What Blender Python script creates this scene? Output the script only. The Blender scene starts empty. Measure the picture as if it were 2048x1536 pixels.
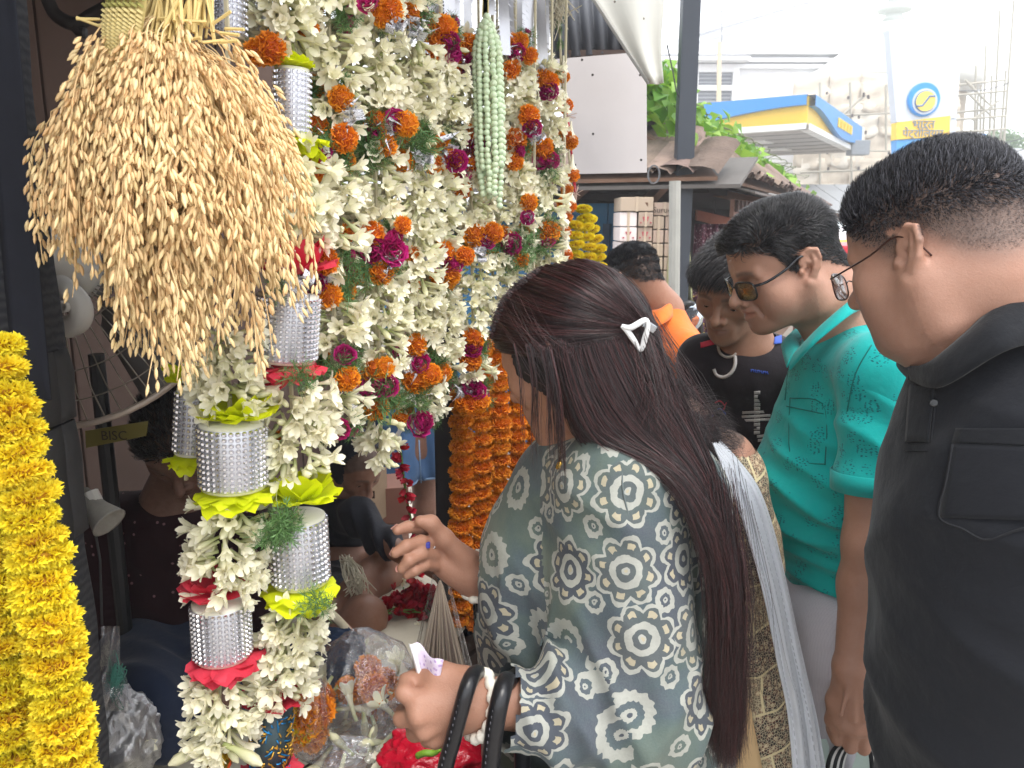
import bpy,bmesh,math,random,os
import numpy as np
from mathutils import Vector,Matrix,Euler
random.seed(7);np.random.seed(7)
S=bpy.context.scene
COL=S.collection
# ---- camera
PITCH=math.radians(11.5);CAMZ=1.6;F_PX=1600.0
cam=bpy.data.cameras.new('camera');cam_o=bpy.data.objects.new('camera',cam);COL.objects.link(cam_o)
cam.sensor_width=36.0;cam.lens=36.0*F_PX/2048.0;cam.clip_start=0.02;cam.clip_end=600
cam_o.location=(0,0,CAMZ);cam_o.rotation_euler=(math.pi/2-PITCH,0,0);S.camera=cam_o
cam.dof.use_dof=True;cam.dof.focus_distance=1.15;cam.dof.aperture_fstop=14.0
# ---- sky, sun, exposure
SUN_EL=math.radians(62);SUN_AZ=math.radians(150)
w=bpy.data.worlds.new('World');S.world=w;w.use_nodes=True
nt=w.node_tree;nt.nodes.clear()
o_=nt.nodes.new('ShaderNodeOutputWorld');b_=nt.nodes.new('ShaderNodeBackground')
sk=nt.nodes.new('ShaderNodeTexSky');sk.sky_type='NISHITA';sk.sun_disc=False
sk.sun_elevation=SUN_EL;sk.sun_rotation=SUN_AZ;sk.dust_density=3.0;sk.air_density=1.0
mx=nt.nodes.new('ShaderNodeMix');mx.data_type='RGBA';mx.inputs[0].default_value=0.86
mx.inputs[7].default_value=(11.0,11.3,11.6,1)
nt.links.new(sk.outputs[0],mx.inputs[6]);nt.links.new(mx.outputs[2],b_.inputs[0])
b_.inputs[1].default_value=0.12
nt.links.new(b_.outputs[0],o_.inputs[0])
sun=bpy.data.lights.new('sun','SUN');sun_o=bpy.data.objects.new('sun',sun);COL.objects.link(sun_o)
sun.energy=1.0;sun.angle=math.radians(18);sun.color=(1.0,0.96,0.9)
sun_o.rotation_euler=(math.pi/2-SUN_EL,0,math.radians(-30+180))
sun_o.rotation_euler=Vector((-math.sin(SUN_AZ)*math.cos(SUN_EL),-math.cos(SUN_AZ)*math.cos(SUN_EL),-math.sin(SUN_EL))).to_track_quat('-Z','Y').to_euler()
S.view_settings.view_transform='Standard';S.view_settings.look='None'
S.view_settings.exposure=1.17;S.view_settings.gamma=1.0;S.view_settings.use_curve_mapping=False
S.cycles.max_bounces=8;S.cycles.transparent_max_bounces=16;S.cycles.diffuse_bounces=3
S.cycles.caustics_reflective=False;S.cycles.caustics_refractive=False
# ---- placing things
CP,SP=math.cos(PITCH),math.sin(PITCH)
PXO=0.0
def ray(px,py):
 u=(px+PXO-1024)/F_PX;v=(768-py)/F_PX
 return np.array([u,CP+v*SP,-SP+v*CP])
def Q(px,py,Y):
 r=ray(px,py);t=Y/r[1]
 return np.array([r[0]*t,Y,CAMZ+r[2]*t])
def QZ(px,py,z):
 r=ray(px,py);t=(z-CAMZ)/r[2]
 return np.array([r[0]*t,r[1]*t,z])
def V(*a):return np.array(a,float)
UP=V(0,0,1);CAMP=V(0,0,CAMZ)
def nrm(v):v=np.asarray(v,float);return v/(np.linalg.norm(v)+1e-12)
# ---- things, parts
def tag(o,label=None,cat=None,group=None,kind=None):
 if label:o['label']=label
 if cat:o['category']=cat
 if group:o['group']=group
 if kind:o['kind']=kind
 return o
def thing(name,label,cat,loc=(0,0,0),group=None):
 o=bpy.data.objects.new(name,None);o.empty_display_size=0.05;COL.objects.link(o);o.location=tuple(loc)
 return tag(o,label,cat,group)
def link(name,me,parent=None,loc=None,rot=None,scale=None,mat4=None):
 o=bpy.data.objects.new(name,me);COL.objects.link(o)
 if parent is not None:o.parent=parent
 if mat4 is not None:o.matrix_local=mat4
 else:
  if loc is not None:o.location=tuple(loc)
  if rot is not None:o.rotation_euler=rot
  if scale is not None:o.scale=scale if hasattr(scale,'__len__')else(scale,)*3
 return o
def mesh_np(name,v,f,mat=None,smooth=True):
 me=bpy.data.meshes.new(name);v=np.asarray(v,np.float32)
 if isinstance(f,np.ndarray):
  n,k=f.shape
  me.vertices.add(len(v));me.vertices.foreach_set('co',v.ravel())
  me.loops.add(n*k);me.loops.foreach_set('vertex_index',f.astype(np.int32).ravel())
  me.polygons.add(n);me.polygons.foreach_set('loop_start',np.arange(0,n*k,k,dtype=np.int32))
  me.polygons.foreach_set('use_smooth',np.full(n,smooth,bool))
  me.update(calc_edges=True)
 else:
  me.from_pydata([tuple(x)for x in v],[],f)
  for p in me.polygons:p.use_smooth=smooth
  me.update()
 for m in(mat if isinstance(mat,(list,tuple))else[mat]):
  if m is not None:me.materials.append(m)
 return me
class MB:
 """collects boxes, tubes, lathes and sheets into one mesh"""
 def __init__(s):s.v=[];s.f=[];s.mi=[];s.m=0;s.sm=[];s.smooth=False
 def _add(s,vs,fs):
  n=len(s.v);s.v+=[tuple(map(float,x))for x in vs]
  for q in fs:s.f.append([i+n for i in q]);s.mi.append(s.m);s.sm.append(s.smooth)
  return s
 def box(s,c,h,R=None,bev=0.0):
  c=np.asarray(c,float);R=np.eye(3)if R is None else np.asarray(R)
  if bev<=0:
   P=[c+R@(np.array([x,y,z])*h)for x in(-1,1)for y in(-1,1)for z in(-1,1)]
   return s._add(P,[(0,1,3,2),(4,6,7,5),(0,4,5,1),(2,3,7,6),(0,2,6,4),(1,5,7,3)])
  bm=bmesh.new();bmesh.ops.create_cube(bm,size=2.0)
  for vv in bm.verts:vv.co=Vector((vv.co.x*h[0],vv.co.y*h[1],vv.co.z*h[2]))
  bmesh.ops.bevel(bm,geom=bm.edges[:]+bm.verts[:],offset=bev,segments=2,affect='EDGES',profile=0.7)
  P=[c+R@np.array(vv.co)for vv in bm.verts];bm.verts.index_update()
  fs=[[vv.index for vv in ff.verts]for ff in bm.faces];bm.free()
  return s._add(P,fs)
 def tube(s,pts,r,n=8,cap=True,flat=None):
  pts=[np.asarray(p,float)for p in pts];m=len(pts)
  rr=r if hasattr(r,'__len__')else[r]*m
  P=[];up=None
  for i in range(m):
   t=nrm(pts[min(i+1,m-1)]-pts[max(i-1,0)])
   if up is None:
    up=np.cross(t,[0,0,1]);up=nrm(up)if np.linalg.norm(up)>1e-3 else V(1,0,0)
   up=nrm(up-t*np.dot(up,t));bi=np.cross(t,up)
   for k in range(n):
    a=2*math.pi*k/n
    P.append(pts[i]+(up*math.cos(a)+bi*math.sin(a)*(flat or 1))*rr[i])
  F=[(i*n+k,i*n+(k+1)%n,(i+1)*n+(k+1)%n,(i+1)*n+k)for i in range(m-1)for k in range(n)]
  if cap:F+=[tuple(range(n))[::-1],tuple(range((m-1)*n,m*n))]
  return s._add(P,F)
 def lathe(s,prof,n=20,c=(0,0,0),R=None,cap=True):
  R=np.eye(3)if R is None else np.asarray(R);c=np.asarray(c,float)
  P=[c+R@V(r*math.cos(2*math.pi*k/n),r*math.sin(2*math.pi*k/n),z)for r,z in prof for k in range(n)]
  m=len(prof)
  F=[(i*n+k,i*n+(k+1)%n,(i+1)*n+(k+1)%n,(i+1)*n+k)for i in range(m-1)for k in range(n)]
  if cap:F+=[tuple(range(n))[::-1],tuple(range((m-1)*n,m*n))]
  return s._add(P,F)
 def poly(s,pts):return s._add(pts,[tuple(range(len(pts)))])
 def prism(s,pts,d):
  pts=[np.asarray(p,float)for p in pts];n=len(pts);d=np.asarray(d,float)
  F=[tuple(range(n))[::-1],tuple(range(n,2*n))]+[(i,(i+1)%n,n+(i+1)%n,n+i)for i in range(n)]
  return s._add(pts+[p+d for p in pts],F)
 def grid(s,rows):
  m,n=len(rows),len(rows[0])
  return s._add([p for r in rows for p in r],[(i*n+k,i*n+k+1,(i+1)*n+k+1,(i+1)*n+k)for i in range(m-1)for k in range(n-1)])
 def mesh(s,name,mats,origin=(0,0,0),fix=True):
  o=np.asarray(origin,float)
  me=bpy.data.meshes.new(name);me.from_pydata([(x[0]-o[0],x[1]-o[1],x[2]-o[2])for x in s.v],[],s.f)
  for m in(mats if isinstance(mats,(list,tuple))else[mats]):me.materials.append(m)
  me.polygons.foreach_set('material_index',s.mi);me.polygons.foreach_set('use_smooth',s.sm);me.update()
  if fix:
   bm=bmesh.new();bm.from_mesh(me);bmesh.ops.recalc_face_normals(bm,faces=bm.faces[:]);bm.to_mesh(me);bm.free()
  return me
 def part(s,name,mats,parent,**kw):
  o=np.array(parent.location)if parent is not None else V(0,0,0)
  return link(name,s.mesh(name,mats,o),parent,**kw)
def solidify(o,t,off=0):
 m=o.modifiers.new('solid','SOLIDIFY');m.thickness=t;m.offset=off;return o
def rot_to(z,x=None):
 z=nrm(z);x=V(0,0,1)if x is None else np.asarray(x,float)
 x=x-z*np.dot(x,z)
 if np.linalg.norm(x)<1e-4:x=np.cross(z,[0,1,0])
 x=nrm(x);return np.stack([x,np.cross(z,x),z],1)
def rotz(a):c,s=math.cos(a),math.sin(a);return np.array([[c,-s,0],[s,c,0],[0,0,1.0]])
def rotx(a):c,s=math.cos(a),math.sin(a);return np.array([[1.0,0,0],[0,c,-s],[0,s,c]])
def roty(a):c,s=math.cos(a),math.sin(a);return np.array([[c,0,s],[0,1.0,0],[-s,0,c]])
def spline(pts,n):
 p=np.asarray(pts,float);m=len(p)
 if m==2:return p[0]+(p[1]-p[0])*np.linspace(0,1,n)[:,None]
 t=np.linspace(0,m-1,n);i=np.clip(t.astype(int),0,m-2);f=(t-i)[:,None]
 a=p[np.clip(i-1,0,m-1)];b=p[i];c=p[i+1];d=p[np.clip(i+2,0,m-1)]
 return 0.5*(2*b+(c-a)*f+(2*a-5*b+4*c-d)*f*f+(3*b-a-3*c+d)*f**3)
 # ---- materials
class NT:
 def __init__(s,name):
  s.m=bpy.data.materials.new(name);s.m.use_nodes=True;s.t=s.m.node_tree;s.t.nodes.clear()
  s.out=s.t.nodes.new('ShaderNodeOutputMaterial')
 def n(s,typ,**kw):
  x=s.t.nodes.new('ShaderNode'+typ)
  for k,v in kw.items():
   if k.startswith('i_'):
    kk=k[2:];kk=int(kk)if kk.isdigit()else kk.replace('_',' ')
    x.inputs[kk].default_value=v
   else:setattr(x,k,v)
  return x
 def l(s,a,b):s.t.links.new(a,b)
 def math(s,op,a,b=None,c=None):
  x=s.n('Math',operation=op)
  for i,q in enumerate((a,b,c)):
   if q is None:continue
   if isinstance(q,(int,float)):x.inputs[i].default_value=q
   else:s.l(q,x.inputs[i])
  return x.outputs[0]
 def mix(s,f,a,b,blend='MIX'):
  x=s.n('Mix',data_type='RGBA',blend_type=blend)
  for i,q in((0,f),(6,a),(7,b)):
   if isinstance(q,(int,float)):x.inputs[i].default_value=q
   elif isinstance(q,tuple):x.inputs[i].default_value=q if len(q)==4 else q+(1,)
   else:s.l(q,x.inputs[i])
  return x.outputs[2]
 def ramp(s,f,stops,interp='LINEAR'):
  x=s.n('ValToRGB');r=x.color_ramp;r.interpolation=interp
  while len(r.elements)<len(stops):r.elements.new(0.5)
  for e,(p,c)in zip(r.elements,stops):e.position=p;e.color=c if len(c)==4 else tuple(c)+(1,)
  s.l(f,x.inputs[0]);return x.outputs[0]
 def noise(s,vec,scale,detail=3,rough=0.6,dist=0.0):
  x=s.n('TexNoise',i_Scale=scale,i_Detail=detail,i_Roughness=rough,i_Distortion=dist)
  if vec is not None:s.l(vec,x.inputs['Vector'])
  return x.outputs[0]
 def obj(s):return s.n('TexCoord').outputs['Object']
 def bump(s,h,strength=0.3,dist=0.002,normal=None):
  x=s.n('Bump',i_Strength=strength,i_Distance=dist);s.l(h,x.inputs['Height'])
  if normal is not None:s.l(normal,x.inputs['Normal'])
  return x.outputs[0]
 def bsdf(s,color,rough=0.6,metal=0.0,normal=None,spec=0.5,trans=None,sss=0.0,sheen=0.0,coat=0.0,alpha=None):
  p=s.n('BsdfPrincipled')
  for k,q in(('Base Color',color),('Roughness',rough),('Metallic',metal),('Alpha',alpha)):
   if q is None:continue
   if isinstance(q,(int,float)):p.inputs[k].default_value=q
   elif isinstance(q,tuple):p.inputs[k].default_value=q if len(q)==4 else q+(1,)
   else:s.l(q,p.inputs[k])
  p.inputs['Specular IOR Level'].default_value=spec
  if normal is not None:s.l(normal,p.inputs['Normal'])
  if sss:p.inputs['Subsurface Weight'].default_value=sss;p.inputs['Subsurface Radius'].default_value=(1,.35,.2);p.inputs['Subsurface Scale'].default_value=0.006
  if sheen:p.inputs['Sheen Weight'].default_value=sheen;p.inputs['Sheen Roughness'].default_value=0.5
  if coat:p.inputs['Coat Weight'].default_value=coat;p.inputs['Coat Roughness'].default_value=0.15
  sh=p.outputs[0]
  if trans:
   t=s.n('BsdfTranslucent')
   if isinstance(color,tuple):t.inputs[0].default_value=color if len(color)==4 else color+(1,)
   else:s.l(color,t.inputs[0])
   m=s.n('MixShader',i_0=trans);s.l(sh,m.inputs[1]);s.l(t.outputs[0],m.inputs[2]);sh=m.outputs[0]
  s.l(sh,s.out.inputs[0]);return s.m
def rgb(r,g,b):
 f=lambda c:((c/255)/12.92)if c/255<=0.04045 else(((c/255)+0.055)/1.055)**2.4
 return(f(r),f(g),f(b))
_M={}
def M(name,col,rough=0.6,metal=0.0,var=0.25,scale=12.0,bump=0.15,bscale=60.0,bdist=0.002,rnd=0.0,**kw):
 """a surface of one colour with uneven tone, wear and fine relief"""
 if name in _M:return _M[name]
 t=NT(name);o=t.obj()
 n1=t.noise(o,scale,4,0.6)
 c=t.mix(n1,tuple(x*(1-var)for x in col),tuple(min(1,x*(1+var))for x in col))
 if rnd:
  oi=t.n('ObjectInfo').outputs['Random']
  h=t.n('HueSaturation');t.l(c,h.inputs['Color'])
  t.l(t.math('ADD',t.math('MULTIPLY',oi,2*rnd),1-rnd),h.inputs['Value'])
  t.l(t.math('ADD',t.math('MULTIPLY',t.math('FRACT',t.math('MULTIPLY',oi,7.3)),0.03),0.485),h.inputs['Hue']);c=h.outputs[0]
 nb=t.bump(t.noise(o,bscale,3,0.6),bump,bdist)if bump else None
 _M[name]=t.bsdf(c,rough,metal,nb,**kw);return _M[name]
 # ---- bodies: smooth-blended volumes turned into one surface
def vnoise(p,scale,seed=0):
 q=p*scale+seed*17.31;i=np.floor(q).astype(np.int64);f=q-i;f=f*f*(3-2*f)
 def h(a,b,c):
  n=(a*374761393+b*668265263+c*2147483647+seed*974711)&0x7fffffff
  n=((n^(n>>13))*1274126177)&0x7fffffff
  return((n^(n>>16))&0xffff)/32767.5-1
 x,y,z=i[...,0],i[...,1],i[...,2];fx,fy,fz=f[...,0],f[...,1],f[...,2]
 r=0
 for dx in(0,1):
  for dy in(0,1):
   for dz in(0,1):
    r=r+h(x+dx,y+dy,z+dz)*(fx if dx else 1-fx)*(fy if dy else 1-fy)*(fz if dz else 1-fz)
 return r
class Body:
 def __init__(s):s.P=[];s.M=np.eye(3);s.T=np.zeros(3);s.sc=1.0;s.st=[]
 def push(s,R,T,sc=1.0):s.st.append((s.M,s.T,s.sc));s.M,s.T,s.sc=np.asarray(R),np.asarray(T,float),sc;return s
 def pop(s):s.M,s.T,s.sc=s.st.pop();return s
 def X(s,p):return s.M@(np.asarray(p,float)*s.sc)+s.T
 def _a(s,fn,c,R,k,op):s.P.append((fn,np.asarray(c),R,k*s.sc,op));return s
 def sph(s,c,r,k=0.01,op='u'):
  c=s.X(c);r=r*s.sc
  return s._a(lambda p:np.sqrt(((p-c)**2).sum(1))-r,c,r,k,op)
 def ell(s,c,r,k=0.01,op='u',R=None):
  c=s.X(c);r=np.asarray(r,float)*s.sc;Ri=(s.M@(np.eye(3)if R is None else R));
  def fn(p):
   q=(p-c)@Ri;a=np.sqrt(((q/r)**2).sum(1));b=np.sqrt(((q/r**2)**2).sum(1))+1e-9
   return a*(a-1)/b
  return s._a(fn,c,r.max(),k,op)
 def cap(s,a,b,ra,rb=None,k=0.01,op='u',sq=None):
  a=s.X(a);b=s.X(b);rb=ra if rb is None else rb;ra=ra*s.sc;rb=rb*s.sc;ab=b-a;L=ab@ab+1e-12
  if sq is None:
   def fn(p):
    pa=p-a;t=np.clip(pa@ab/L,0,1)
    return np.sqrt(((pa-t[:,None]*ab)**2).sum(1))-(ra+(rb-ra)*t)
   m=1.0
  else:
   n=s.M@nrm(sq[0]);f=sq[1]
   def fn(p):
    pa=p-a;t=np.clip(pa@ab/L,0,1);d=pa-t[:,None]*ab
    dn=d@n;d=d+(dn*(1/f-1))[:,None]*n
    return(np.sqrt((d**2).sum(1))-(ra+(rb-ra)*t))*min(1,f)
   m=max(1,sq[1])
  return s._a(fn,(a+b)/2,np.sqrt(L)/2+max(ra,rb)*m,k,op)
 def chain(s,pts,rad,k=0.01,op='u',sq=None):
  for i in range(len(pts)-1):
   s.cap(pts[i],pts[i+1],rad[i]if hasattr(rad,'__len__')else rad,rad[i+1]if hasattr(rad,'__len__')else rad,k,op,sq)
  return s
 def box(s,c,h,rd=0.005,k=0.01,op='u',R=None):
  c=s.X(c);h=np.asarray(h,float)*s.sc;rd*=s.sc;Ri=s.M@(np.eye(3)if R is None else R)
  def fn(p):
   q=np.abs((p-c)@Ri)-(h-rd)
   return np.sqrt((np.maximum(q,0)**2).sum(1))+np.minimum(q.max(1),0)-rd
  return s._a(fn,c,np.linalg.norm(h),k,op)
 def plane(s,c,n,k=0.005,op='s'):
  c=s.X(c);n=s.M@nrm(n)
  return s._a(lambda p:-((p-c)@n),c,1e9,k,op)
 def ev(s,p,prims=None):
  d=np.full(len(p),1e3)
  for fn,c,R,k,op in(s.P if prims is None else prims):
   e=fn(p)
   if op=='u':
    h=np.maximum(k-np.abs(d-e),0)/k;d=np.minimum(d,e)-h*h*k*0.25
   else:
    e=-e;h=np.maximum(k-np.abs(d-e),0)/k;d=np.maximum(d,e)+h*h*k*0.25
  return d
 def surf(s,h,lo=None,hi=None):
  us=[q for q in s.P if q[4]=='u']
  if lo is None:
   lo=np.min([q[1]-q[2]for q in us],0)-3*h;hi=np.max([q[1]+q[2]for q in us],0)+3*h
  lo=np.asarray(lo,float);B=12
  nb=np.ceil((np.asarray(hi)-lo)/(h*B)).astype(int);N=nb*B+1
  Fd=np.ones(N,np.float32)
  g=np.stack(np.meshgrid(*[np.arange(B+1)]*3,indexing='ij'),-1).reshape(-1,3)*h
  cr=B*h*0.8661
  ii=np.stack(np.meshgrid(*[np.arange(n)for n in nb],indexing='ij'),-1).reshape(-1,3)
  cen=lo+(ii+0.5)*B*h
  dc=s.ev(cen)
  C=np.array([q[1]for q in s.P]);Rr=np.array([q[2]for q in s.P]);K=np.array([q[3]for q in s.P])
  for j in range(len(ii)):
   i=ii[j]*B;sl=tuple(slice(a,a+B+1)for a in i)
   if abs(dc[j])>cr*1.5+0.01:
    if dc[j]<0:Fd[sl]=-1
    continue
   near=np.linalg.norm(C-cen[j],axis=1)-Rr-cr<K+2.5*h
   pr=[q for q,a in zip(s.P,near)if a]
   if not any(q[4]=='u' for q in pr):continue
   Fd[sl]=s.ev(lo+i*h+g,pr).reshape((B+1,)*3)
  Fd[0]=Fd[-1]=1;Fd[:,0]=Fd[:,-1]=1;Fd[:,:,0]=Fd[:,:,-1]=1
  return nets(Fd,lo,h)
def nets(F,lo,h):
 Sg=F<0;n=np.array(F.shape)-1
 cnt=np.zeros(n,np.uint8)
 offs=[(a,b,c)for a in(0,1)for b in(0,1)for c in(0,1)]
 for a,b,c in offs:cnt+=Sg[a:n[0]+a,b:n[1]+b,c:n[2]+c]
 idx=np.argwhere((cnt>0)&(cnt<8))
 val=np.stack([F[idx[:,0]+a,idx[:,1]+b,idx[:,2]+c]for a,b,c in offs],1)
 pos=np.zeros((len(idx),3));num=np.zeros(len(idx))
 for i in range(8):
  for j in range(i+1,8):
   d=np.abs(np.array(offs[i])-offs[j])
   if d.sum()!=1:continue
   a,b=val[:,i],val[:,j];m=(a<0)!=(b<0)
   t=np.where(m,a/np.where(m,a-b,1),0)
   p=np.array(offs[i])+t[:,None]*(np.array(offs[j])-np.array(offs[i]))
   pos+=p*m[:,None];num+=m
 v=lo+(idx+pos/num[:,None])*h
 vid=np.full(n,-1,np.int32);vid[tuple(idx.T)]=np.arange(len(idx))
 Q4=[]
 for ax in range(3):
  u,w_=(ax+1)%3,(ax+2)%3
  A=np.take(Sg,range(0,n[ax]),ax);Bq=np.take(Sg,range(1,n[ax]+1),ax)
  e=np.argwhere(A!=Bq)
  e=e[(e[:,u]>0)&(e[:,w_]>0)&(e[:,u]<n[u])&(e[:,w_]<n[w_])]
  s0=A[tuple(e.T)]
  def g(du,dw):
   q=e.copy();q[:,u]-=du;q[:,w_]-=dw;return vid[tuple(q.T)]
  f=np.stack([g(1,1),g(0,1),g(0,0),g(1,0)],1)
  f[~s0]=f[~s0][:,::-1];Q4.append(f)
 f=np.concatenate(Q4);f=f[(f>=0).all(1)]
 return v,f
def vnormals(v,f):
 nn=np.cross(v[f[:,2]]-v[f[:,0]],v[f[:,3 if f.shape[1]>3 else 1]]-v[f[:,1 if f.shape[1]>3 else 0]])
 n=np.zeros_like(v)
 for k in range(f.shape[1]):np.add.at(n,f[:,k],nn)
 return n/(np.linalg.norm(n,axis=1)[:,None]+1e-12)
def relax(v,f,it=2,lam=0.5,keep=None):
 for _ in range(it):
  a=np.zeros_like(v);c=np.zeros(len(v));k=f.shape[1]
  for i in range(k):
   np.add.at(a,f[:,i],v[f[:,(i+1)%k]]+v[f[:,i-1]]);np.add.at(c,f[:,i],2)
  nv=v+(a/np.maximum(c,1)[:,None]-v)*lam
  v=nv if keep is None else np.where(keep[:,None],v,nv)
 return v
def set_col(me,c,name='Col'):
 a=me.color_attributes.new(name,'FLOAT_COLOR','POINT')
 c=np.concatenate([c,np.ones((len(c),1))],1)if c.shape[1]==3 else c
 a.data.foreach_set('color',c.astype(np.float32).ravel())
def set_uv(me,uv):
 u=me.uv_layers.new(name='UVMap');li=np.empty(len(me.loops),np.int32);me.loops.foreach_get('vertex_index',li)
 u.data.foreach_set('uv',uv[li].astype(np.float32).ravel())
def sm(a,b,x):t=np.clip((x-a)/(b-a),0,1);return t*t*(3-2*t)
# ==== SETTING
SX,SY=math.sin(math.radians(27)),math.cos(math.radians(27))
SD=V(SX,SY,0);SN=V(SY,-SX,0)
def lane_R():return np.stack([SN,SD,UP],1)
m_ground=M('dusty concrete',rgb(150,143,134),0.9,var=0.35,scale=3,bump=0.4,bscale=40)
g=MB();g.grid([[V(x,y,0)for x in np.linspace(-150,250,9)]for y in np.linspace(-60,330,9)])
o=link('ground',g.mesh('ground',m_ground));tag(o,kind='structure')
m_slab=M('lane slab',rgb(160,152,142),0.9,var=0.3,scale=6,bump=0.5,bscale=30)
lane=MB();c0=V(0.6,1.0,0)
lane.grid([[c0+SD*a+SN*b+UP*0.004 for b in(-0.2,1.5,3.2)]for a in np.linspace(-6,40,5)])
lane_o=link('lane',lane.mesh('lane',m_slab));tag(lane_o,kind='structure')
m_stone=M('paving stone',rgb(168,158,146),0.85,var=0.3,scale=9,bump=0.5,bscale=50,rnd=0.18)
st=MB();st.box((0,0,0),(0.19,0.13,0.012),bev=0.008);stm=st.mesh('paving_stone',m_stone)
for i in range(5):
 for j in range(6):
  link('paving_stone',stm,lane_o,loc=V(-1.0,3.1,0.012)+V(0.41*i+(0.2 if j%2 else 0),0.28*j,0)+V(*np.random.normal(0,0.006,2),0),rot=(0,0,random.gauss(0,0.04)))
  # ---- white building behind
m_white=M('white plaster',rgb(236,236,238),0.85,var=0.06,scale=0.6,bump=0.1,bscale=8)
m_whitetrim=M('white trim',rgb(245,245,246),0.7,var=0.04,bump=0.05)
m_shade=M('window slats',rgb(150,152,158),0.6,var=0.15,bump=0.1)
bd=thing('white_building','white plastered building with tall framed windows and a stepped parapet, behind the fuel station canopy','building',Q(1450,300,34))
Yb=34.0
def qb(px,py,dy=0.0):return Q(px,py,Yb+dy)
wall=MB();L_,R_=qb(1180,220)[0],qb(1650,220)[0]
ztop=qb(1400,104)[2]
wall.box((0.5*(L_+R_),Yb+5,ztop/2),((R_-L_)/2,5,ztop/2))
wall.part('wall',m_white,bd)
cor=MB()
for k,(dz,pr)in enumerate(((0.0,.35),(-.28,.22),(-.5,.12))):
 cor.box((0.5*(L_+R_),Yb+4.9,ztop+dz-.07),((R_-L_)/2+pr,5+pr,.075))
cor.part('cornice',m_whitetrim,bd)
up=MB()
up.prism([qb(1340,104,.6),qb(1340,84,.6),qb(1610,4,.6),qb(1676,24,.6),qb(1676,104,.6)],(0,6,0))
up.part('upper_wall',m_white,bd)
cp=MB()
for(a,b,dy)in(((1335,86),(1612,4),.5),((1612,4),(1680,25),.5),((1375,88),(1580,36),.45),((1420,96),(1470,85),.45)):
 p,q=qb(*a,dy),qb(*b,dy);d=nrm(q-p)
 cp.box((p+q)/2+V(0,.1,.06),(np.linalg.norm(q-p)/2,.2,.07),rot_to(np.cross(d,V(0,1,0)),d))
cp.part('parapet_coping',M('coping',rgb(222,223,228),.8,var=.06),bd)
for(xa,xb,ya,yb_)in((1395,1460,146,215),(1305,1342,146,215)):
 p,q=qb(xa,ya),qb(xb,yb_);cx,cz=(p[0]+q[0])/2,(p[2]+q[2])/2;hw,hh=(q[0]-p[0])/2,(p[2]-q[2])/2
 fr=MB()
 for sx in(-1,1):fr.box((cx+sx*(hw+.12),Yb-.12,cz),(.12,.14,hh+.2))
 for z in(cz+hh+.1,cz-hh-.1,cz+hh*.1):fr.box((cx,Yb-.11,z),(hw,.12,.1))
 fr.box((cx+hw*.25,Yb-.10,cz),(.06,.1,hh))
 f=fr.part('window',m_whitetrim,bd)
 pn=MB();pn.box((cx,Yb-.04,cz),(hw,.03,hh));link('pane',pn.mesh('pane',M('dark glass',rgb(96,100,108),.25,var=.1,bump=0),np.array(bd.location)),f)
 sl=MB()
 for k in range(9):sl.box((cx,Yb-.075,cz-hh+(k+.5)*hh*2/9),(hw*.96,.012,hh/22))
 link('blind',sl.mesh('blind',m_shade,np.array(bd.location)),f)
 hd=MB();hd.box((cx,Yb-.4,cz+hh+.42),(hw+.5,.42,.07));hd.part('window_hood',m_whitetrim,bd)
ant=thing('television_aerial','thin metal aerial with short arms on the white building roof','aerial',Q(1443,60,33.6))
a_=MB();a_.tube([Q(1443,100,33.6),Q(1444,12,33.6)],.03,6)
for k,py in enumerate((22,30,38)):a_.tube([Q(1432-4*k,py,33.6),Q(1448,py+3,33.6)],.015,5)
a_.part('mast',M('grey metal',rgb(150,150,152),.5,.6),ant)
bp=thing('bamboo_pole','single pale bamboo pole standing upright before the framed window','pole',Q(1437,240,31))
b2=MB();b2.tube([Q(1436,460,31),Q(1437,240,31),Q(1439,84,31)],[.11,.1,.07],8);b2.part('stem',M('pale bamboo',rgb(208,190,160),.7,var=.2,scale=3),bp)
# ---- building under scaffolding and sacking, with its finial
m_sack=M('sacking',rgb(214,202,184),.95,var=.14,scale=.7,bump=.35,bscale=5,bdist=.03)
m_bamboo=M('bamboo',rgb(166,160,146),.7,var=.3,scale=3,bump=.1)
sh=thing('shrouded_building','tall building wrapped in beige sacking sheets with a domed top, under scaffolding','building',Q(1760,300,30))
core=MB();core.box((Q(1745,300,34)[0],36.5,3.4),(Q(1900,300,33)[0]-Q(1745,300,33)[0],3.5,3.8))
core.part('wall',M('core wall',rgb(190,178,160),.9),sh)
bulk=MB();dm=V(Q(1793,100,33)[0],33.5,0)
zd=Q(1793,150,33)[2];zt=Q(1793,92,33)[2]
bulk.smooth=True
bulk.lathe([(3.3,zd-.6),(3.4,zd),(2.7,zd+.35),(1.9,zt-.1),(1.15,zt+.3),(.95,zt+.45)],24,dm);bulk.part('dome',M('stone white',rgb(214,214,208),.8,var=.08),sh)
fn=MB();fn.smooth=True;zf=Q(1793,62,33)[2];u=.02*1
def zz(py):return Q(1793,py,33.5)[2]
fn.lathe([(1.05,zz(88)),(1.1,zz(62)),(.95,zz(52)),(.5,zz(48)),(.35,zz(44)),(.45,zz(40)),(.36,zz(36)),(.3,zz(30)),(.34,zz(26)),(.62,zz(23)),(.66,zz(18)),(.4,zz(14)),(.26,zz(8)),(.24,zz(0)),(.55,zz(-10)),(.1,zz(-30))],20,dm)
fn.part('finial',M('stone grey',rgb(196,200,194),.8,var=.1),sh)
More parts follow.
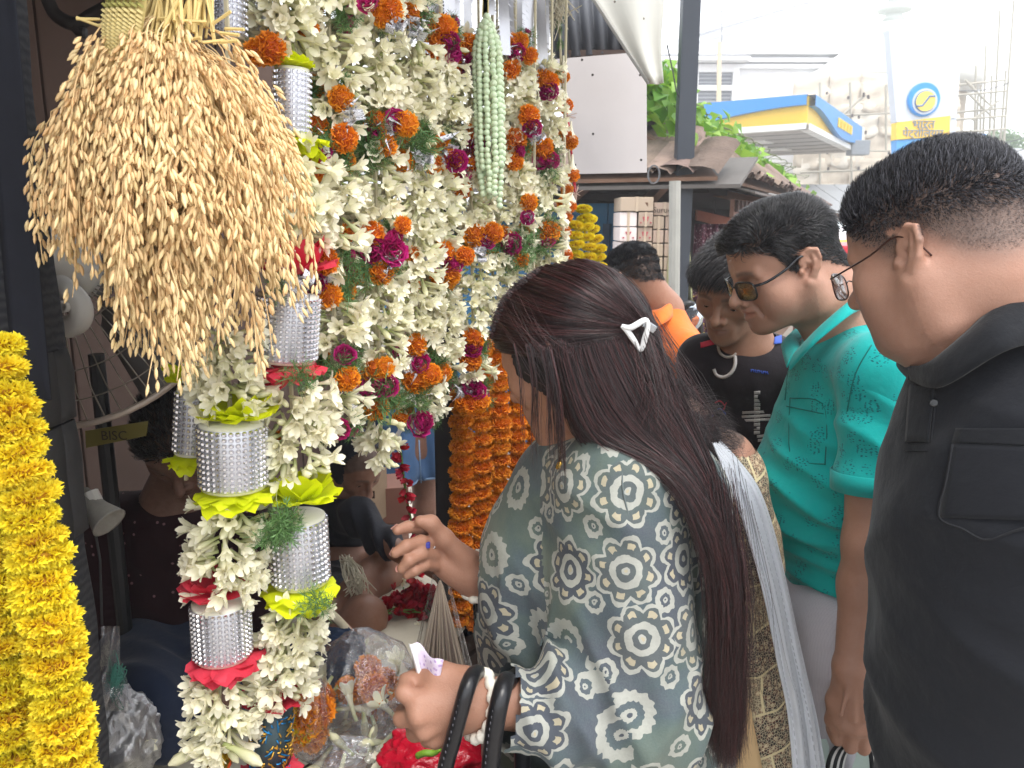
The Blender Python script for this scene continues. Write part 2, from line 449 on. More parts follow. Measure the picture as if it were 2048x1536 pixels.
def sheet(px0,px1,py0,py1,Y,seed):
 rows=[]
 for j in range(9):
  row=[]
  for i in range(9):
   p=Q(px0+(px1-px0)*i/8,py0+(py1-py0)*j/8,Y)
   p[1]+=.05*math.sin(i*1.9+seed)*(0.3+j/8)+.05*math.sin(j*1.7+i*.6+seed*2);p[2]-=.12*math.sin(math.pi*i/8)*(j/8+.2)
   row.append(p)
  rows.append(row)
 return rows
k=0
for r,(ya,yb_)in enumerate(((150,215),(212,262),(258,325),(320,375),(370,450))):
 xs=[1590,1664,1726,1790,1852,1915]if r%2==0 else[1590,1640,1700,1762,1830,1915]
 for a,b in zip(xs[:-1],xs[1:]):
  s_=MB();s_.smooth=True;s_.grid(sheet(a-4,b+4,ya-4,yb_+6,29.5-.05*(k%3)-.02*r,k));k+=1
  ob=s_.part('sacking_sheet',m_sack if k%4 else M('pale sacking',rgb(226,218,204),.95,var=.12,scale=.7,bump=.35,bscale=5,bdist=.03),sh);solidify(ob,.02)
sc_=thing('bamboo_scaffold','lattice of thin tied bamboo poles beside the sacking wrapped building','scaffold',Q(1960,250,28))
def pole(a,b,r,Ya,Yb_=None):
 p=MB();p.tube([Q(*a,Ya),Q(*b,Yb_ or Ya)],[r,r*.75],6);p.part('pole',m_bamboo,sc_)
for i,(x0,x1,yt)in enumerate(((1945,1952,130),(1962,1972,90),(1980,2000,20),(1998,2028,0),(1990,2012,140),(1958,1962,170),(1972,1984,150),(1948,1956,190))):
 pole((x0,420),(x1,yt),.042,27.5+.3*(i%3))
for i,(y0,y1)in enumerate(((168,160),(188,182),(222,216),(262,258),(300,296),(236,232))):pole((1900,y0+4),(2012,y1),.045,27.3-.2*(i%2))
for i,(a,b)in enumerate((((1940,190),(1990,240)),((1945,240),(2000,200)),((1940,260),(1990,300)),((1930,160),(1985,215)))):pole(a,b,.04,27.1)
for i,(a,b)in enumerate((((1640,165),(1640,380)),((1700,165),(1704,400)),((1772,170),(1772,300)),((1875,180),(1880,330)),((1600,234),(1790,226)),((1590,300),(1780,302)),((1600,345),(1780,338)),((1730,190),(1640,270)))):pole(a,b,.045,29.0)
kn=MB()
for _ in range(26):
 p=Q(random.uniform(1610,1800),random.choice((190,232,270,302,340))+random.uniform(-6,6),28.9);kn.box(p,(.03,.03,random.uniform(.03,.07)))
tag(kn.part('tie',M('dark cord',rgb(70,60,55),.9),sc_),kind='stuff')
# ---- fuel station canopy
m_blue=M('canopy blue',rgb(38,132,205),.45,var=.05,bump=0);m_yel=M('canopy yellow',rgb(240,196,40),.5,var=.05,bump=0)
cn=thing('fuel_station_canopy','blue and yellow fuel station canopy with a wavy fascia and grey underside','canopy',Q(1600,250,20))
K0=Q(1618,190,20);zT=K0[2];zB=Q(1600,258,20)[2]
Lp=V(Q(1240,214,22.6)[0],22.9,0);Rp=V(Q(1722,264,26.5)[0],26.8,0);Kp=V(K0[0],20,0)
zW0=Q(1618,212,20)[2]
def fascia(A,B,wave,nm,pr=0.0):
 n=40;dirn=nrm(B-A);nor=nrm(np.cross(dirn,UP));nor=nor if nor[1]<0 else-nor
 bl,yl=[[],[]],[[],[]]
 for i in range(n+1):
  t=i/n;P=A+(B-A)*t;zw=wave(t)
  bl[0].append(P+nor*.16+UP*zT);bl[1].append(P+nor*.16+UP*zw)
  yl[0].append(P+UP*(zT-.02));yl[1].append(P+UP*(zB+.14))
 b=MB();b.smooth=False;b.grid(bl)
 tk=MB();tk.grid([bl[1],[p-nor*.155 for p in bl[1]]]);b.grid([bl[1],[p-nor*.155 for p in bl[1]]])
 b.grid([bl[0],[p-nor*1.0 for p in bl[0]]])
 b.part('blue_fascia',m_blue,cn)
 y=MB();y.grid(yl);y.part('yellow_fascia',m_yel,cn)
 tr=MB();tr.grid([[p+nor*.05-UP*.002 for p in yl[1]],[p+nor*.05-UP*.14 for p in yl[1]],[p-nor*.2-UP*.14 for p in yl[1]]]);tr.part('white_edge',M('canopy edge',rgb(235,235,232),.6,var=.05),cn)
hT=zT-zB
fascia(Kp,Lp,lambda t:zW0-hT*.58*sm(0.0,.95,t)+.02,'l')
fascia(Kp,Rp,lambda t:zW0-hT*(.50*sm(.05,.55,t)-.10*sm(.6,.95,t)),'r')
so=MB();so.prism([Kp+UP*zB+V(0,.1,.02),Lp+UP*zB+V(0,.1,.02),Lp+Rp-Kp+UP*zB+V(0,0,.02),Rp+UP*zB+V(-.1,0,.02)],(0,0,.12))
so.part('soffit',M('soffit grey',rgb(176,170,164),.7,var=.08,scale=1),cn)
for i in range(6):
 s_=MB();e=nrm(Lp-Kp);a=Kp+(Rp-Kp)*(i+1)/7+UP*(zB+.005);b=a+(Lp-Kp)*.98
 s_.box((a+b)/2,(np.linalg.norm(b-a)/2,.012,.006),rot_to(UP,e));s_.part('soffit_joint',M('joint',rgb(120,116,112),.8),cn)
for(px,py)in((1508,285),(1548,299),(1450,286)):
 p=QZ(px,py,zB);lt=MB();lt.box(p+V(0,0,0),(.42,.42,.02),rot_to(UP,nrm(Lp-Kp)),bev=.008);lt.part('ceiling_light',M('light cover',rgb(235,232,226),.4),cn)
er=nrm(Rp-Kp);nr_=nrm(np.cross(er,UP));nr_=nr_ if nr_[1]<0 else-nr_
lt=MB()
for i in range(9):
 t=.42+.035*i;P=Kp+(Rp-Kp)*t+nr_*.18+UP*(zT-hT*.28)
 lt.box(P,(.085,.015,.03),rot_to(UP,er));lt.box(P-UP*.12,(.025 if i%2 else .085,.015,.09),rot_to(UP,er))
lt.part('raised_lettering',m_yel,cn)
fl=MB();p=Q(1716,296,25.8);fl.box(p,(.28,.22,.22),bev=.03);fl.part('floodlight',M('flood grey',rgb(130,136,142),.5),cn)
for t,s_ in((.45,.5),):
 c_=MB();P=Kp+(Lp-Kp)*t+(Rp-Kp)*s_;c_.box(P+UP*zB/2,(.3,.3,zB/2));c_.part('column',m_whitetrim,cn)
 # ---- fuel station totem sign
tt=thing('fuel_station_sign','tall white fuel station sign with a round blue and yellow emblem above yellow Hindi lettering','sign',Q(1848,240,17))
Yt=17.0
def q(px,py,dy=0):return Q(px,py,Yt+dy)
def panel(nm,pts,mat,th=.25,dy=0):
 b=MB();b.prism([q(*a,dy)for a in pts],(0,th,0));return b.part(nm,mat,tt)
m_signw=M('sign white',rgb(196,203,214),.35,var=.03,bump=0);m_signb=M('sign blue',rgb(70,150,215),.4,var=.04,bump=0)
panel('white_panel',[(1778,60),(1925,50),(1912,236),(1793,244)],m_signw)
panel('yellow_panel',[(1794,245),(1901,231),(1898,272),(1793,279)],M('sign yellow',rgb(244,200,66),.4,var=.04,bump=0),.25,-.03)
panel('blue_panel',[(1793,280),(1899,274),(1903,420),(1797,420)],m_signb)
panel('side_edge',[(1913,60),(1926,50),(1913,236),(1903,420),(1897,420),(1900,236)],m_signw,.3,.02)
ec=q(1848,199,-.04);px_=Yt/F_PX
def disc(r,c,y,mat,nm,n=40,th=.03):
 b=MB();b.lathe([(r,0),(r,th)],n,V(c[0],Yt+y,c[2]),rotx(math.pi/2));b.part(nm,mat,tt)
disc(31*px_,ec,-.005,m_signb,'emblem_ring');disc(29*px_,ec,-.03,M('emblem blue',rgb(30,140,220),.4,var=.03,bump=0),'emblem_disc')
e2=q(1846,204,0)
disc(23.5*px_,e2,-.05,m_signw,'emblem_white',40);disc(19.5*px_,e2,-.07,M('emblem line',rgb(60,110,170),.4,bump=0),'emblem_line');disc(18*px_,e2,-.09,M('emblem yellow',rgb(240,208,90),.4,var=.03,bump=0),'emblem_centre')
sw=MB();sw.tube([e2+V(-16*px_,-.125,-9*px_),e2+V(-6*px_,-.125,-8*px_),e2+V(0,-.125,0),e2+V(6*px_,-.125,9*px_),e2+V(16*px_,-.125,9*px_)],.018,6);sw.part('emblem_curve',M('emblem line',(0,0,0)),tt)
def letters(txt,loc,size,mat,parent,R=None,depth=.004,align='CENTER',nm='lettering',sx=1.0):
 cu=bpy.data.curves.new('txt','FONT');cu.body=txt;cu.size=size;cu.align_x=align;cu.align_y='CENTER';cu.extrude=depth;cu.resolution_u=3
 to=bpy.data.objects.new('txt',cu);COL.objects.link(to);dg=bpy.context.evaluated_depsgraph_get()
 me=bpy.data.meshes.new_from_object(to.evaluated_get(dg));bpy.data.objects.remove(to);bpy.data.curves.remove(cu)
 me.materials.clear();me.materials.append(mat);me.name=nm
 R=np.stack([V(1,0,0),V(0,0,1),V(0,-1,0)],1)if R is None else R
 m4=Matrix([list(R[i]*np.array([sx,1,1]))+[loc[i]-(parent.location[i]if parent else 0)]for i in range(3)]+[[0,0,0,1]])
 return link(nm,me,parent,mat4=m4)
m_hin=M('sign letter',rgb(120,132,150),.5,bump=0)
letters('\u092d\u093e\u0930\u0924',q(1847,249,-.045),.23,m_hin,tt,depth=.006,sx=1.05)
letters('\u092a\u0947\u091f\u094d\u0930\u094b\u093f\u0932\u092f\u092e',q(1846,267,-.045),.215,m_hin,tt,depth=.006,sx=1.0)
# ---- far houses, wires and tree, right edge
m_far=[M('far wall a',rgb(196,190,182),.9,var=.12,scale=.8),M('far wall b',rgb(150,146,142),.9,var=.15,scale=.8),M('tin',rgb(150,152,154),.6,var=.2,scale=1)]
def house(nm,lab,px0,px1,pyt,Y,mat,roofm,over=.5):
 t=thing(nm,lab,'house',(Q((px0+px1)/2,443,Y)[0],Y,0));a,b=Q(px0,pyt,Y)[0],Q(px1,pyt,Y)[0];zt_=Q(px0,pyt,Y)[2]
 m=MB();m.box(((a+b)/2,Y+2,zt_/2),((b-a)/2,2,zt_/2));m.part('wall',mat,t)
 for i in range(6):
  x0=a-over+(b-a+2*over)*i/6;x1=a-over+(b-a+2*over)*(i+1)/6
  r=MB();r.prism([V(x0,Y-1.2,zt_-.35),V(x1-.02,Y-1.2,zt_-.35),V(x1-.02,Y+2,zt_+.55),V(x0,Y+2,zt_+.55)],(0,0,.05));r.part('roof_sheet',roofm,t)
 w_=MB()
 for fx in(.3,.7):
  w_=MB();w_.box((a+(b-a)*fx,Y-.03,zt_*.55),(.35,.04,.45));w_.part('window',M('dark opening',rgb(60,58,58),.8),t)
  w_=MB();w_.box((a+(b-a)*fx-.5,Y-.05,zt_*.4),(.06,.06,zt_*.4));w_.part('post',m_bamboo,t)
 return t
house('far_house','grey concrete house with tin eaves at the right edge behind the black shirted man',1985,2120,352,24,m_far[1],m_far[2])
house('far_house','pale house standing farthest up the lane, behind the tin eaved house',1975,2075,318,34,m_far[0],m_far[2])
house('far_house','low house with a bleached tin roof under the shrouded building',1640,1800,408,22,m_far[0],m_far[2])
bs=thing('blue_banner','blue cloth banner tied to the scaffold poles','banner',Q(1962,290,26))
b=MB();b.smooth=True;b.grid([[Q(1958+14*i/4+3*math.sin(j),268+52*j/6,26+.08*math.sin(i*2+j))for i in range(5)]for j in range(7)]);o=b.part('cloth',M('banner blue',rgb(60,140,200),.8),bs);solidify(o,.01)
for k,(a,c)in enumerate((((1905,180),(2100,120)),((1960,275),(2100,245)),((1990,295),(2100,262)))):
 o=MB();p0,p1=Q(*a,25),Q(*c,22);o.tube([p0+(p1-p0)*t-UP*.3*math.sin(math.pi*t)for t in np.linspace(0,1,8)],.012,5)
 tag(link('overhead_wire',o.mesh('overhead_wire',M('wire',rgb(90,90,92),.6))),('highest overhead wire, crossing the sky above the scaffold','thin overhead wire passing behind the blue banner','lowest overhead wire, dipping over the far tree')[k],'wire','overhead wires at the right edge')
def leaf_mesh(name,L,W,mat,bend=.25):
 b=MB();b.smooth=True;rows=[]
 for i in range(5):
  t=i/4;wd=W*math.sin(math.pi*min(1,t*.9+.08))**.7*(1-t*.35);z=-bend*L*t*t
  rows.append([V(-wd,L*t,z+wd*.25),V(0,L*t,z),V(wd,L*t,z+wd*.25)])
 b.grid(rows);return b.mesh(name,mat,fix=False)
def leafmat(name,c1,c2,trans=.35):
 t=NT(name);oi=t.n('ObjectInfo').outputs['Random'];gi=t.n('NewGeometry').outputs['Random Per Island']
 c=t.mix(t.math('FRACT',t.math('ADD',oi,gi)),c1,c2);return t.bsdf(c,.45,trans=trans)
m_leaf=leafmat('creeper leaf',rgb(84,138,40),rgb(150,190,70));m_leafd=leafmat('tree leaf',rgb(70,110,60),rgb(120,150,80))
tr=thing('far_tree','small round green tree beyond the scaffold at the right edge','tree',Q(2010,443,40))
c_=Q(2008,285,40);mb=MB();mb.smooth=True
for _ in range(900):
 d=np.random.normal(0,1,3);d=d/np.linalg.norm(d)*random.uniform(.35,1)*np.array([1.2,1.0,.62]);p=c_+d;R=rot_to(np.random.normal(0,1,3),np.random.normal(0,1,3));s_=.17
 mb._add([p+R@(V(x,y,0)*s_)for x,y in((-.5,0),(0,-.35),(.6,0),(0,.35))],[(0,1,2,3)])
tag(mb.part('crown',m_leafd,tr),kind='stuff');tk=MB();tk.tube([V(c_[0],40,0),c_],[.16,.07],8)
for _ in range(5):tk.tube([c_-UP*.5,c_+np.random.normal(0,.5,3)],[.06,.02],5)
tk.part('trunk',M('bark',rgb(90,76,62),.9),tr)
# ==== tiled-roof shop across the stall's end
m_tile=M('roof tile',rgb(122,104,94),.95,var=.45,scale=9,bump=.7,bscale=60,bdist=.01,rnd=.35)
m_tin=M('weathered tin',rgb(92,87,83),.7,var=.3,scale=5,bump=.3,bscale=30)
m_wood=M('old wood',rgb(120,92,74),.85,var=.35,scale=8,bump=.5,bscale=50)
m_bluew=M('blue painted boards',rgb(24,92,132),.6,var=.25,scale=6,bump=.3,bscale=40)
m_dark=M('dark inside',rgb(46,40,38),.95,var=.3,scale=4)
C=V(Q(1366,350,5.0)[0],5.0,0);zE=Q(1366,350,5.0)[2]
ShD=nrm(Q(1640,428,16)[:2].tolist()+[0]-np.array([C[0],C[1],0]));ShN=V(-ShD[1],ShD[0],0)
shop=thing('tiled_shop','low old shop with a clay tiled roof overgrown by a creeper and blue boarded side','shop',C)
def SH(a,b,z):return C+ShD*a+ShN*b+UP*z
Wd=1.1;Ln=11.0;zR=zE+.42
tb=MB();tb.smooth=True
tb.grid([[V(.052*math.cos(a),y,.034*math.sin(a))for a in np.linspace(0,math.pi,6)]for y in(-.12,.12)]);tb.grid([[V(.115*math.cos(a),y,.045*math.sin(a)-.012)for a in np.linspace(0,math.pi,6)]for y in(-.2,.2)])
tile_me=tb.mesh('roof_tile',m_tile)
rfl=MB()
rfl.prism([SH(-.15,-.2,zE-.03),SH(Ln,-.2,zE-.03),SH(Ln,Wd/2,zR),SH(-.15,Wd/2,zR)],(0,0,.02))
rfl.prism([SH(-.15,Wd+.2,zE-.03),SH(Ln,Wd+.2,zE-.03),SH(Ln,Wd/2,zR),SH(-.15,Wd/2,zR)],(0,0,.02))
rfl.part('roof_boards',m_wood,shop)
slope=nrm(V(0,0,0)+ShN*(Wd/2+.2)+UP*(zR-zE+.03));nor=nrm(np.cross(ShD,slope));nor=nor if nor[2]>0 else-nor
SL=math.hypot(Wd/2+.2,zR-zE+.03);nt_=0
for i in range(30):
 for j in range(6):
  if nt_>=175:break
  a=.6+i*.125;P=SH(a,-.2,zE-.03)+slope*(.16+j*(SL-.2)/5.5)+nor*(.05+.012*(5-j)%2)
  R=np.stack([ShD,slope,nor],1)@rotz(random.gauss(0,.09))@rotx(random.gauss(.05,.05))
  m4=Matrix([list(R[r])+[P[r]-C[r]+random.gauss(0,.008)]for r in range(3)]+[[0,0,0,1]])
  link('roof_tile',tile_me,shop,mat4=m4);nt_+=1
far_t=MB();far_t.smooth=True
for i in range(52):
 for j in range(5):
  P=SH(4.3+i*.13,-.2,zE-.03)+slope*(.16+j*(SL-.2)/4.6)+nor*.05
  R=np.stack([ShD,slope,nor],1)@rotz(random.gauss(0,.06))
  far_t._add([P+R@V(.062*math.cos(a),y,.034*math.sin(a))for y in(-.2,.2)for a in np.linspace(0,math.pi,5)],[(k,k+1,k+6,k+5)for k in range(4)])
tag(far_t.part('roof_tile',m_tile,shop),kind='stuff')
ev=MB()
for k in range(9):
 a0,a1=-.15+k*1.25,-.15+(k+1)*1.25-.03
 e_=MB();e_.prism([SH(a0,-.45,zE-.12-.015*(k%2)),SH(a1,-.45,zE-.12-.015*(k%2)),SH(a1,.25,zE+.06),SH(a0,.25,zE+.06)],(0,0,.012));e_.part('eave_sheet',m_tin,shop)
db=MB();db.box(SH(Ln/2,-.30,zE-.2),(Ln/2,.012,.055),np.stack([ShD,ShN,UP],1));db.part('eave_board',M('brown board',rgb(128,96,82),.8,var=.2),shop)
dn=MB()
for k in range(70):dn.box(SH(.05+k*.155,-.325,zE-.185),(.035,.008,.035),np.stack([ShD,ShN,UP],1))
tag(dn.part('dentil',M('dentil',rgb(70,54,48),.9),shop),kind='stuff')
sd_=MB();sd_.prism([SH(-.5,-.42,zE-.1),SH(-.5,1.9,zE-.1),SH(.1,1.9,zE+.08),SH(.1,-.42,zE+.08)],(0,0,.02));sd_.part('eave_sheet',m_tin,shop)
gt=MB();gt.prism([SH(-.5,-.3,zE-.06),SH(-.5,Wd+.3,zE-.06),SH(1.2,Wd/2+.2,zR),SH(1.2,Wd/2-.2,zR)],(0,0,.02));gt.part('roof_boards',m_wood,shop)
hs_=nrm(ShD*1.7+UP*(zR-zE+.06));hn_=nrm(np.cross(ShN,hs_));hn_=hn_ if hn_[2]>0 else-hn_;HL=math.hypot(1.7,zR-zE+.06)
for j in range(6):
 for i in range(24):
  f_=(j+.5)/6;hw_=(Wd/2+.3)*(1-f_*.8)+.05;b_=-.22+i*.125
  if abs(b_-Wd/2)>hw_:continue
  P=SH(-.5,b_,zE-.02)+hs_*(.17+j*(HL-.2)/5.6)+hn_*(.04+random.random()*.015)
  R=np.stack([-ShN,hs_,hn_],1)@rotz(random.gauss(0,.14))@rotx(random.gauss(.06,.07))
  link('roof_tile',tile_me,shop,mat4=Matrix([list(R[r])+[P[r]-C[r]+random.gauss(0,.008)]for r in range(3)]+[[0,0,0,1]]))
bms=MB()
for k in range(4):
 x_=MB();x_.box(SH(-.2,.1+k*.5,zE-.1),(.34,.03,.025),np.stack([ShD,ShN,UP],1)@roty(-.29));x_.part('rafter',m_wood,shop)
for k in range(11):
 x_=MB();x_.box(SH(.9+k*.95,-.06,zE-.08),(.03,.4,.03),np.stack([ShD,ShN,UP],1)@rotx(.25));x_.part('rafter',m_wood,shop)
for k in range(12):
 x_=MB();x_.box(SH(.12,.42+k*.16,zE/2-.08),(.02,.077,zE/2-.08),np.stack([ShD,ShN,UP],1),bev=.006);x_.part('board',m_bluew,shop)
for k,(b_0,w_)in enumerate(((.50,.022),(.60,.022),(.82,.022))):
 for zc in(zE-.45,zE-1.0,zE-1.5):
  x_=MB();x_.box(SH(.085,b_0,zc),(.02,w_,.16),np.stack([ShD,ShN,UP],1));x_.part('shutter_slot',M('blue shadow',rgb(12,44,70),.7),shop)
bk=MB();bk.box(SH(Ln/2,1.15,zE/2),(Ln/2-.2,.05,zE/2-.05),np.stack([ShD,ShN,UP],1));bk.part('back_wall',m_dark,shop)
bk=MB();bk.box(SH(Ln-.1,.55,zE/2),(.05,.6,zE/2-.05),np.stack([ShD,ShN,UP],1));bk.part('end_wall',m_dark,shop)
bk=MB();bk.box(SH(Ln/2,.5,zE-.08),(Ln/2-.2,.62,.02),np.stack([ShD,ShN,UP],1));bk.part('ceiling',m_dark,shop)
for k in range(4):
 x_=MB();x_.box(SH(2.2+k*2.6,.1,zE/2-.12),(.05,.05,zE/2-.12),np.stack([ShD,ShN,UP],1));x_.part('post',m_wood,shop)
ct=MB();ct.box(SH(5.5,.35,.42),(5.0,.3,.42),np.stack([ShD,ShN,UP],1));ct.part('counter',m_wood,shop)
crp=thing('roof_creeper','bright green leafy creeper sprawling along the ridge of the tiled roof','creeper',SH(3,Wd/2,zR))
lm=[leaf_mesh('leaf',.09,.040,m_leaf,b)for b in(.15,.4)]
vin=MB()
for s_ in range(7):
 pts=[SH(a,Wd/2-.2+.25*math.sin(a*1.7+s_),zR+.06+.04*abs(math.sin(a*2.3+s_*2)))for a in np.linspace(-.2+.3*s_,5+s_,26)]
 vin.tube(pts,.005,5)
vin.part('vine',M('vine',rgb(96,104,60),.8),crp)
stf=MB();stf.smooth=True;nl=0
for k in range(7000):
 a=abs(random.gauss(0,1))*3.4-.3
 if a>Ln:continue
 top=(.26 if a<.45 else .17)*(1+.5*math.sin(a*2.1)+.3*math.sin(a*5.3+1))*max(.3,1-a/9)+.06
 b=Wd/2-abs(random.gauss(0,.24))+.08;zz_=zR+.07-.58*max(0,Wd/2-b)+random.random()**.8*top
 P=SH(a,b,zz_);R=rot_to(nrm(V(*np.random.normal(0,.55,3))+UP*.7-ShN*.5),np.random.normal(0,1,3))
 s_=random.uniform(.6,1.25)
 if nl<290 and a<2.4 and b<Wd/2+.05:
  m4=Matrix([list(R[r]*s_)+[P[r]-crp.location[r]]for r in range(3)]+[[0,0,0,1]]);link('leaf',lm[k%2],crp,mat4=m4);nl+=1
 else:
  stf._add([P+R@(V(x,y,z)*s_)for x,y,z in((0,-.06,0),(-.052,.0,.02),(0,.0,0),(.052,.0,.02),(0,.065,-.02))],[(0,2,1),(0,3,2),(1,2,4),(2,3,4)])
tag(stf.part('leaf',m_leaf,crp),kind='stuff')
# ---- poles
pl=thing('black_pole','tall black square pole rising from the corner of the tiled roof','pole',Q(1366,340,4.6))
b=MB();b.box(V(Q(1367,340,4.6)[0],4.6,3.2),(.048,.048,3.2),bev=.008);b.part('shaft',M('black paint',rgb(44,50,60),.5,var=.1,bump=.05),pl)
b=MB();b.tube([Q(1334,90,4.55),Q(1345,140,4.55),Q(1352,180,4.56),Q(1363,205,4.57),Q(1372,250,4.6),Q(1382,282,4.8),Q(1392,310,5.0)],.004,5);b.part('cable',M('cable',rgb(50,50,52),.6),pl)
pl=thing('grey_post','thin grey iron post under the corner of the tiled eave','post',Q(1352,480,4.3))
b=MB();b.tube([V(Q(1350,362,4.3)[0],4.3,Q(1350,362,4.3)[2]),V(Q(1362,600,4.3)[0],4.3,0)],.030,10);b.part('shaft',M('grey iron',rgb(158,158,152),.6,var=.2,scale=10),pl)
b=MB();c_=V(Q(1350,358,4.3)[0],4.3,Q(1350,358,4.3)[2]);b.tube([c_+V(.03*math.cos(t),-.05,.045*math.sin(t)+.02)-V(.12,0,0)for t in np.linspace(0,6.28,14)],.005,5,cap=False);b.part('wire_loop',M('wire',(0,0,0)),pl)
# ---- stacked cartons beside the blue boards
m_cart=M('brown carton',rgb(178,160,142),.85,var=.12,scale=4,rnd=.08);m_cartw=M('white carton',rgb(226,214,210),.8,var=.06,rnd=.05);m_mark=M('red print',rgb(176,70,84),.7,bump=0)
m_tape=M('tape',rgb(190,172,150),.3)
Yc=4.55;cl=Q(1240,400,Yc)[0];pxm=Yc/F_PX
def carton(x0,x1,zt_,h,dpt,y,white,lab,mark):
 t=thing('carton',lab,'carton',(0.5*(x0+x1),y,zt_-h));w_=(x1-x0)/2-.004
 b=MB();b.box((0.5*(x0+x1),y+dpt/2,zt_-h/2),(w_,dpt/2,h/2-.003),bev=.006);b.part('box',m_cartw if white else m_cart,t)
 b=MB();b.box((0.5*(x0+x1),y+dpt/2-.002,zt_-h/2),(.007,dpt/2+.0015,h/2-.001));b.part('tape',m_tape,t)
 if mark:
  b=MB();cx,cz=.5*(x0+x1),zt_-h*.48;s_=h*.22;y_=y-.003
  if mark==1:b.prism([V(cx-s_,y_,cz+s_*.7),V(cx+s_,y_,cz+s_*.7),V(cx,y_,cz-s_)],(0,.002,0))
  else:
   for dx in(-.5,.5):b.prism([V(cx+dx*s_-s_*.5,y_,cz+s_*.7),V(cx+dx*s_+s_*.5,y_,cz+s_*.7),V(cx+dx*s_,y_,cz-s_*.8)],(0,.002,0))
  for dx in(-1.5,1.5):b.box((cx+dx*s_,y_,cz-s_*1.1),(s_*.25,.002,s_*.2))
  b.part('printed_mark',m_mark,t)
 return t
zt0=Q(1265,393,Yc)[2];hrow=29.0*pxm
rows_w=[('wide carton with red edge print, topmost of the white stack',0),('plain white carton second from the top of the white stack',0)]+[(f'white carton with one red triangle, {n} from the top of its stack',1)for n in('third','fourth','fifth','sixth','seventh','eighth')]
xs=[cl,cl+36*pxm,cl+67*pxm]
for r in range(9):
 zt_=zt0-r*hrow
 if r==0:carton(xs[0],xs[2],zt_,hrow,.3,Yc,0,'wide brown carton with red end print, topmost of the carton stack',0)
 else:
  n_=('','second','third','fourth','fifth','sixth','seventh','eighth','ninth')[r]
  carton(xs[0],xs[1],zt_,hrow,.3,Yc+.01*(r%2),1,f'white carton in the left column beside the blue boards, {n_} layer from the top',1 if r>1 else 0)
  carton(xs[1],xs[2],zt_,hrow,.3,Yc+.015*((r+1)%2),r>3,f'narrow carton with red triangles in the middle column, {n_} layer from the top',2 if r<4 else 1)
x0,xm,x1=cl+67*pxm,cl+91*pxm,cl+113*pxm
for r in range(10):
 zt_=zt0-10*pxm-r*hrow*.92;n_=('top','second','third','fourth','fifth','sixth','seventh','eighth','ninth','tenth')[r]
 if r==0:
  t=carton(x0,x1,zt_,hrow*.92,.3,Yc+.03,0,'brown carton with dark flap and lettering on top of the brown stack',0)
  letters('Suruchi',(0.5*(x0+x1),Yc+.024,zt_-hrow*.55),.045,M('dark print',rgb(90,80,72),.8),t,depth=.001)
 else:
  carton(x0,xm,zt_,hrow*.92,.3,Yc+.03,0,f'plain brown carton left of the brown stack near the grey post, {n_} layer',0)
  carton(xm,x1,zt_,hrow*.92,.3,Yc+.035,0,f'plain brown carton right of the brown stack near the grey post, {n_} layer',0)
def drape(nm,lab,cat,px0,px1,py0,py1,Y,mat,amp=.03,nf=9,pinch=.25):
 t=thing(nm,lab,cat,Q((px0+px1)/2,py0,Y));b=MB();b.smooth=True;rows=[]
 for j in range(14):
  v=j/13;row=[]
  for i in range(41):
   u=i/40;wsc=1-pinch*(1-v);p=Q((px0+px1)/2+(u-.5)*(px1-px0)*wsc,py0+(py1-py0)*v,Y)
   p[1]+=amp*math.sin(u*nf*2*math.pi+.5*math.sin(v*4))*(.4+.6*v)+amp*.6*math.sin(u*23+v*3);row.append(p)
  rows.append(row)
 b.grid(rows);o=b.part('cloth',mat,t);solidify(o,.004);return t
drape('green_cloth','pale green cloth bundle hanging beside the grey iron post','cloth',1326,1384,460,600,4.6,M('pale green cloth',rgb(176,178,134),.8,var=.2,scale=9),.03,5)
drape('green_cloth','darker olive cloth hanging behind the grey iron post','cloth',1332,1376,450,510,4.75,M('olive cloth',rgb(104,128,62),.8,var=.2,scale=9),.02,4)
def speckle(name,base,spots,scale):
 t=NT(name);o=t.obj();v=t.n('TexVoronoi',i_Scale=scale);t.l(o,v.inputs['Vector'])
 r=t.ramp(v.outputs['Distance'],[(0.0,spots[0]),(.28,spots[0]),(.33,base),(1,base)],'CONSTANT')
 r2=t.ramp(t.math('FRACT',t.math('MULTIPLY',t.n('SeparateColor').outputs[0],1)),[(0,base),(1,base)])
 cc=t.n('SeparateColor');t.l(v.outputs['Color'],cc.inputs[0])
 c=t.mix(t.math('GREATER_THAN',cc.outputs[0],.55),r,t.ramp(v.outputs['Distance'],[(0,spots[1]),(.3,spots[1]),(.34,base),(1,base)],'CONSTANT'))
 return t.bsdf(c,.6)
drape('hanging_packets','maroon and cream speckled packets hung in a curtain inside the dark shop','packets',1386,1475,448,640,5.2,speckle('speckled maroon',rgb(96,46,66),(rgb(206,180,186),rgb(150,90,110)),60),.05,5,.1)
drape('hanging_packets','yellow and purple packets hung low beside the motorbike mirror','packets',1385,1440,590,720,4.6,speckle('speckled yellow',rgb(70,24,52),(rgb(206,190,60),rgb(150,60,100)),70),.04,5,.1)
bx=thing('wooden_plank','reddish wooden plank hung on wires inside the dark shop','plank',Q(1440,438,5.4));b=MB();b.prism([Q(1395,420,5.3),Q(1480,440,5.6),Q(1480,462,5.6),Q(1394,440,5.3)],(0,.06,0));b.part('board',M('reddish plank',rgb(158,110,92),.8,var=.2,scale=20),bx)
b=MB();b.tube([Q(1428,400,5.4),Q(1430,428,5.4)],.006,5);b.part('hanging_wire',M('wire',(0,0,0)),bx)
ss=MB();ss.smooth=False
hs=thing('hanging_sachets','strings of small foil sachets hanging under the tiled eave','sachets',SH(3,-.05,zE-.3))
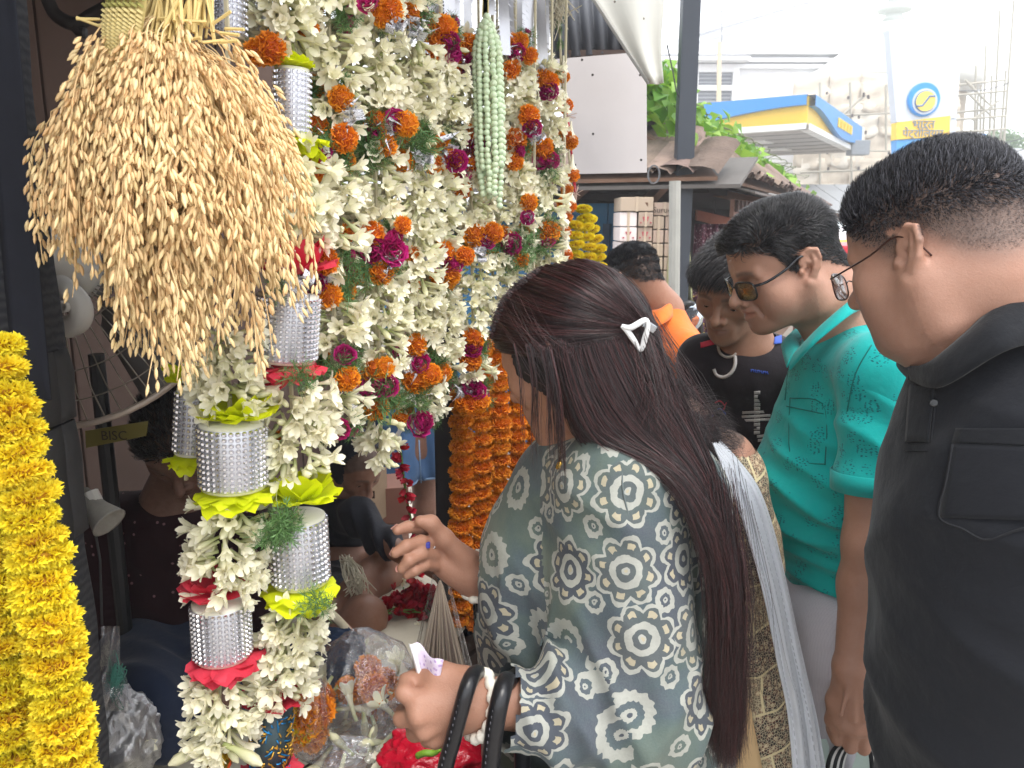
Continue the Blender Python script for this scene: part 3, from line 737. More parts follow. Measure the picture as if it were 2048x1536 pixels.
for i in range(34):
 for j in range(5):
  P=SH(1.5+i*.22,random.uniform(-.1,.15),zE-.36-j*.13);ss.box(P,(.05,.006,.055),np.stack([ShD,ShN,UP],1)@rotz(random.gauss(0,.4)))
tag(ss.part('sachet',leafmat('sachet foil',rgb(170,120,120),rgb(110,110,150),.05),hs),kind='stuff')
# ---- market umbrella and far shoppers, vehicle
um=thing('market_umbrella','white and lime striped market umbrella with a blue hem beyond the teal shirted man','umbrella',V(Q(1605,440,6.5)[0],6.5,0))
cc_=V(Q(1605,440,6.5)[0],6.5,0);zt_=Q(1605,408,6.5)[2]
for k in range(8):
 b=MB();b.smooth=True;rows=[]
 for j,(r,dz)in enumerate(((0.0,0),(.16,-.07),(.32,-.16),(.43,-.26),(.445,-.29),(.45,-.315))):
  rows.append([cc_+V(r*math.cos(a),r*math.sin(a),zt_+dz-.03*r*math.sin((a-k*math.pi/4)*4))for a in np.linspace(k*math.pi/4,(k+1)*math.pi/4,7)])
 b.grid(rows[:4]);b.m=1;b.grid(rows[3:5]);b.m=2;b.grid(rows[4:])
 o=b.part('canopy_panel',[M('umbrella white',rgb(228,238,240),.7,var=.04),M('umbrella lime',rgb(196,204,70),.7,var=.05),M('umbrella blue',rgb(60,96,180),.7,var=.05)],um);solidify(o,.003)
b=MB();b.tube([cc_,cc_+UP*(zt_+.03)],.012,8);b.part('pole',M('grey iron',(0,0,0)),um)
# ==== the flower stall
L0=V(-.364,.98,0);LD=nrm(V(.478,.878,0));LN=V(-LD[1],LD[0],0)
RL=np.stack([LD,LN,UP],1)
def ST(s,n,z):return L0+LD*s+LN*n+UP*z
PZ=.62
stall=thing('flower_stall','dark wooden flower stall with a roof and a low platform, hung full of garlands','stall',ST(.6,.8,0))
m_plank=M('dark plank',rgb(74,60,54),.9,var=.4,scale=5,bump=.5,bscale=45)
m_back=M('grimy brown wall',rgb(98,80,72),.95,var=.35,scale=4,bump=.5,bscale=18)
m_roofu=M('dark tin',rgb(76,78,84),.7,var=.25,scale=4,bump=.2,bscale=30)
for k in range(11):
 b=MB();b.box(ST(-1.25+k*.3,1.42,1.18),(.147,.02,1.15),RL,bev=.006);b.part('wall_board',m_back,stall)
for k in range(6):
 b=MB();b.box(ST(-1.4,.1+k*.25,1.18),(.02,.122,1.15),RL,bev=.006);b.part('wall_board',m_back,stall)
for k in range(6):
 b=MB();b.box(ST(-1.4+k*.46+.25,.6,2.34+.006*(k%2)),(.242,.95,.008),RL);b.part('roof_sheet',m_roofu,stall)
for k in range(4):
 b=MB();b.box(ST(-1.2+k*.8,.6,2.29),(.03,.92,.035),RL);b.part('rafter',m_plank,stall)
b=MB();b.tube([ST(-1.3,.0,2.12),ST(1.06,.0,2.12)],.018,8);b.part('rail',m_bamboo,stall)
for k in range(7):
 b=MB();b.box(ST(-1.2+k*.36+.0,.86,PZ-.02),(.176,.72,.018),RL,bev=.005);b.part('platform_board',m_plank,stall)
b=MB();b.box(ST(-.06,.15,PZ/2-.02),(1.32,.015,PZ/2-.025),RL);b.part('platform_front',m_plank,stall)
pil=thing('dark_pillar','black wooden pillar standing behind the orange marigold garlands','pillar',V(Q(893,900,1.86)[0],1.86,0))
b=MB();b.box(V(Q(893,900,1.86)[0],1.86,1.12),(.024,.05,1.12),bev=.006);b.part('shaft',M('black timber',rgb(34,34,40),.7,var=.3,bump=.3),pil)
drp=thing('black_cloth','black cloth hung below the orange marigold garlands','cloth',Q(930,1250,1.8))
b=MB();b.smooth=True;rows=[]
for j in range(10):
 rows.append([Q(896+8*i+j*4.5*i/14,1215+24*j,1.80+.02*math.sin(i*1.1)+.01*math.sin(i*.5+j))for i in range(15)])
b.grid(rows);o=b.part('cloth',M('black cloth',rgb(32,34,44),.9,var=.2),drp);solidify(o,.004)
t=NT('ribbed black cloth');oc=t.obj();wv=t.n('TexWave',wave_type='BANDS',bands_direction='Z',i_Scale=24,i_Distortion=3.0,i_Detail=2,i_Detail_Scale=3.0);t.l(oc,wv.inputs['Vector'])
c_=t.mix(wv.outputs['Fac'],rgb(44,44,46),rgb(76,75,74));c_=t.mix(t.noise(oc,7,4),c_,rgb(40,42,52))
m_post=t.bsdf(c_,.9,normal=t.bump(wv.outputs['Fac'],.35,.003))
pp=Q(130,650,1.0)-V(.042,0,0);post=thing('wrapped_post','thick square post wrapped in ribbed black cloth at the left of the stall','post',V(pp[0]-.10,1.0,0))
PW=.062
b=MB();b.smooth=True
rows=[]
for j in range(60):
 z=.02+j*2.3/59;row=[]
 for i in range(33):
  a=2*math.pi*i/32;e=2/7.0;cx=math.copysign(abs(math.cos(a))**e,math.cos(a));cy=math.copysign(abs(math.sin(a))**e,math.sin(a))
  r=1+.02*math.sin(z*31+a)+.025*math.sin(z*13+2*a)
  row.append(V(pp[0]-PW+cx*PW*r,1.03+cy*.05*r,z))
 rows.append(row)
b.grid(rows);b.part('shaft',m_post,post)
def band(y0,y1,gx,nm):
 b=MB();b.smooth=True;z0,z1=Q(150,y1,1.0)[2],Q(150,y0,1.0)[2];rows=[]
 for j in range(7):
  v=j/6;row=[]
  for i in range(33):
   a=2*math.pi*i/32;e=2/6.0;cx=math.copysign(abs(math.cos(a))**e,math.cos(a));cy=math.copysign(abs(math.sin(a))**e,math.sin(a))
   r=1.06+gx*math.sin(math.pi*v)+.02*math.sin(v*9+a*3)
   row.append(V(pp[0]-PW+cx*PW*r,1.03+cy*.05*r,z0+(z1-z0)*v+.018*cx))
  rows.append(row)
 b.grid(rows);o=b.part('cloth_wrap',M('black wrap',rgb(58,57,58),.9,var=.25,scale=20,bump=.3,bscale=120),post);solidify(o,.003)
band(740,885,.05,'a');band(890,1120,.02,'b')
b=MB();b.smooth=True
b.grid([[Q(-40+14*i+9*j,0+100*j,.965-.004*(i%2))for i in range(6)]for j in range(9)]);o=b.part('cloth_strip',M('navy strip',rgb(34,36,46),.9,var=.3,scale=30),post);solidify(o,.003)
for k,pts in enumerate((((96,0),(112,30),(150,48),(185,30),(240,0)),((150,48),(158,62),(170,66)))):
 o=MB();o.smooth=True;o.tube(spline([Q(x,y,1.62)for x,y in pts],16),.013 if k==0 else .011,8)
 tag(link('old_hose',o.mesh('old_hose',M('black rubber',rgb(44,38,36),.6))),('black hose looped along the brown wall at the top left','short end of black hose hanging off the loop at the top left')[k],'hose')
 # ---- neighbour's boards and awning at the stall's far end
nb=thing('hinged_signboard','large blank grey board hung at the far end of the stall','board',Q(1210,340,2.7))
b=MB();b.prism([Q(1112,118,2.7),Q(1293,103,2.76),Q(1294,345,2.76),Q(1142,348,2.7)],(0,.02,0));b.part('panel',M('grey board',rgb(196,190,190),.7,var=.1,scale=3,bump=.1),nb)
b=MB()
for(x,y)in((1164,120),(1185,150),(1186,268),(1280,150),(1282,320),(1150,330)):
 b=MB();b.lathe([(.004,0),(.004,.004)],8,Q(x,y,2.69),rotx(math.pi/2));b.part('nail',M('nail',rgb(70,66,64),.5,.6),nb)
nb2=thing('tin_hood','dark corrugated tin hood above the blank grey board','hood',Q(1200,60,2.8))
rows=[[],[]];p0,p1=Q(1085,-60,2.82),Q(1300,-60,2.86);q0,q1=Q(1108,116,2.74),Q(1294,102,2.8)
for i in range(81):
 f_=i/80;dy=.012*math.sin(f_*46);rows[0].append(p0+(p1-p0)*f_+V(0,dy,0));rows[1].append(q0+(q1-q0)*f_+V(0,dy,0))
b=MB();b.smooth=True;b.grid(rows);o=b.part('sheet',M('dark grey tin',rgb(84,86,92),.6,var=.2,scale=5,bump=.1),nb2);solidify(o,.006)
b=MB();b.box((Q(1108,116,2.74)+Q(1294,102,2.8))/2,(.16,.012,.012));b.part('batten',m_plank,nb2)
aw=thing('white_awning','white stained tarpaulin awning hanging in front of the tin hood','awning',Q(1300,20,2.5))
rows=[]
for j in range(13):
 v=j/12;row=[]
 for i in range(13):
  u_=i/12;y=-60+v*226;xl=1150+max(0,(y+60))*.66;xr=1328+3*math.sin(v*7)
  p=Q(xl+(xr-xl)*u_,y+2.5*math.sin(u_*5)*v,2.5);p[1]+=.012*math.sin(u_*8+v*2)+.03*u_*v;row.append(p)
 rows.append(row)
b=MB();b.smooth=True;b.grid(rows)
t=NT('stained tarpaulin');oc=t.obj();n_=t.noise(oc,6,4);c_=t.mix(t.math('MULTIPLY',n_,.5),rgb(238,238,232),rgb(208,204,192))
vo=t.n('TexVoronoi',i_Scale=16);t.l(oc,vo.inputs['Vector']);c_=t.mix(t.math('LESS_THAN',vo.outputs['Distance'],.05),c_,rgb(120,110,100))
m_tarp=t.bsdf(c_,.6,trans=.25,normal=t.bump(t.noise(oc,12,3),.2,.004))
o=b.part('sheet',m_tarp,aw);solidify(o,.003)
b=MB();b.tube([rows[j][0]for j in range(13)],.006,6);b.part('edge_cord',M('cord grey',rgb(170,168,164),.8),aw)
# ==== FLOWERS
def petalmat(name,base,tip,inner,rnd=.06,trans=.3,rough=.5):
 """colour by a painted attribute: r = along the petal"""
 t=NT(name);a=t.n('Attribute',attribute_name='Col');sp=t.n('SeparateColor');t.l(a.outputs['Color'],sp.inputs[0])
 c=t.ramp(sp.outputs[0],[(0,base),(.45,inner),(1,tip)])
 oi=t.n('ObjectInfo').outputs['Random'];h=t.n('HueSaturation');t.l(c,h.inputs['Color']);t.l(t.math('ADD',t.math('MULTIPLY',oi,2*rnd),1-rnd),h.inputs['Value'])
 t.l(t.math('ADD',t.math('MULTIPLY',t.math('FRACT',t.math('MULTIPLY',oi,5.7)),.012),.494),h.inputs['Hue'])
 return t.bsdf(h.outputs[0],rough,trans=trans)
m_tube=petalmat('tuberose',rgb(186,198,124),rgb(252,247,226),rgb(242,238,198),.09,.25)
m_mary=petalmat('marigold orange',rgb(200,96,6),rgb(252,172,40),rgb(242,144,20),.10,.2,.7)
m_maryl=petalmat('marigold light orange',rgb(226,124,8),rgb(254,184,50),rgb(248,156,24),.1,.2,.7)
m_maryy=petalmat('marigold yellow',rgb(190,134,0),rgb(255,240,66),rgb(252,224,30),.07,.2,.7)  # dark core tone: painted crevice darkness plus the deeper orange inside
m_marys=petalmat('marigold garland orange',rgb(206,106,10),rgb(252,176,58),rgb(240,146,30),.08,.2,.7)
m_rose=petalmat('magenta rose',rgb(120,8,70),rgb(206,50,134),rgb(176,22,104),.2,.25,.5)
def bake(b,name,mat,cols):
 me=b.mesh(name,mat,fix=False);set_col(me,np.array(cols));return me
def tuberose(kind,rng):
 """a waxy white flower on a curved tube; z is the way the flower points"""
 b=MB();b.smooth=True;cols=[]
 n=6;L=.031;bend=rng.uniform(-.006,.006)
 prof=[(.0022,0),(.0026,.35),(.0032,.75),(.0052,1.0)]if kind!='bud' else[(.002,0),(.0028,.4),(.005,.8),(.0046,1.05),(.0012,1.25)]
 P=[V(r*math.cos(2*math.pi*k/n)+bend*math.sin(z*1.6),r*math.sin(2*math.pi*k/n),z*L)for r,z in prof for k in range(n)]
 m=len(prof);b._add(P,[(i*n+k,i*n+(k+1)%n,(i+1)*n+(k+1)%n,(i+1)*n+k)for i in range(m-1)for k in range(n)])
 cols+=[(min(1,z*(.8 if kind!='bud' else .45)+(.1 if kind!='bud' else 0)),)*3 for r,z in prof for k in range(n)]
 if kind!='bud':
  op={'open':.95,'half':.5}[kind];off=V(bend*math.sin(1.6),0,L)
  for k in range(6):
   a=2*math.pi*k/6+rng.uniform(-.15,.15);o_=op*rng.uniform(.75,1.2);ln=rng.uniform(.014,.019)
   ca,sa=math.cos(a),math.sin(a);pts=[]
   for j,(t_,wd)in enumerate(((0,.0026),(.4,.0049),(.75,.0042),(1,.0006))):
    r=.0045+ln*(math.sin(o_*t_)/max(o_,.01)if False else t_*math.sin(o_*(.55+.6*t_)));z=ln*t_*math.cos(o_*(.55+.6*t_))
    for sgn in(-1,0,1):
     up_=.0014*(abs(sgn));pts.append(off+V(ca*r-sa*wd*sgn,sa*r+ca*wd*sgn,z+up_))
     cols.append((.62+.38*t_,)*3)
   b._add(pts,[(j*3+i,j*3+i+1,j*3+i+4,j*3+i+3)for j in range(3)for i in range(2)])
 return bake(b,'tuberose_flower',m_tube,cols)
rg=random.Random(3)
TUB=[tuberose(k,rg)for k in('open','half','half','half','bud','bud')]
def marigold(mat,rng,n=150,flat=.72,name='marigold_flower',frill=1.0):
 """a pompon of overlapping frilled petals, radius 1 unit = 20 mm, z up"""
 b=MB();b.smooth=True;cols=[]
 R=.02;nu,nv=12,7
 P=[V(R*.86*math.sin(math.pi*i/nv)*math.cos(2*math.pi*k/nu),R*.86*math.sin(math.pi*i/nv)*math.sin(2*math.pi*k/nu),R*flat*.86*math.cos(math.pi*i/nv))for i in range(nv+1)for k in range(nu)]
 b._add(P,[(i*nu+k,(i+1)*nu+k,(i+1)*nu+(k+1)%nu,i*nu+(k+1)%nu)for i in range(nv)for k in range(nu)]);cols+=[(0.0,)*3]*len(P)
 for i in range(n):
  z=1-2*(i+.5)/n;a=i*2.39996+rng.uniform(-.2,.2);s=math.sqrt(1-z*z)
  d=V(s*math.cos(a),s*math.sin(a),z);c=d*R*np.array([1,1,flat])*rng.uniform(.82,.98)
  out=nrm(d/np.array([1,1,flat]));tn=nrm(np.cross(out,np.random.RandomState(i).normal(0,1,3)+V(0,0,.01)));bt=np.cross(out,tn)
  w_=R*rng.uniform(.22,.34)*frill;h_=R*rng.uniform(.18,.34)
  q=[c-tn*w_*.6,c+tn*w_*.6,c+tn*w_+out*h_+bt*w_*.3,c+out*h_*rng.uniform(.5,.8)-bt*w_*.35,c-tn*w_+out*h_+bt*w_*.3]
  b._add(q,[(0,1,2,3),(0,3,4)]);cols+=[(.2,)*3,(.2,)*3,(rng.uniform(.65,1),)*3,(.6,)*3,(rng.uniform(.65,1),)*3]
 return bake(b,name,mat,cols)
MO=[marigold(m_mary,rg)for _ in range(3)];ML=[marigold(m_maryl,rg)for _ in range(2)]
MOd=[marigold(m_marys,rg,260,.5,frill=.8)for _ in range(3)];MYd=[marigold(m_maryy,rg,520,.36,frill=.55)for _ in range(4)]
m_rosemix=m_rose
def rose(rng):
 b=MB();b.smooth=True;cols=[];R=.017
 for i in range(34):
  t_=i/34;a=i*2.4;el=1.35-1.5*t_;r0=R*(.15+.55*t_)
  d=V(math.cos(a)*math.cos(el),math.sin(a)*math.cos(el),math.sin(el));c=d*R*.72*V(1,1,.8)
  tn=V(-math.sin(a),math.cos(a),0);up_=nrm(np.cross(d,tn))*(1 if el>0 else 1)
  w_=R*rng.uniform(.4,.6);h_=R*rng.uniform(.35,.6);rows=[]
  for j,(tt_,wd)in enumerate(((0,.6),(.6,1.0),(1,.8))):
   rows.append([c+d*h_*tt_*(.8)+up_*h_*tt_*.5+tn*w_*wd*s_+up_*rng.uniform(-.12,.12)*h_ for s_ in(-1,0,1)])
  b.grid(rows);cols+=[((0,.55,1)[j],)*3 for j in range(3)for _ in range(3)]
 return bake(b,'rose_flower',m_rose,cols)
RO=[rose(rg)for _ in range(3)]
m_fern=M('fern',rgb(92,128,72),.6,var=.3,scale=60,bump=0)
def fern():
 b=MB()
 for k in range(9):
  a=k*.7;d=V(math.cos(a)*.5,math.sin(a)*.5,-.25+.07*k);pts=[d*.0,d*.02,d*.045+V(0,0,.004)]
  b.tube(pts,.0005,3)
  for i in range(14):
   p=d*(.006+i*.003);
   for s_ in range(5):
    q=V(*np.random.normal(0,.007,3))+d*.006;b._add([p,p+q,p+q*.5+V(*np.random.normal(0,.0007,3))],[(0,1,2)])
 return b.mesh('fern_sprig',m_fern,fix=False)
FE=[fern()for _ in range(2)]
t=NT('silver tinsel');oc=t.obj();v=t.n('TexVoronoi',i_Scale=420);t.l(oc,v.inputs['Vector'])
m_tin2=t.bsdf(t.mix(t.math('LESS_THAN',v.outputs['Distance'],.28),rgb(206,206,212),rgb(96,98,106)),.35,.35,t.bump(v.outputs['Distance'],.6,.002))
def tinsel():
 b=MB();b.smooth=True
 for s_ in range(3):
  a0=rg.uniform(0,6.28);rows=[]
  for i in range(9):
   t_=i/8;c=V(math.cos(a0)*(.022*(t_-.3)),math.sin(a0)*.022*(t_-.3),.006*math.sin(t_*9+s_));tw=a0+t_*2
   sd=V(-math.sin(a0),math.cos(a0),.4*math.sin(tw))*.006;rows.append([c-sd,c,c+sd])
  b.grid(rows)
 for k in range(30):
  p=V(*np.random.normal(0,.009,3));b._add([p,p+V(*np.random.normal(0,.007,3)),p+V(*np.random.normal(0,.002,3))+V(.0015,0,0)],[(0,1,2)])
 return b.mesh('tinsel_bow',m_tin2,fix=False)
TI=[tinsel()for _ in range(2)]
def put(me,parent,P,zdir,spin=None,sc=1.0,name=None):
 R=rot_to(zdir,np.random.normal(0,1,3)if spin is None else spin)*sc;L=parent.location
 return link(name or me.name.split('.')[0],me,parent,mat4=Matrix([list(R[r])+[P[r]-L[r]]for r in range(3)]+[[0,0,0,1]]))
def path_fn(pts):
 pts=sorted(pts,key=lambda p:p[1]);ys=[p[1]for p in pts]
 return lambda y:Q(float(np.interp(y,ys,[p[0]for p in pts])),y,float(np.interp(y,ys,[p[2]for p in pts])))
def white_run(parent,fn,y0,y1,rad,skip=(),dens=1.0,rnd=rg,tail=False,fs=.84,nr=7):
 """tuberoses tied round a string, the flowers pointing out and a little down"""
 y=y0
 while y<y1:
  P=fn(y);Y=P[1];step=.0105*fs*F_PX/Y/dens
  if not any(a<=y<=b for a,b in skip):
   f_=1.0 if not tail else max(.45,min(1,(y1-y)/(90/Y)))
   a0=rnd.uniform(0,6.28);tv=nrm((CAMP-P)*V(1,1,0));sd=np.cross(UP,tv)
   for k in range(nr):
    a=a0+k*math.pi*2/nr+rnd.uniform(-.35,.35);c=math.cos(a)
    if c<-.35:continue
    d=tv*c+sd*math.sin(a);dz=rnd.uniform(-.75,.35)
    zdir=nrm(d*.8+UP*dz+sd*rnd.uniform(-.9,.9));me=TUB[int(rnd.random()*6)]
    s_=fs*rnd.uniform(.82,1.18);base=P+d*(rad*f_-.026*s_)+UP*rnd.uniform(-.01,.01)
    put(me,parent,base,zdir,None,s_)
  y+=step
def put_accent(parent,fn,rad,px,py,kind,sc=1.0):
 P0=fn(py);Y=P0[1]-rad*1.0;P=Q(px,py,Y);o=nrm(CAMP-P)
 jit=V(*np.random.normal(0,.35,3));zd=nrm(o+jit+UP*random.uniform(-.3,.3))
 me={'o':random.choice(MO),'l':random.choice(ML),'m':random.choice(RO),'f':random.choice(FE),'s':random.choice(TI)}[kind]
 if kind=='f':return put(me,parent,P+o*.004,zd,None,1.0*sc)
 return put(me,parent,P,zd,None,sc*{'o':.74,'l':.74,'m':.82,'s':1.1}[kind])
m_string=M('string',rgb(200,190,160),.9)
GAR=[]
def garland(label,px,Y,y0,y1,rad,accents,bands=(),px1=None,dens=1.0,Y1=None,group='tuberose garlands on the stall front',extra=True):
 fn=path_fn([(px,y0,Y),(px if px1 is None else px1,y1,Y if Y1 is None else Y1)])
 top=fn(y0);t=thing('tuberose_garland',label,'garland',top,group)
 s_=MB();s_.tube([V(top[0],top[1],2.12),top,fn((y0+y1)/2),fn(y1)],.0035,5);s_.part('string',m_string,t)
 white_run(t,fn,y0,y1-8,rad,bands,dens,tail=True)
 for a in accents:put_accent(t,fn,rad,*a)
 if extra:
  for(a,b)in bands:
   y=a
   while y<b:
    P=fn(y);tv=nrm((CAMP-P)*V(1,1,0));sd=np.cross(UP,tv)
    for s2 in(-1,1):
     put(random.choice(MO if random.random()<.6 else RO),t,P+sd*s2*rad*.5-tv*rad*.15+UP*random.uniform(-.01,.01),nrm(sd*s2+tv*random.uniform(-.6,.8)),None,.72)
     put(random.choice(FE),t,P+sd*s2*rad*.55+tv*rad*.3,nrm(sd*s2+tv),None,.8)
    y+=.026*F_PX/P[1]
 GAR.append(t);return t
G=garland
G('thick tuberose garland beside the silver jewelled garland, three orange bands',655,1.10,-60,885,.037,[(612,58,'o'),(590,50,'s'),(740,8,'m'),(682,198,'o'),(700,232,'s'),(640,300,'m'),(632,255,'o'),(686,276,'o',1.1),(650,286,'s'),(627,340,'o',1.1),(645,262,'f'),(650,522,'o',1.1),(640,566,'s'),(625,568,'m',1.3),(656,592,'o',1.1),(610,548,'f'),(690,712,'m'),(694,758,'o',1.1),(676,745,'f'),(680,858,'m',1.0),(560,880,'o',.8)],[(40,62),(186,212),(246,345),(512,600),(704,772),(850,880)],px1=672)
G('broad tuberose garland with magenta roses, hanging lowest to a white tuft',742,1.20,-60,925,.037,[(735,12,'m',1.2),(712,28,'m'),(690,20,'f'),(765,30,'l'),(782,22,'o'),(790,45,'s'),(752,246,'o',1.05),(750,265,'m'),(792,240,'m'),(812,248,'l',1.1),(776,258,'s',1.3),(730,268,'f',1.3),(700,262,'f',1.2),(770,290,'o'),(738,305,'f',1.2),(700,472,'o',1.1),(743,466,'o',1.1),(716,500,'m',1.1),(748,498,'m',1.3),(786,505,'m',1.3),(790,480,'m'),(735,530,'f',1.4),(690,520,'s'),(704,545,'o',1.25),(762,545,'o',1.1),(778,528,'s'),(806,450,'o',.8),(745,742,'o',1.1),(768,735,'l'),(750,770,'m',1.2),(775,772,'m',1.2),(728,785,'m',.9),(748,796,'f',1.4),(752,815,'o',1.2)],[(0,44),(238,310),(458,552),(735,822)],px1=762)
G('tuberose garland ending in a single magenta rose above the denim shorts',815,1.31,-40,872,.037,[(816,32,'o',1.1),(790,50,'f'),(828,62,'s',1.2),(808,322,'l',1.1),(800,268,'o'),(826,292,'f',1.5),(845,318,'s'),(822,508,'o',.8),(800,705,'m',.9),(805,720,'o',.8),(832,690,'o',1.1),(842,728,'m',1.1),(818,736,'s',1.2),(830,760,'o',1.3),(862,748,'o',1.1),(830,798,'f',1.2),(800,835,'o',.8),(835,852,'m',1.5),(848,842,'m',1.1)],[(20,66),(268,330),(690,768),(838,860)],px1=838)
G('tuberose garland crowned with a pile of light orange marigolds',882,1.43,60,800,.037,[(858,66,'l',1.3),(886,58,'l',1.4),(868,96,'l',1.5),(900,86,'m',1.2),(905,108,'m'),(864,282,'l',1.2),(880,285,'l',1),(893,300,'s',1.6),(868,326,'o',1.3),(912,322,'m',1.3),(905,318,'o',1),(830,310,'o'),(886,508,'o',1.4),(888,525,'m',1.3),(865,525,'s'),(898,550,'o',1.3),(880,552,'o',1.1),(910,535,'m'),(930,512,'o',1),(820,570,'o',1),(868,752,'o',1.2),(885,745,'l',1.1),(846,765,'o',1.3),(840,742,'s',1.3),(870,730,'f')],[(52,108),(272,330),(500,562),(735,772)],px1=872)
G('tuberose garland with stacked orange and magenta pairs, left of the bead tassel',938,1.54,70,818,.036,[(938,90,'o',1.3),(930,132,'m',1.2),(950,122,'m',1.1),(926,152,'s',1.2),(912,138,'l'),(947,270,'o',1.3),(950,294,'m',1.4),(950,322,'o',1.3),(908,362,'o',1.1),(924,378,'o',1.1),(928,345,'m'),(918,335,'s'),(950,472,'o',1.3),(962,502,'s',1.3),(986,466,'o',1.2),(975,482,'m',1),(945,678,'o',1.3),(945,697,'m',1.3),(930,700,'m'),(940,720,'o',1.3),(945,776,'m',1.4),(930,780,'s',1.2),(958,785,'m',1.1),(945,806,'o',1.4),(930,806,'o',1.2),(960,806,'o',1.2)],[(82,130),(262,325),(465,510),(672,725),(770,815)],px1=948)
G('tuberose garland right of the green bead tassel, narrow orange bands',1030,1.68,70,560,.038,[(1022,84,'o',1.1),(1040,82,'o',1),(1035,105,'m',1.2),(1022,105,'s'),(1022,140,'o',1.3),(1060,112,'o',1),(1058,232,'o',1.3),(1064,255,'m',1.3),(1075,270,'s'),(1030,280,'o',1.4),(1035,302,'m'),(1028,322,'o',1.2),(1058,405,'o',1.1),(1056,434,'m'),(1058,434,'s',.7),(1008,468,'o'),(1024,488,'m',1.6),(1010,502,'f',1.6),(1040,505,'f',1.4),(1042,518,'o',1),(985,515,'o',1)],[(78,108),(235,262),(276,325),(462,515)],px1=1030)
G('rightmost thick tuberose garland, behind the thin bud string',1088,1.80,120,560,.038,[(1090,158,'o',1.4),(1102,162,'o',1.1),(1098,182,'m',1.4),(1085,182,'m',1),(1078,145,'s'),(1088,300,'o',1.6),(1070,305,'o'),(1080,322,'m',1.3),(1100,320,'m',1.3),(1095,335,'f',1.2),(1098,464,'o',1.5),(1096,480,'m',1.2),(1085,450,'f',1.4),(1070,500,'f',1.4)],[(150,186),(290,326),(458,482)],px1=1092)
for k,(lab,px,Y,y1)in enumerate((('back row tuberose garland seen between the two leftmost thick garlands',700,1.22,760),('back row tuberose garland left of the pile of light orange marigolds',782,1.33,730),('back row tuberose garland right of the pile of light orange marigolds',850,1.44,720),('back row tuberose garland behind the green bead tassel',985,1.66,640),('back row tuberose garland farthest right behind the thick garlands',1060,1.80,540))):
 garland(lab,px,Y,(40,60,110,150,110)[k],y1,.036,[],[],dens=.85)
 # ---- string of caps and orange buds at the far end
t_=thing('bud_string','thin string of white caps and small orange marigolds at the far garland end','garland',Q(1121,110,1.9))
fb=path_fn([(1118,0,1.9),(1121,110,1.9),(1128,215,1.9),(1142,350,1.9),(1136,430,1.9),(1132,530,1.9)])
s_=MB();s_.tube([V(*(Q(1116,-20,1.9)[:2]),2.12)]+[fb(y)for y in range(0,540,30)],.003,6);s_.part('string',m_string,t_)
capm=MB();capm.smooth=True;capm.lathe([(.002,.0),(.003,.012),(.006,.024),(.012,.034),(.0135,.042),(.003,.040)],8);cap_me=capm.mesh('flower_cap',M('cap white',rgb(240,234,206),.6,var=.05,bump=0))
for i,(y,dx)in enumerate(((155,2),(212,2),(272,-4),(285,6),(350,2),(380,-6),(412,4),(408,-10),(432,-4),(465,-6),(510,0))):
 P=fb(y)+V(dx/F_PX*1.9,-.008,0);put(random.choice(MO),t_,P,nrm(V(random.gauss(0,.4),-1,random.gauss(0,.4))),None,.62+.2*random.random())
 put(cap_me,t_,P+V(0,.006,.046),-UP,None,1.0)
for y in(40,60,90):put(random.choice(FE),t_,fb(y),nrm(V(random.gauss(0,1),-1,0)),None,.5)
for i,(y,dx)in enumerate(((560-310,16),(395,14))):pass
rt=thing('red_thread','red cotton thread hanging beside the bud string','thread',Q(1140,230,1.92));s_=MB()
s_.tube([Q(1134,235,1.92),Q(1140,280,1.92),Q(1150,385,1.92)],.0022,5);s_.tube([Q(1137,240,1.92),Q(1146,330,1.92),Q(1152,386,1.92)],.0018,5)
s_.part('strand',M('red thread',rgb(190,40,60),.8),rt)
tf=MB()
for _ in range(26):p=Q(1135,232,1.92);tf.tube([p,p+np.random.normal(0,.009,3)],.0009,3);
for _ in range(26):p=Q(1152,388,1.92);tf.tube([p,p+np.random.normal(0,.009,3)],.0009,3)
tag(tf.part('tuft',M('pinkish fibre',rgb(206,180,168),.9),rt),kind='stuff')
jt=thing('jute_tuft','frayed tuft of pale jute string tied at the top of the far garlands','string',Q(1120,10,1.88));s_=MB()
for _ in range(70):
 p=Q(1112+random.uniform(-14,14),random.uniform(-30,8),1.88);s_.tube(spline([p,p+np.random.normal(0,.012,3)-UP*.012,p+np.random.normal(0,.02,3)-UP*.035],6),.0011,3)
tag(s_.part('fibre',M('jute fibre',rgb(206,198,176),.9),jt),kind='stuff')
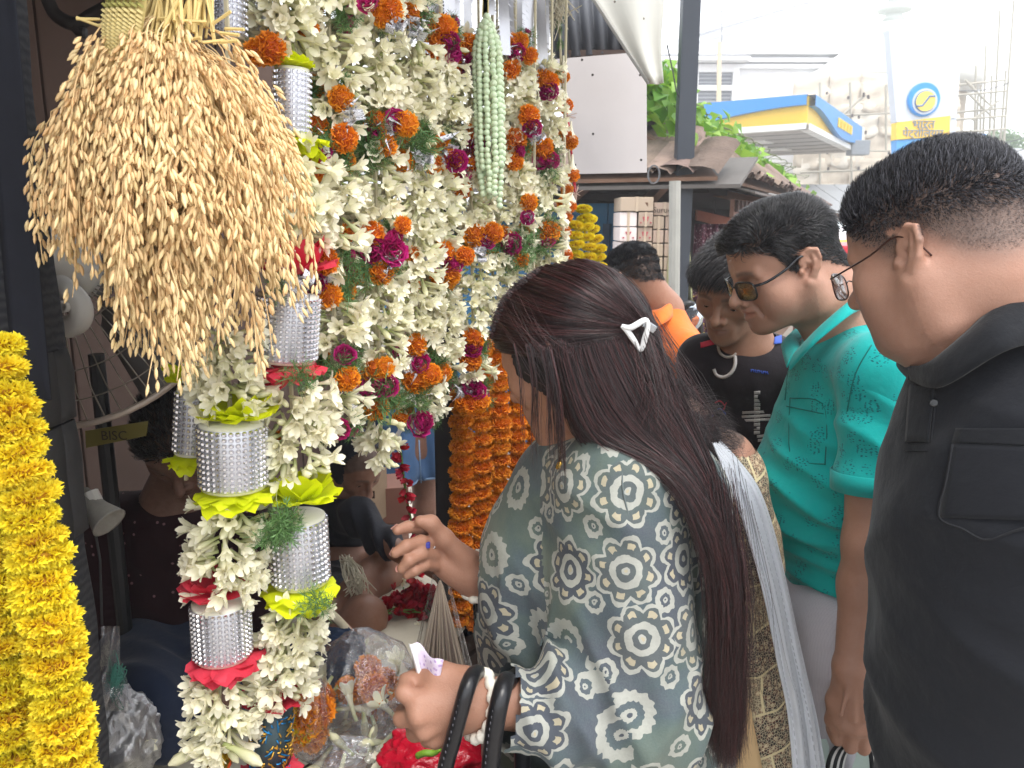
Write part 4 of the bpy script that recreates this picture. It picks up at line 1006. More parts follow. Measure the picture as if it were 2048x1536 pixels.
# ---- tassel of pale green beads
t_=thing('bead_tassel','hanging tassel of strings of pale green round buds tied with straw at the top','garland',Q(975,40,1.49))
bm=bmesh.new();bmesh.ops.create_uvsphere(bm,u_segments=9,v_segments=6,radius=.0062);bead=bpy.data.meshes.new('bead');bm.to_mesh(bead);bm.free()
bead.polygons.foreach_set('use_smooth',[True]*len(bead.polygons));bead.materials.append(M('mint bead',rgb(206,222,186),.4,var=.08,scale=90,bump=0,rnd=.05))
nb_=0;stf=MB();stf.smooth=True
ico=[tuple(v_.co)for v_ in bead.vertices];icf=[tuple(p.vertices)for p in bead.polygons]
for k in range(11):
 a=2*math.pi*k/11;c=V(math.cos(a),math.sin(a),0)
 ylen=395-30*((k*5)%3)+(20 if k%4==0 else 0);y=30+22*abs(c[0])
 while y<ylen:
  f_=sm(20,110,y);w_=(4+22*f_)*(1 if y<300 else 1-.35*sm(300,400,y));P=Q(972+10*y/400+c[0]*w_+random.gauss(0,.8),y,1.49+c[1]*w_*.7/F_PX*1.49)
  if c[1]<.35 and nb_<290:link('bead',bead,t_,loc=P-np.array(t_.location),scale=random.uniform(.9,1.1));nb_+=1
  else:stf._add([P+np.array(v_)for v_ in ico],icf)
  y+=11.6
tag(stf.part('bead',bead.materials[0],t_),kind='stuff')
s_=MB()
for k in range(7):s_.tube([Q(972+k-3,-70,1.49),Q(970+k*1.5-4,34+2*k,1.49)],.0022,5)
s_.part('straw_tie',M('straw',rgb(196,176,110),.8),t_)
# ---- silver fringed ribbons at the top
t=NT('silver fringe');oc=t.obj();wv=t.n('TexWave',bands_direction='Z',i_Scale=260,i_Distortion=2);t.l(oc,wv.inputs['Vector'])
m_fringe=t.bsdf(t.mix(wv.outputs['Fac'],rgb(200,202,210),rgb(240,240,246)),.4,.3)
def ribbon(px,y1,Y,wd,lab,lean=0,y0=-90):
 t=thing('silver_ribbon',lab,'ribbon',Q(px,y1,Y),'silver fringed ribbons at the top of the stall')
 b=MB();b.smooth=True;rows=[];n=24
 for j in range(n+1):
  v=j/n;P=Q(px+lean*v,y0+(y1-y0)*v,Y);tw=.5*math.sin(v*5+px);d=V(math.cos(tw),math.sin(tw),0)*wd/2
  rows.append([P-d,P,P+d])
 b.grid(rows);o=b.part('band',m_fringe,t)
 f=MB()
 for j in range(70):
  v=random.random();P=Q(px+lean*v,y0+(y1-y0)*v,Y);tw=.5*math.sin(v*5+px);d=V(math.cos(tw),math.sin(tw),0)
  s2=random.choice((-1,1));a=P+d*s2*wd*.45;b2=a+d*s2*wd*.45+V(0,random.gauss(0,.003),-.004-.004*random.random());f._add([a-UP*.0008,a+UP*.0008,b2],[(0,1,2)])
 tag(f.part('fringe',m_fringe,t),kind='stuff');return t
ordn=['first','second','third','fourth','fifth','sixth','seventh','eighth','ninth','tenth','eleventh','twelfth','thirteenth','fourteenth','fifteenth','sixteenth']
ribbon(527,78,1.02,.012,'silver fringed ribbon hanging alone beside the leftmost silver cylinder',-2)
for k,(px,y1,Y,wd)in enumerate(((806,40,1.32,.011),(818,60,1.33,.012),(840,40,1.38,.014),(851,50,1.4,.012),(873,44,1.44,.014),(896,46,1.46,.02),(908,55,1.48,.012),(934,70,1.52,.016),(982,30,1.6,.012),(1002,110,1.62,.02),(1013,95,1.64,.02),(1031,80,1.68,.02),(1041,110,1.7,.016),(1060,105,1.74,.02),(1076,130,1.78,.022),(1090,145,1.8,.016))):
 ribbon(px,y1,Y,wd,f'silver fringed ribbon at the top edge, {ordn[k]} from the left in its row',random.uniform(-4,12))
 # ---- marigold strands
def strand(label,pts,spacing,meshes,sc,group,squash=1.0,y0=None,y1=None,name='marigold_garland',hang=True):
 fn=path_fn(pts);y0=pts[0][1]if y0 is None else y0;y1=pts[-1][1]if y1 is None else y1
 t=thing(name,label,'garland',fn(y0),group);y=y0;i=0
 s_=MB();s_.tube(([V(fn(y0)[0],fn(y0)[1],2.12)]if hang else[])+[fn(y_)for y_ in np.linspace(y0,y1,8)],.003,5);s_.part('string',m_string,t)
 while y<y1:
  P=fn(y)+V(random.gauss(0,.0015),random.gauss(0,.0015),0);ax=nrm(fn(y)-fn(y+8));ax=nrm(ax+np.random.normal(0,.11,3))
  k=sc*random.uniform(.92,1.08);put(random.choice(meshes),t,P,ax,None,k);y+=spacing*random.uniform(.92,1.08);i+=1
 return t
GY='yellow marigold garlands at the left edge';GO='orange marigold garlands on the dark pillar';GF='yellow marigold garlands at the far end of the stall'
strand('thick yellow marigold garland at the left edge, the one nearer the wrapped post',[(-16,700,.76),(35,900,.74),(55,1000,.73),(80,1130,.72),(105,1280,.71),(122,1400,.705),(142,1560,.70)],41,MYd,1.2,GY)
strand('yellow marigold garland cut by the left edge of the photo, lower left corner',[(-60,1000,.75),(-30,1150,.74),(-4,1290,.73),(14,1400,.725),(34,1560,.72)],41,MYd,1.15,GY)
for k,(px,w_,y0,y1,Y,px1)in enumerate(((925,38,790,1250,1.62,918),(962,38,700,1250,1.64,958),(996,40,690,1225,1.66,998),(1034,38,740,1180,1.70,1032),(1066,36,800,1140,1.74,1064),(1096,34,860,1100,1.78,1092))):
 strand(f'orange marigold garland on the dark pillar, {ordn[k]} from the pillar side',[(px,y0,Y),(px1,y1,Y)],25.5*1.65/Y,MOd,1.12*w_/38,GO)
strand('bright yellow marigold garland half hidden beside the orange ones, behind the woman\'s hair',[(1122,840,1.85),(1120,1060,1.85)],22,MYd,.95,GF)
for k,(pts,lab)in enumerate((([(1150,450,2.02),(1148,640,2.02)],'yellow marigold garland in front of the blue boards, left strand'),([(1166,418,2.04),(1176,480,2.04),(1182,640,2.04)],'yellow marigold garland in front of the blue boards, middle strand'),([(1180,440,2.1),(1196,500,2.1),(1204,640,2.1)],'yellow marigold garland in front of the blue boards, right strand'))):
 strand(lab,pts,19,MYd,.92,GF,hang=False)
t_=thing('red_bud_string','thin green string with red petals hanging above the reaching hand','garland',Q(800,830,1.45));fr=path_fn([(796,820,1.45),(800,890,1.45),(812,990,1.45),(826,1060,1.45),(832,1170,1.6)])
s_=MB();s_.tube([fr(y)for y in range(820,1165,15)],.0025,5);s_.part('stem',M('green stem',rgb(90,130,60),.7),t_)
m_redp=petalmat('red petal',rgb(120,8,20),rgb(206,40,62),rgb(180,20,44),.15,.25)
def redbud():
 b=MB();b.smooth=True;cols=[]
 for k in range(5):
  a=k*1.26;rows=[]
  for j,(t2,wd)in enumerate(((0,.002),(.5,.005),(1,.002))):rows.append([V(math.cos(a)*(.002+.004*t2)-math.sin(a)*wd*s2,math.sin(a)*(.002+.004*t2)+math.cos(a)*wd*s2,.016*t2)for s2 in(-1,0,1)])
  b.grid(rows);cols+=[((0,.5,1)[j],)*3 for j in range(3)for _ in range(3)]
 return bake(b,'red_petal',m_redp,cols)
RB=redbud()
for y in range(895,1160,9):put(RB,t_,fr(y)+V(random.gauss(0,.003),-.003,0),nrm(V(random.gauss(0,1),-.5,random.gauss(-.3,.6))),None,random.uniform(.8,1.2))
sv=MB();sv.smooth=True;sv.grid([[fr(y)+V(.005*s2+.004*math.sin(y*.2),-.004,0)for s2 in(-1,1)]for y in range(818,895,6)]);sv.part('silver_tape',m_fringe,t_)
# ---- jewelled garlands in front
m_core=M('ivory foam',rgb(236,232,214),.6,var=.05,bump=.05);m_stud=M('silver stud',rgb(222,222,228),.18,.85,var=.08,scale=200,bump=0);m_mesh=M('silver net',rgb(204,204,210),.35,.6,var=.15,scale=200,bump=.2,bscale=500)
m_neon=M('neon yellow cloth',rgb(232,240,24),.6,var=.10,scale=30,bump=.15,bscale=200,trans=.3);m_coral=M('coral red cloth',rgb(226,62,84),.6,var=.14,scale=30,bump=.15,bscale=200,trans=.25)
def cylinder(parent,px,py0,py1,wpx,Y,tilt=0.0,studs=(26,11),colour=None):
 a,b=Q(px-tilt,py0,Y),Q(px+tilt,py1,Y);ax=nrm(a-b);R=rot_to(ax,V(0,-1,0));r=wpx/2/F_PX*Y;h=np.linalg.norm(a-b);c=(a+b)/2
 core=MB();core.smooth=True;core.lathe([(r*.97,-h/2-.003),(r*.97,h/2+.003)],36,c,R);core.part('foam_cylinder',m_core if colour is None else colour,parent)
 if colour is not None:
  s_=MB()
  for k in range(240):
   a_=random.uniform(0,6.28);z=random.uniform(-h/2,h/2);d=R@V(math.cos(a_),math.sin(a_),0);tn=R@V(-math.sin(a_),math.cos(a_),0);up_=R@V(0,0,1)
   p=c+d*r*.985+up_*z;q=p+tn*random.gauss(0,.006)+up_*random.gauss(0,.006);s_.m=random.choice((0,0,1));s_.tube([p,(p+q)/2+d*.0015,q],.0011,4)
  tag(s_.part('gold_thread',[M('gold thread',rgb(206,160,60),.35,.6,bump=0),M('blue glitter',rgb(30,130,190),.3,.5,bump=0)],parent),kind='stuff');return
 net=MB();net.smooth=True;net.lathe([(r*.985,-h/2),(r,-h/2+.001),(r,h/2-.001),(r*.985,h/2)],48,c,R,cap=False);net.part('silver_net',m_mesh,parent)
 nu,nv=studs;s_=MB();s_.smooth=False;du=2*math.pi*r/nu;dv=h/nv
 for i in range(nu):
  for j in range(nv):
   a_=2*math.pi*(i+.5)/nu;d=R@V(math.cos(a_),math.sin(a_),0);tn=R@V(-math.sin(a_),math.cos(a_),0);up_=R@V(0,0,1);p=c+d*r+up_*(-h/2+(j+.5)*dv)
   w_=du*.40;v_=dv*.40
   s_._add([p+tn*w_*x+up_*v_*y for x,y in((-1,-.5),(-.5,-1),(.5,-1),(1,-.5),(1,.5),(.5,1),(-.5,1),(-1,.5))]+[p+tn*w_*.45*x+up_*v_*.45*y+d*.0026 for x,y in((-1,-1),(1,-1),(1,1),(-1,1))],[(8,9,10,11),(1,2,9,8),(3,4,10,9),(5,6,11,10),(7,0,8,11),(0,1,8),(2,3,9),(4,5,10),(6,7,11)])
 tag(s_.part('silver_stud',m_stud,parent),kind='stuff')
def clothflower(parent,px,py,wpx,hpx,Y,mat,up=True,n=7,name='cloth_petal',seed=0):
 rr=random.Random(seed*31+int(px)+int(py));c=Q(px,py,Y);r=wpx/2/F_PX*Y*1.08;hh=hpx/F_PX*Y*1.25;sg=1 if up else-1
 for lay in range(2):
  for k in range(n):
   a=2*math.pi*(k+.5*lay)/n+rr.uniform(-.2,.2);b=MB();b.smooth=True;rows=[];ln=r*rr.uniform(.85,1.15);wd=r*rr.uniform(.5,.72);el=(.25+.5*lay)*rr.uniform(.7,1.3)
   ph=rr.uniform(0,6)
   for j in range(6):
    t2=j/5;row=[]
    for i in range(7):
     s2=(i-3)/3;w2=wd*math.sin(math.pi*(.14+.62*t2));ru=(.10*r)*math.sin(s2*5+ph+t2*2)*t2
     rad=ln*(t2*math.cos(el)+.12)+.05*r*math.cos(s2*7+ph)*t2;z=sg*(ln*t2*math.sin(el)*(hh/r)*1.1)+ru
     row.append(c+V(math.cos(a)*rad-math.sin(a)*w2*s2,math.sin(a)*rad+math.cos(a)*w2*s2,z))
    rows.append(row)
   b.grid(rows);b.part(name,mat,parent)
def ring_white(parent,px0,y0,px1,y1,rad,Y,dens=1.15):white_run(parent,path_fn([(px0,y0,Y),(px1,y1,Y)]),y0,y1,rad*.9,(),dens*1.3,fs=.9,nr=9)
GJ='jewelled garlands in front of the stall'
YA=1.02
jA=thing('jewelled_garland','jewelled tuberose garland with silver studded cylinders hanging right of the rice sheaf','garland',Q(583,100,YA),GJ)
s_=MB();s_.tube([V(Q(575,0,YA)[0],YA,2.12),Q(580,140,YA),Q(575,640,YA),Q(598,1090,YA),Q(540,1536,YA)],.003,5);s_.part('string',m_string,jA)
ring_white(jA,555,-70,562,80,.040,YA+.02);
for a in((540,98,'o',1.12),(516,104,'o',1.0)):put_accent(jA,path_fn([(575,0,YA),(575,1500,YA)]),.03,*a)
clothflower(jA,583,134,78,16,YA,m_neon);cylinder(jA,584,142,268,66,YA)
clothflower(jA,600,274,92,40,YA,m_neon,False);ring_white(jA,595,330,585,470,.042,YA)
clothflower(jA,592,548,128,62,YA-.01,m_coral);cylinder(jA,574,592,716,122,YA,-3,(34,13))
clothflower(jA,576,728,118,34,YA-.01,m_coral,False);ring_white(jA,585,780,592,935,.048,YA)
clothflower(jA,604,1000,128,62,YA-.01,m_neon);cylinder(jA,598,1036,1158,120,YA,4,(30,11))
clothflower(jA,598,1172,140,34,YA-.01,m_neon,False);ring_white(jA,592,1205,556,1385,.044,YA)
clothflower(jA,546,1402,110,40,YA-.01,m_coral);cylinder(jA,543,1418,1522,92,YA,-2,colour=M('blue brocade',rgb(60,78,84),.5,.3,var=.4,scale=150))
clothflower(jA,540,1530,112,26,YA-.01,m_coral,False)
for a in((556,1052,'f',1.1),(572,1046,'f',1.1),(548,1075,'f',1.0),(600,752,'f',.9),(632,1205,'f',.9),(600,572,'s',1.2),(565,572,'f',.8)):put_accent(jA,path_fn([(575,0,YA),(575,1500,YA)]),.06,*a)
YF=.97
jF=thing('jewelled_garland','tuberose garland with silver studded cylinders below the rice sheaf, ending in a gold ball','garland',Q(455,0,YF),GJ)
s_=MB();s_.tube([V(Q(455,0,YF)[0],YF,2.12),Q(455,60,YF),Q(455,700,YF),Q(463,900,YF),Q(440,1260,YF),Q(437,1500,YF)],.003,5);s_.part('string',m_string,jF)
cylinder(jF,458,-60,72,60,YF+.03);ring_white(jF,455,670,462,800,.042,YF)
clothflower(jF,472,835,134,46,YF-.01,m_neon);cylinder(jF,466,848,968,134,YF,2,(32,11))
clothflower(jF,462,980,138,30,YF-.01,m_neon,False);ring_white(jF,460,1015,450,1165,.043,YF)
clothflower(jF,430,1186,118,44,YF,m_coral);cylinder(jF,443,1206,1306,120,YF,3,(30,11))
clothflower(jF,446,1318,134,30,YF-.01,m_coral,False);ring_white(jF,445,1352,445,1485,.04,YF)
b=MB();b.smooth=True;R_=.0205;b.lathe([(R_*math.sin(math.pi*i/12)+1e-5,R_*math.cos(math.pi*i/12))for i in range(13)],20,Q(435,1518,YF-.01),cap=False);b.part('gold_ball',M('gold foil',rgb(206,170,60),.2,.9,var=.15,scale=60,bump=.2,bscale=120),jF)
for dx in(-1,1):put(TUB[5],jF,Q(437+dx*10,1488,YF-.03),nrm(V(dx*1.2,-.4,-.5)),None,1.6)
YG=1.06
jG=thing('jewelled_garland','silver studded cylinder with lime cloth petals half hidden behind the front jewelled garland','garland',Q(378,720,YG),GJ)
s_=MB();s_.tube([V(Q(385,300,YG)[0],YG,2.12),Q(378,740,YG),Q(372,960,YG)],.003,5);s_.part('string',m_string,jG)
clothflower(jG,380,762,90,30,YG,m_neon);cylinder(jG,386,782,902,70,YG,-3,(22,11));clothflower(jG,374,912,74,30,YG,m_neon,False)
# ---- sheaf of ripe rice
YR=.86
rc=thing('rice_sheaf','big hanging sheaf of ripe golden rice panicles with a woven straw handle','rice sheaf',Q(345,40,YR))
t=NT('rice husk');oi=t.n('ObjectInfo').outputs['Random'];gi=t.n('NewGeometry').outputs['Random Per Island']
c_=t.ramp(t.math('FRACT',t.math('ADD',t.math('MULTIPLY',oi,.35),t.math('MULTIPLY',gi,.75))),[(0,rgb(232,202,144)),(.4,rgb(246,218,164)),(.75,rgb(236,198,144)),(1,rgb(220,176,122))])
m_husk=t.bsdf(c_,.55);m_straw=M('golden straw',rgb(226,200,132),.7,var=.2,scale=40)
def panicle(rng,L,out):
 b=MB();b.smooth=True;n=14
 pts=[V(out*(1-math.exp(-2.6*i/n)),0,-L*(i/n)**1.35*(1-.25*math.exp(-3*i/n)))for i in range(n+1)]
 pts=[p+V(rng.gauss(0,.001),rng.gauss(0,.003)*i/n,0)for i,p in enumerate(pts)];b.tube(pts,[.0009]*n+[.0004],4,cap=False);sp=spline(pts,60)
 ng=54
 for k in range(ng):
  i=int(12+47*k/ng);p=sp[i];ax=nrm(sp[min(59,i+1)]-sp[i-1]);off=nrm(np.array([rng.gauss(0,1),rng.gauss(0,1),rng.gauss(0,.3)]));d=nrm(ax+off*.28)
  R=rot_to(d,off);l_=rng.uniform(.0125,.016);r_=l_*.18;c=p+off*rng.uniform(.003,.011);P=[]
  for(zz_,q)in((0,.15),(.25,.85),(.55,1.0),(.85,.5)):
   for m_ in range(5):a=m_*1.2566;P.append(c+R@V(r_*q*math.cos(a),r_*q*math.sin(a)*.8,zz_*l_))
  P.append(c+R@V(0,0,l_));F=[(i_*5+m_,i_*5+(m_+1)%5,i_*5+5+(m_+1)%5,i_*5+5+m_)for i_ in range(3)for m_ in range(5)]+[(15+m_,15+(m_+1)%5,20)for m_ in range(5)]
  b._add(P,F)
 return b.mesh('rice_panicle',m_husk,fix=False)
rr=random.Random(11)
PAN={}
LS=(.17,.22,.27,.32,.37);OS=(.02,.045,.07,.095)
for L in LS:
 for out in OS:PAN[(L,out)]=panicle(rr,L,out)
cR=Q(350,52,YR)
for k in range(300):
 a=rr.uniform(-math.pi,math.pi)if k<120 else-math.pi/2+rr.gauss(0,1.0);ring=math.sqrt(rr.random());out=min(OS,key=lambda o:abs(o-(.015+.078*ring)))
 i_=3 if ring<.35 else 2 if ring<.55 else 1 if ring<.78 else 0;L=LS[min(4,i_+rr.randint(0,1))];start=cR+V(math.cos(a)*.042*ring+.006*rr.gauss(0,1),math.sin(a)*.05*ring,rr.uniform(-.035,.02)-.02*ring)
 if rr.random()<.5:start=start-UP*rr.uniform(0,.05)
 R=rotz(a+rr.gauss(0,.12))@roty(rr.gauss(-.02,.06))*rr.uniform(.80,.93);sd_=.02+.0*ring
 R=np.diag([1.0,.8,1])@R
 link('rice_panicle',PAN[(L,out)],rc,mat4=Matrix([list(R[r])+[start[r]-rc.location[r]]for r in range(3)]+[[0,0,0,1]]))
for(px,py,a)in((62,205,math.pi),(92,190,math.pi-.2),(40,236,math.pi+.1)):
 p=Q(px+55,py+10,YR-.02);R=rotz(a)@roty(.1);link('rice_panicle',PAN[(.17,.045)],rc,mat4=Matrix([list(R[r]*.8)+[p[r]-rc.location[r]]for r in range(3)]+[[0,0,0,1]]))
s_=MB()
for k in range(90):
 x=rr.uniform(-1,1);p=Q(360+75*x,-80,YR+rr.uniform(-.03,.03));q_=Q(345+70*x+rr.gauss(0,22),rr.uniform(35,90),YR-.045*math.sqrt(max(0,1-x*x))+rr.uniform(-.01,.03));s_.tube([p,(p+q_)/2+np.random.normal(0,.002,3),q_],rr.uniform(.0012,.0024),5)
for k in range(16):
 p=Q(rr.uniform(200,470),rr.uniform(30,90),YR-.04);d=V(rr.choice((-1,1))*.02,-.006,rr.uniform(-.004,.01));s_.tube([p,p+d],.0016,5)
tag(s_.part('straw',m_straw,rc),kind='stuff')
wv_=MB();wv_.smooth=True;cpts=[(252,-60),(243,30),(240,90),(250,165)];cc=spline([Q(x,y,YR-.062)for x,y in cpts],24);wd_=spline([(w_,0,0)for w_ in(.020,.019,.016,.004)],24)[:,0]
bandm=MB();bandm.smooth=True;bandm.grid([[cc[i]+V(s2*wd_[i],.006*s2*s2,0)for s2 in np.linspace(-1,1,7)]for i in range(24)]);bandm.part('handle_core',M('handle straw',rgb(206,186,120),.8,var=.2,scale=90),rc)
for i in range(22):
 b=MB()
 for j in range(7):
  x0=-1+j*2/7;m2=(i+j)%2
  P=[cc[i+m2*0]+V((x0+f_*2/7)*wd_[i],-.003-.003*math.sin(math.pi*f_)+.006*x0*x0,-.0035*f_+.002)for f_ in(0,.5,1)];b.tube(P,.0017,4)
 b.part('woven_row',M('green straw',rgb(160,156,88),.8,var=.15)if i in(4,5,6)else M('pale straw',rgb(222,204,142),.8,var=.15),rc)
tie=MB();tie.tube([Q(246+6*math.cos(a),188+10*math.sin(a*2),YR-.07)for a in np.linspace(0,6,16)],.0016,5);tie.part('white_tie',m_fringe,rc)
# ==== PEOPLE
def frame(phi,pitch,roll=0.0):
 return rotz(math.radians(phi+90))@rotx(math.radians(pitch))@roty(math.radians(roll))
def head(B,R,T,sc=1.0,fat=0.0,mouth_open=0.0,nose=1.0,lean=0.0,jaw=1.0,age=0):
 B.push(R,T,.01*sc)
 B.ell((0,1.6,4.3),(7.4,9.5,8.2),1);B.ell((0,-3.4,4.0),(6.5,5.1,6.2),3)
 B.ell((0,-3.2,-1.6),(6.2-.4*lean,5.5,6.6),2)
 for s in(-1,1):
  B.cap((s*(5.0+.5*fat)*jaw,.4,-4.4),(s*2.0,-5.9,-7.7),1.9+.4*fat,1.8,2.5)
  B.sph((s*4.75,-5.5,-1.0),1.9,2.0)
  if fat:B.ell((s*4.5,-3.4,-4.2),(2.4+.5*fat,3.6,3.2+.4*fat),2.5)
  B.cap((s*1.0,-8.25,2.3),(s*4.7,-6.8,2.35),.85,.8,1.3)
  B.cap((s*6.6,1.5,-3),(s*5.4,2.0,-7.5),2.0,2.2,2.5)
 B.sph((0,-7.2,-8.3),1.8,2.2);B.ell((0,-7.3,-5.1),(3.1,1.7,2.2),1.6)
 if fat:B.ell((0,-2.4,-8.2),(4.6,4.6,1.7+.5*fat),2.5)
 for s in(-1,1):
  B.ell((s*3.2,-9.0,.55),(1.9,1.5,1.15),1.3,'s')
  B.sph((s*3.2,-6.75,.45),1.5,.5)
  B.ell((s*3.2,-8.4,-.1),(1.25,.9,.22),.25,'s')
 B.cap((0,-8.3,1.6),(0,-10.3,-2.0),.72,.9*nose,1.0);B.sph((0,-10.75,-2.45),1.0*nose,.8)
 for s in(-1,1):
  B.sph((s*1.3*nose,-9.15,-2.95),.86*nose,.6);B.ell((s*.62,-9.75,-3.65),(.36,.6,.32),.3,'s')
 B.chain([(-2.2,-7.9,-4.95),(-.9,-8.95,-4.55),(0,-9.1,-4.68),(.9,-8.95,-4.55),(2.2,-7.9,-4.95)],[.4,.55,.55,.55,.4],.5)
 o=mouth_open;B.chain([(-1.9,-8.0,-5.45-o),(0,-8.85,-5.85-o),(1.9,-8.0,-5.45-o)],[.45,.66,.45],.6)
 B.chain([(-2.3,-8.5,-5.12-o*.5),(0,-9.6,-5.2-o*.5),(2.3,-8.5,-5.12-o*.5)],.16+o*.45,.3,'s')
 if age:
  for s in(-1,1):
   B.chain([(s*1.95,-8.9,-2.6),(s*2.9,-8.0,-4.2),(s*3.2,-7.3,-5.9)],.17,.9,'s');B.chain([(s*1.9,-8.2,-.9),(s*3.2,-8.0,-1.35),(s*4.5,-7.1,-.9)],.12,.5,'s');B.cap((s*5.3,-6.7,.5),(s*6.0,-5.7,.1),.12,.12,.4,'s')
   B.cap((s*2.2,-7.6,-7.0),(s*2.9,-6.6,-7.6),.15,.15,.6,'s')
  for z_ in(4.0,5.2):B.chain([(-3.2,-7.9,z_),(0,-8.75,z_+.2),(3.2,-7.9,z_)],.07,.3,'s')
 for s in(-1,1):
  E=lambda u,z,x=0:(s*(7.2+x+.42*(u+1.3)),1.0+u+.24*z,z+.2)
  B.ell(E(.35,.3,.0),(.42,1.75,2.9),.5,R=rotz(s*-.38)@rotx(-.23));B.ell(E(-.15,-.35,.55),(.75,.95,1.35),.35,'s')
  B.ell(E(.45,1.7,.62),(.45,.8,.8),.3,'s')
  B.chain([E(-.4,.25,.15),E(-1.15,1.2,.2),E(-.95,2.55,.35),E(.15,3.25,.4),E(1.4,2.75,.4),E(1.95,1.3,.4),E(1.7,-.3,.35),E(1.0,-1.7,.25)],[.26,.34,.38,.42,.42,.42,.38,.4],.28)
  B.chain([E(.75,2.1,.3),E(1.05,.9,.4),E(.95,-.3,.42),E(.4,-1.3,.35)],.34,.4);B.sph(E(.1,-2.55,.15),.78,.6);B.sph(E(-1.15,-.3,.3),.5,.4)
 B.pop()
def to_local(v,R,T,sc=1.0):return(v-T)@R/(.01*sc)
HL_Y=[-10,-8,-6.5,-5.2,-4.0,-2.6,-1.7,-.6,.2,1.6,2.8,4.2,6.5,9,12]
HL_Z=[7.2,7.0,6.0,4.4,3.4,2.2,-.6,-.8,1.0,3.6,.8,-.4,-2.6,-4.2,-4.6]
def hairmask(L,hl=0.0,soft=.5,side=0.0,zmap=None):
 z0=np.interp(L[:,1],HL_Y,HL_Z if zmap is None else zmap)+hl
 z0=np.where((np.abs(L[:,0])<5)&(L[:,1]<-4),np.maximum(z0,6.2+hl-.25*np.maximum(0,np.abs(L[:,0])-3)),z0)
 ear=(np.abs(L[:,0])>7.35)&(L[:,1]>-1)&(L[:,1]<3.4)&(L[:,2]<3.9)
 return np.where(ear,0,sm(-soft,soft,L[:,2]-z0))
def skin_mat(name,rough=.48):
 t=NT(name);a=t.n('Attribute',attribute_name='Col').outputs['Color'];o=t.obj()
 n1=t.noise(o,45,4);c=t.mix(t.math('MULTIPLY',n1,.5),a,t.mix(1.0,a,(.82,.70,.64),'MULTIPLY'))
 c=t.mix(t.math('MULTIPLY',t.noise(o,14,3),.10),c,(.62,.34,.22))
 c=t.mix(t.math('MULTIPLY',t.noise(o,150,3,.7),.22),c,(.40,.20,.13));c=t.mix(t.math('MULTIPLY',t.noise(o,70,2,.7),.16),c,(.62,.46,.38));v=t.n('TexVoronoi',i_Scale=900);t.l(o,v.inputs['Vector']);c=t.mix(t.math('MULTIPLY',t.math('LESS_THAN',v.outputs['Distance'],.28),.22),c,(.16,.08,.05));nb=t.bump(t.noise(o,420,3),.3,.0014);nb=t.bump(t.noise(o,90,3),.2,.002,nb);ve=t.n('TexVoronoi',feature='DISTANCE_TO_EDGE',i_Scale=330);t.l(o,ve.inputs['Vector']);nb=t.bump(t.math('MINIMUM',ve.outputs[0],.12),.25,.0012,nb)
 return t.bsdf(c,rough,normal=nb,sss=.06,spec=.35)
def hair_mat(name,c1,c2,c3=None,rough=.38):
 t=NT(name);g=t.n('NewGeometry').outputs['Random Per Island']
 c=t.ramp(g,[(0,c1),(.55,c2),(1,c3 or c2)]);return t.bsdf(c,rough,spec=.6)
def strands(paths,r0,r1=None,taper=True):
 """paths (n, m, 3) to thin three-sided tubes"""
 n,m,_=paths.shape;t=np.gradient(paths,axis=1);t/=np.linalg.norm(t,axis=2,keepdims=True)+1e-9
 ref=np.random.normal(0,1,(n,1,3));u=np.cross(t,ref);u/=np.linalg.norm(u,axis=2,keepdims=True)+1e-9;w_=np.cross(t,u)
 s=np.linspace(0,1,m)[None,:,None];rr=(r0 if np.isscalar(r0)else r0[:,None,None])*(np.ones_like(s)if not taper else(1-.82*s**2))
 ring=np.stack([paths+(u*math.cos(a)+w_*math.sin(a))*rr for a in(0,2.0944,4.1888)],2)
 v=ring.reshape(-1,3);base=(np.arange(n)*m*3)[:,None,None]+(np.arange(m-1)*3)[None,:,None]
 k=np.arange(3)[None,None,:];k2=(k+1)%3
 f=np.stack([base+k,base+k2,base+3+k2,base+3+k],-1).reshape(-1,4)
 return v,f
def grow(B,roots,nor,dirfn,L,m=5,lift0=.5,off=0.0,wob=0.0):
 """hair that leaves the skin along dirfn and stays at its own height above it"""
 p=roots.copy();out=[p.copy()];h=L[:,None]/(m-1);n=nor.copy();e=2e-3
 for i in range(1,m):
  d=dirfn(p);d=d-n*(d*n).sum(1,keepdims=True);d/=np.linalg.norm(d,axis=1,keepdims=True)+1e-9
  lf=lift0*(1-(i-1)/m);q=d*(1-abs(lf)*.5)+n*lf+np.random.normal(0,wob,p.shape);q/=np.linalg.norm(q,axis=1,keepdims=True)+1e-9
  p=p+q*h
  if off is not None:
   dist=B.ev(p);g=np.stack([B.ev(p+np.eye(3)[k]*e)-dist for k in range(3)],1);g/=np.linalg.norm(g,axis=1,keepdims=True)+1e-9;n=g
   push=np.maximum(0,.0015+off*0-dist);p=p+g*push[:,None]
  out.append(p.copy())
 return np.stack(out,1)
def pick(v,f,mask,n,rng):
 """n points on the surface where mask (per vertex) is set"""
 a=v[f[:,0]];ar=np.linalg.norm(np.cross(v[f[:,1]]-a,v[f[:,2]]-a),axis=1)*mask[f].mean(1);pr=ar/ar.sum()
 i=rng.choice(len(f),n,p=pr);u,w_=rng.random(n)[:,None],rng.random(n)[:,None]
 P=(v[f[i,0]]*(1-u)+v[f[i,1]]*u)*(1-w_)+(v[f[i,3]]*(1-u)+v[f[i,2]]*u)*w_
 N=vnormals(v,f)[f[i,0]];return P,N
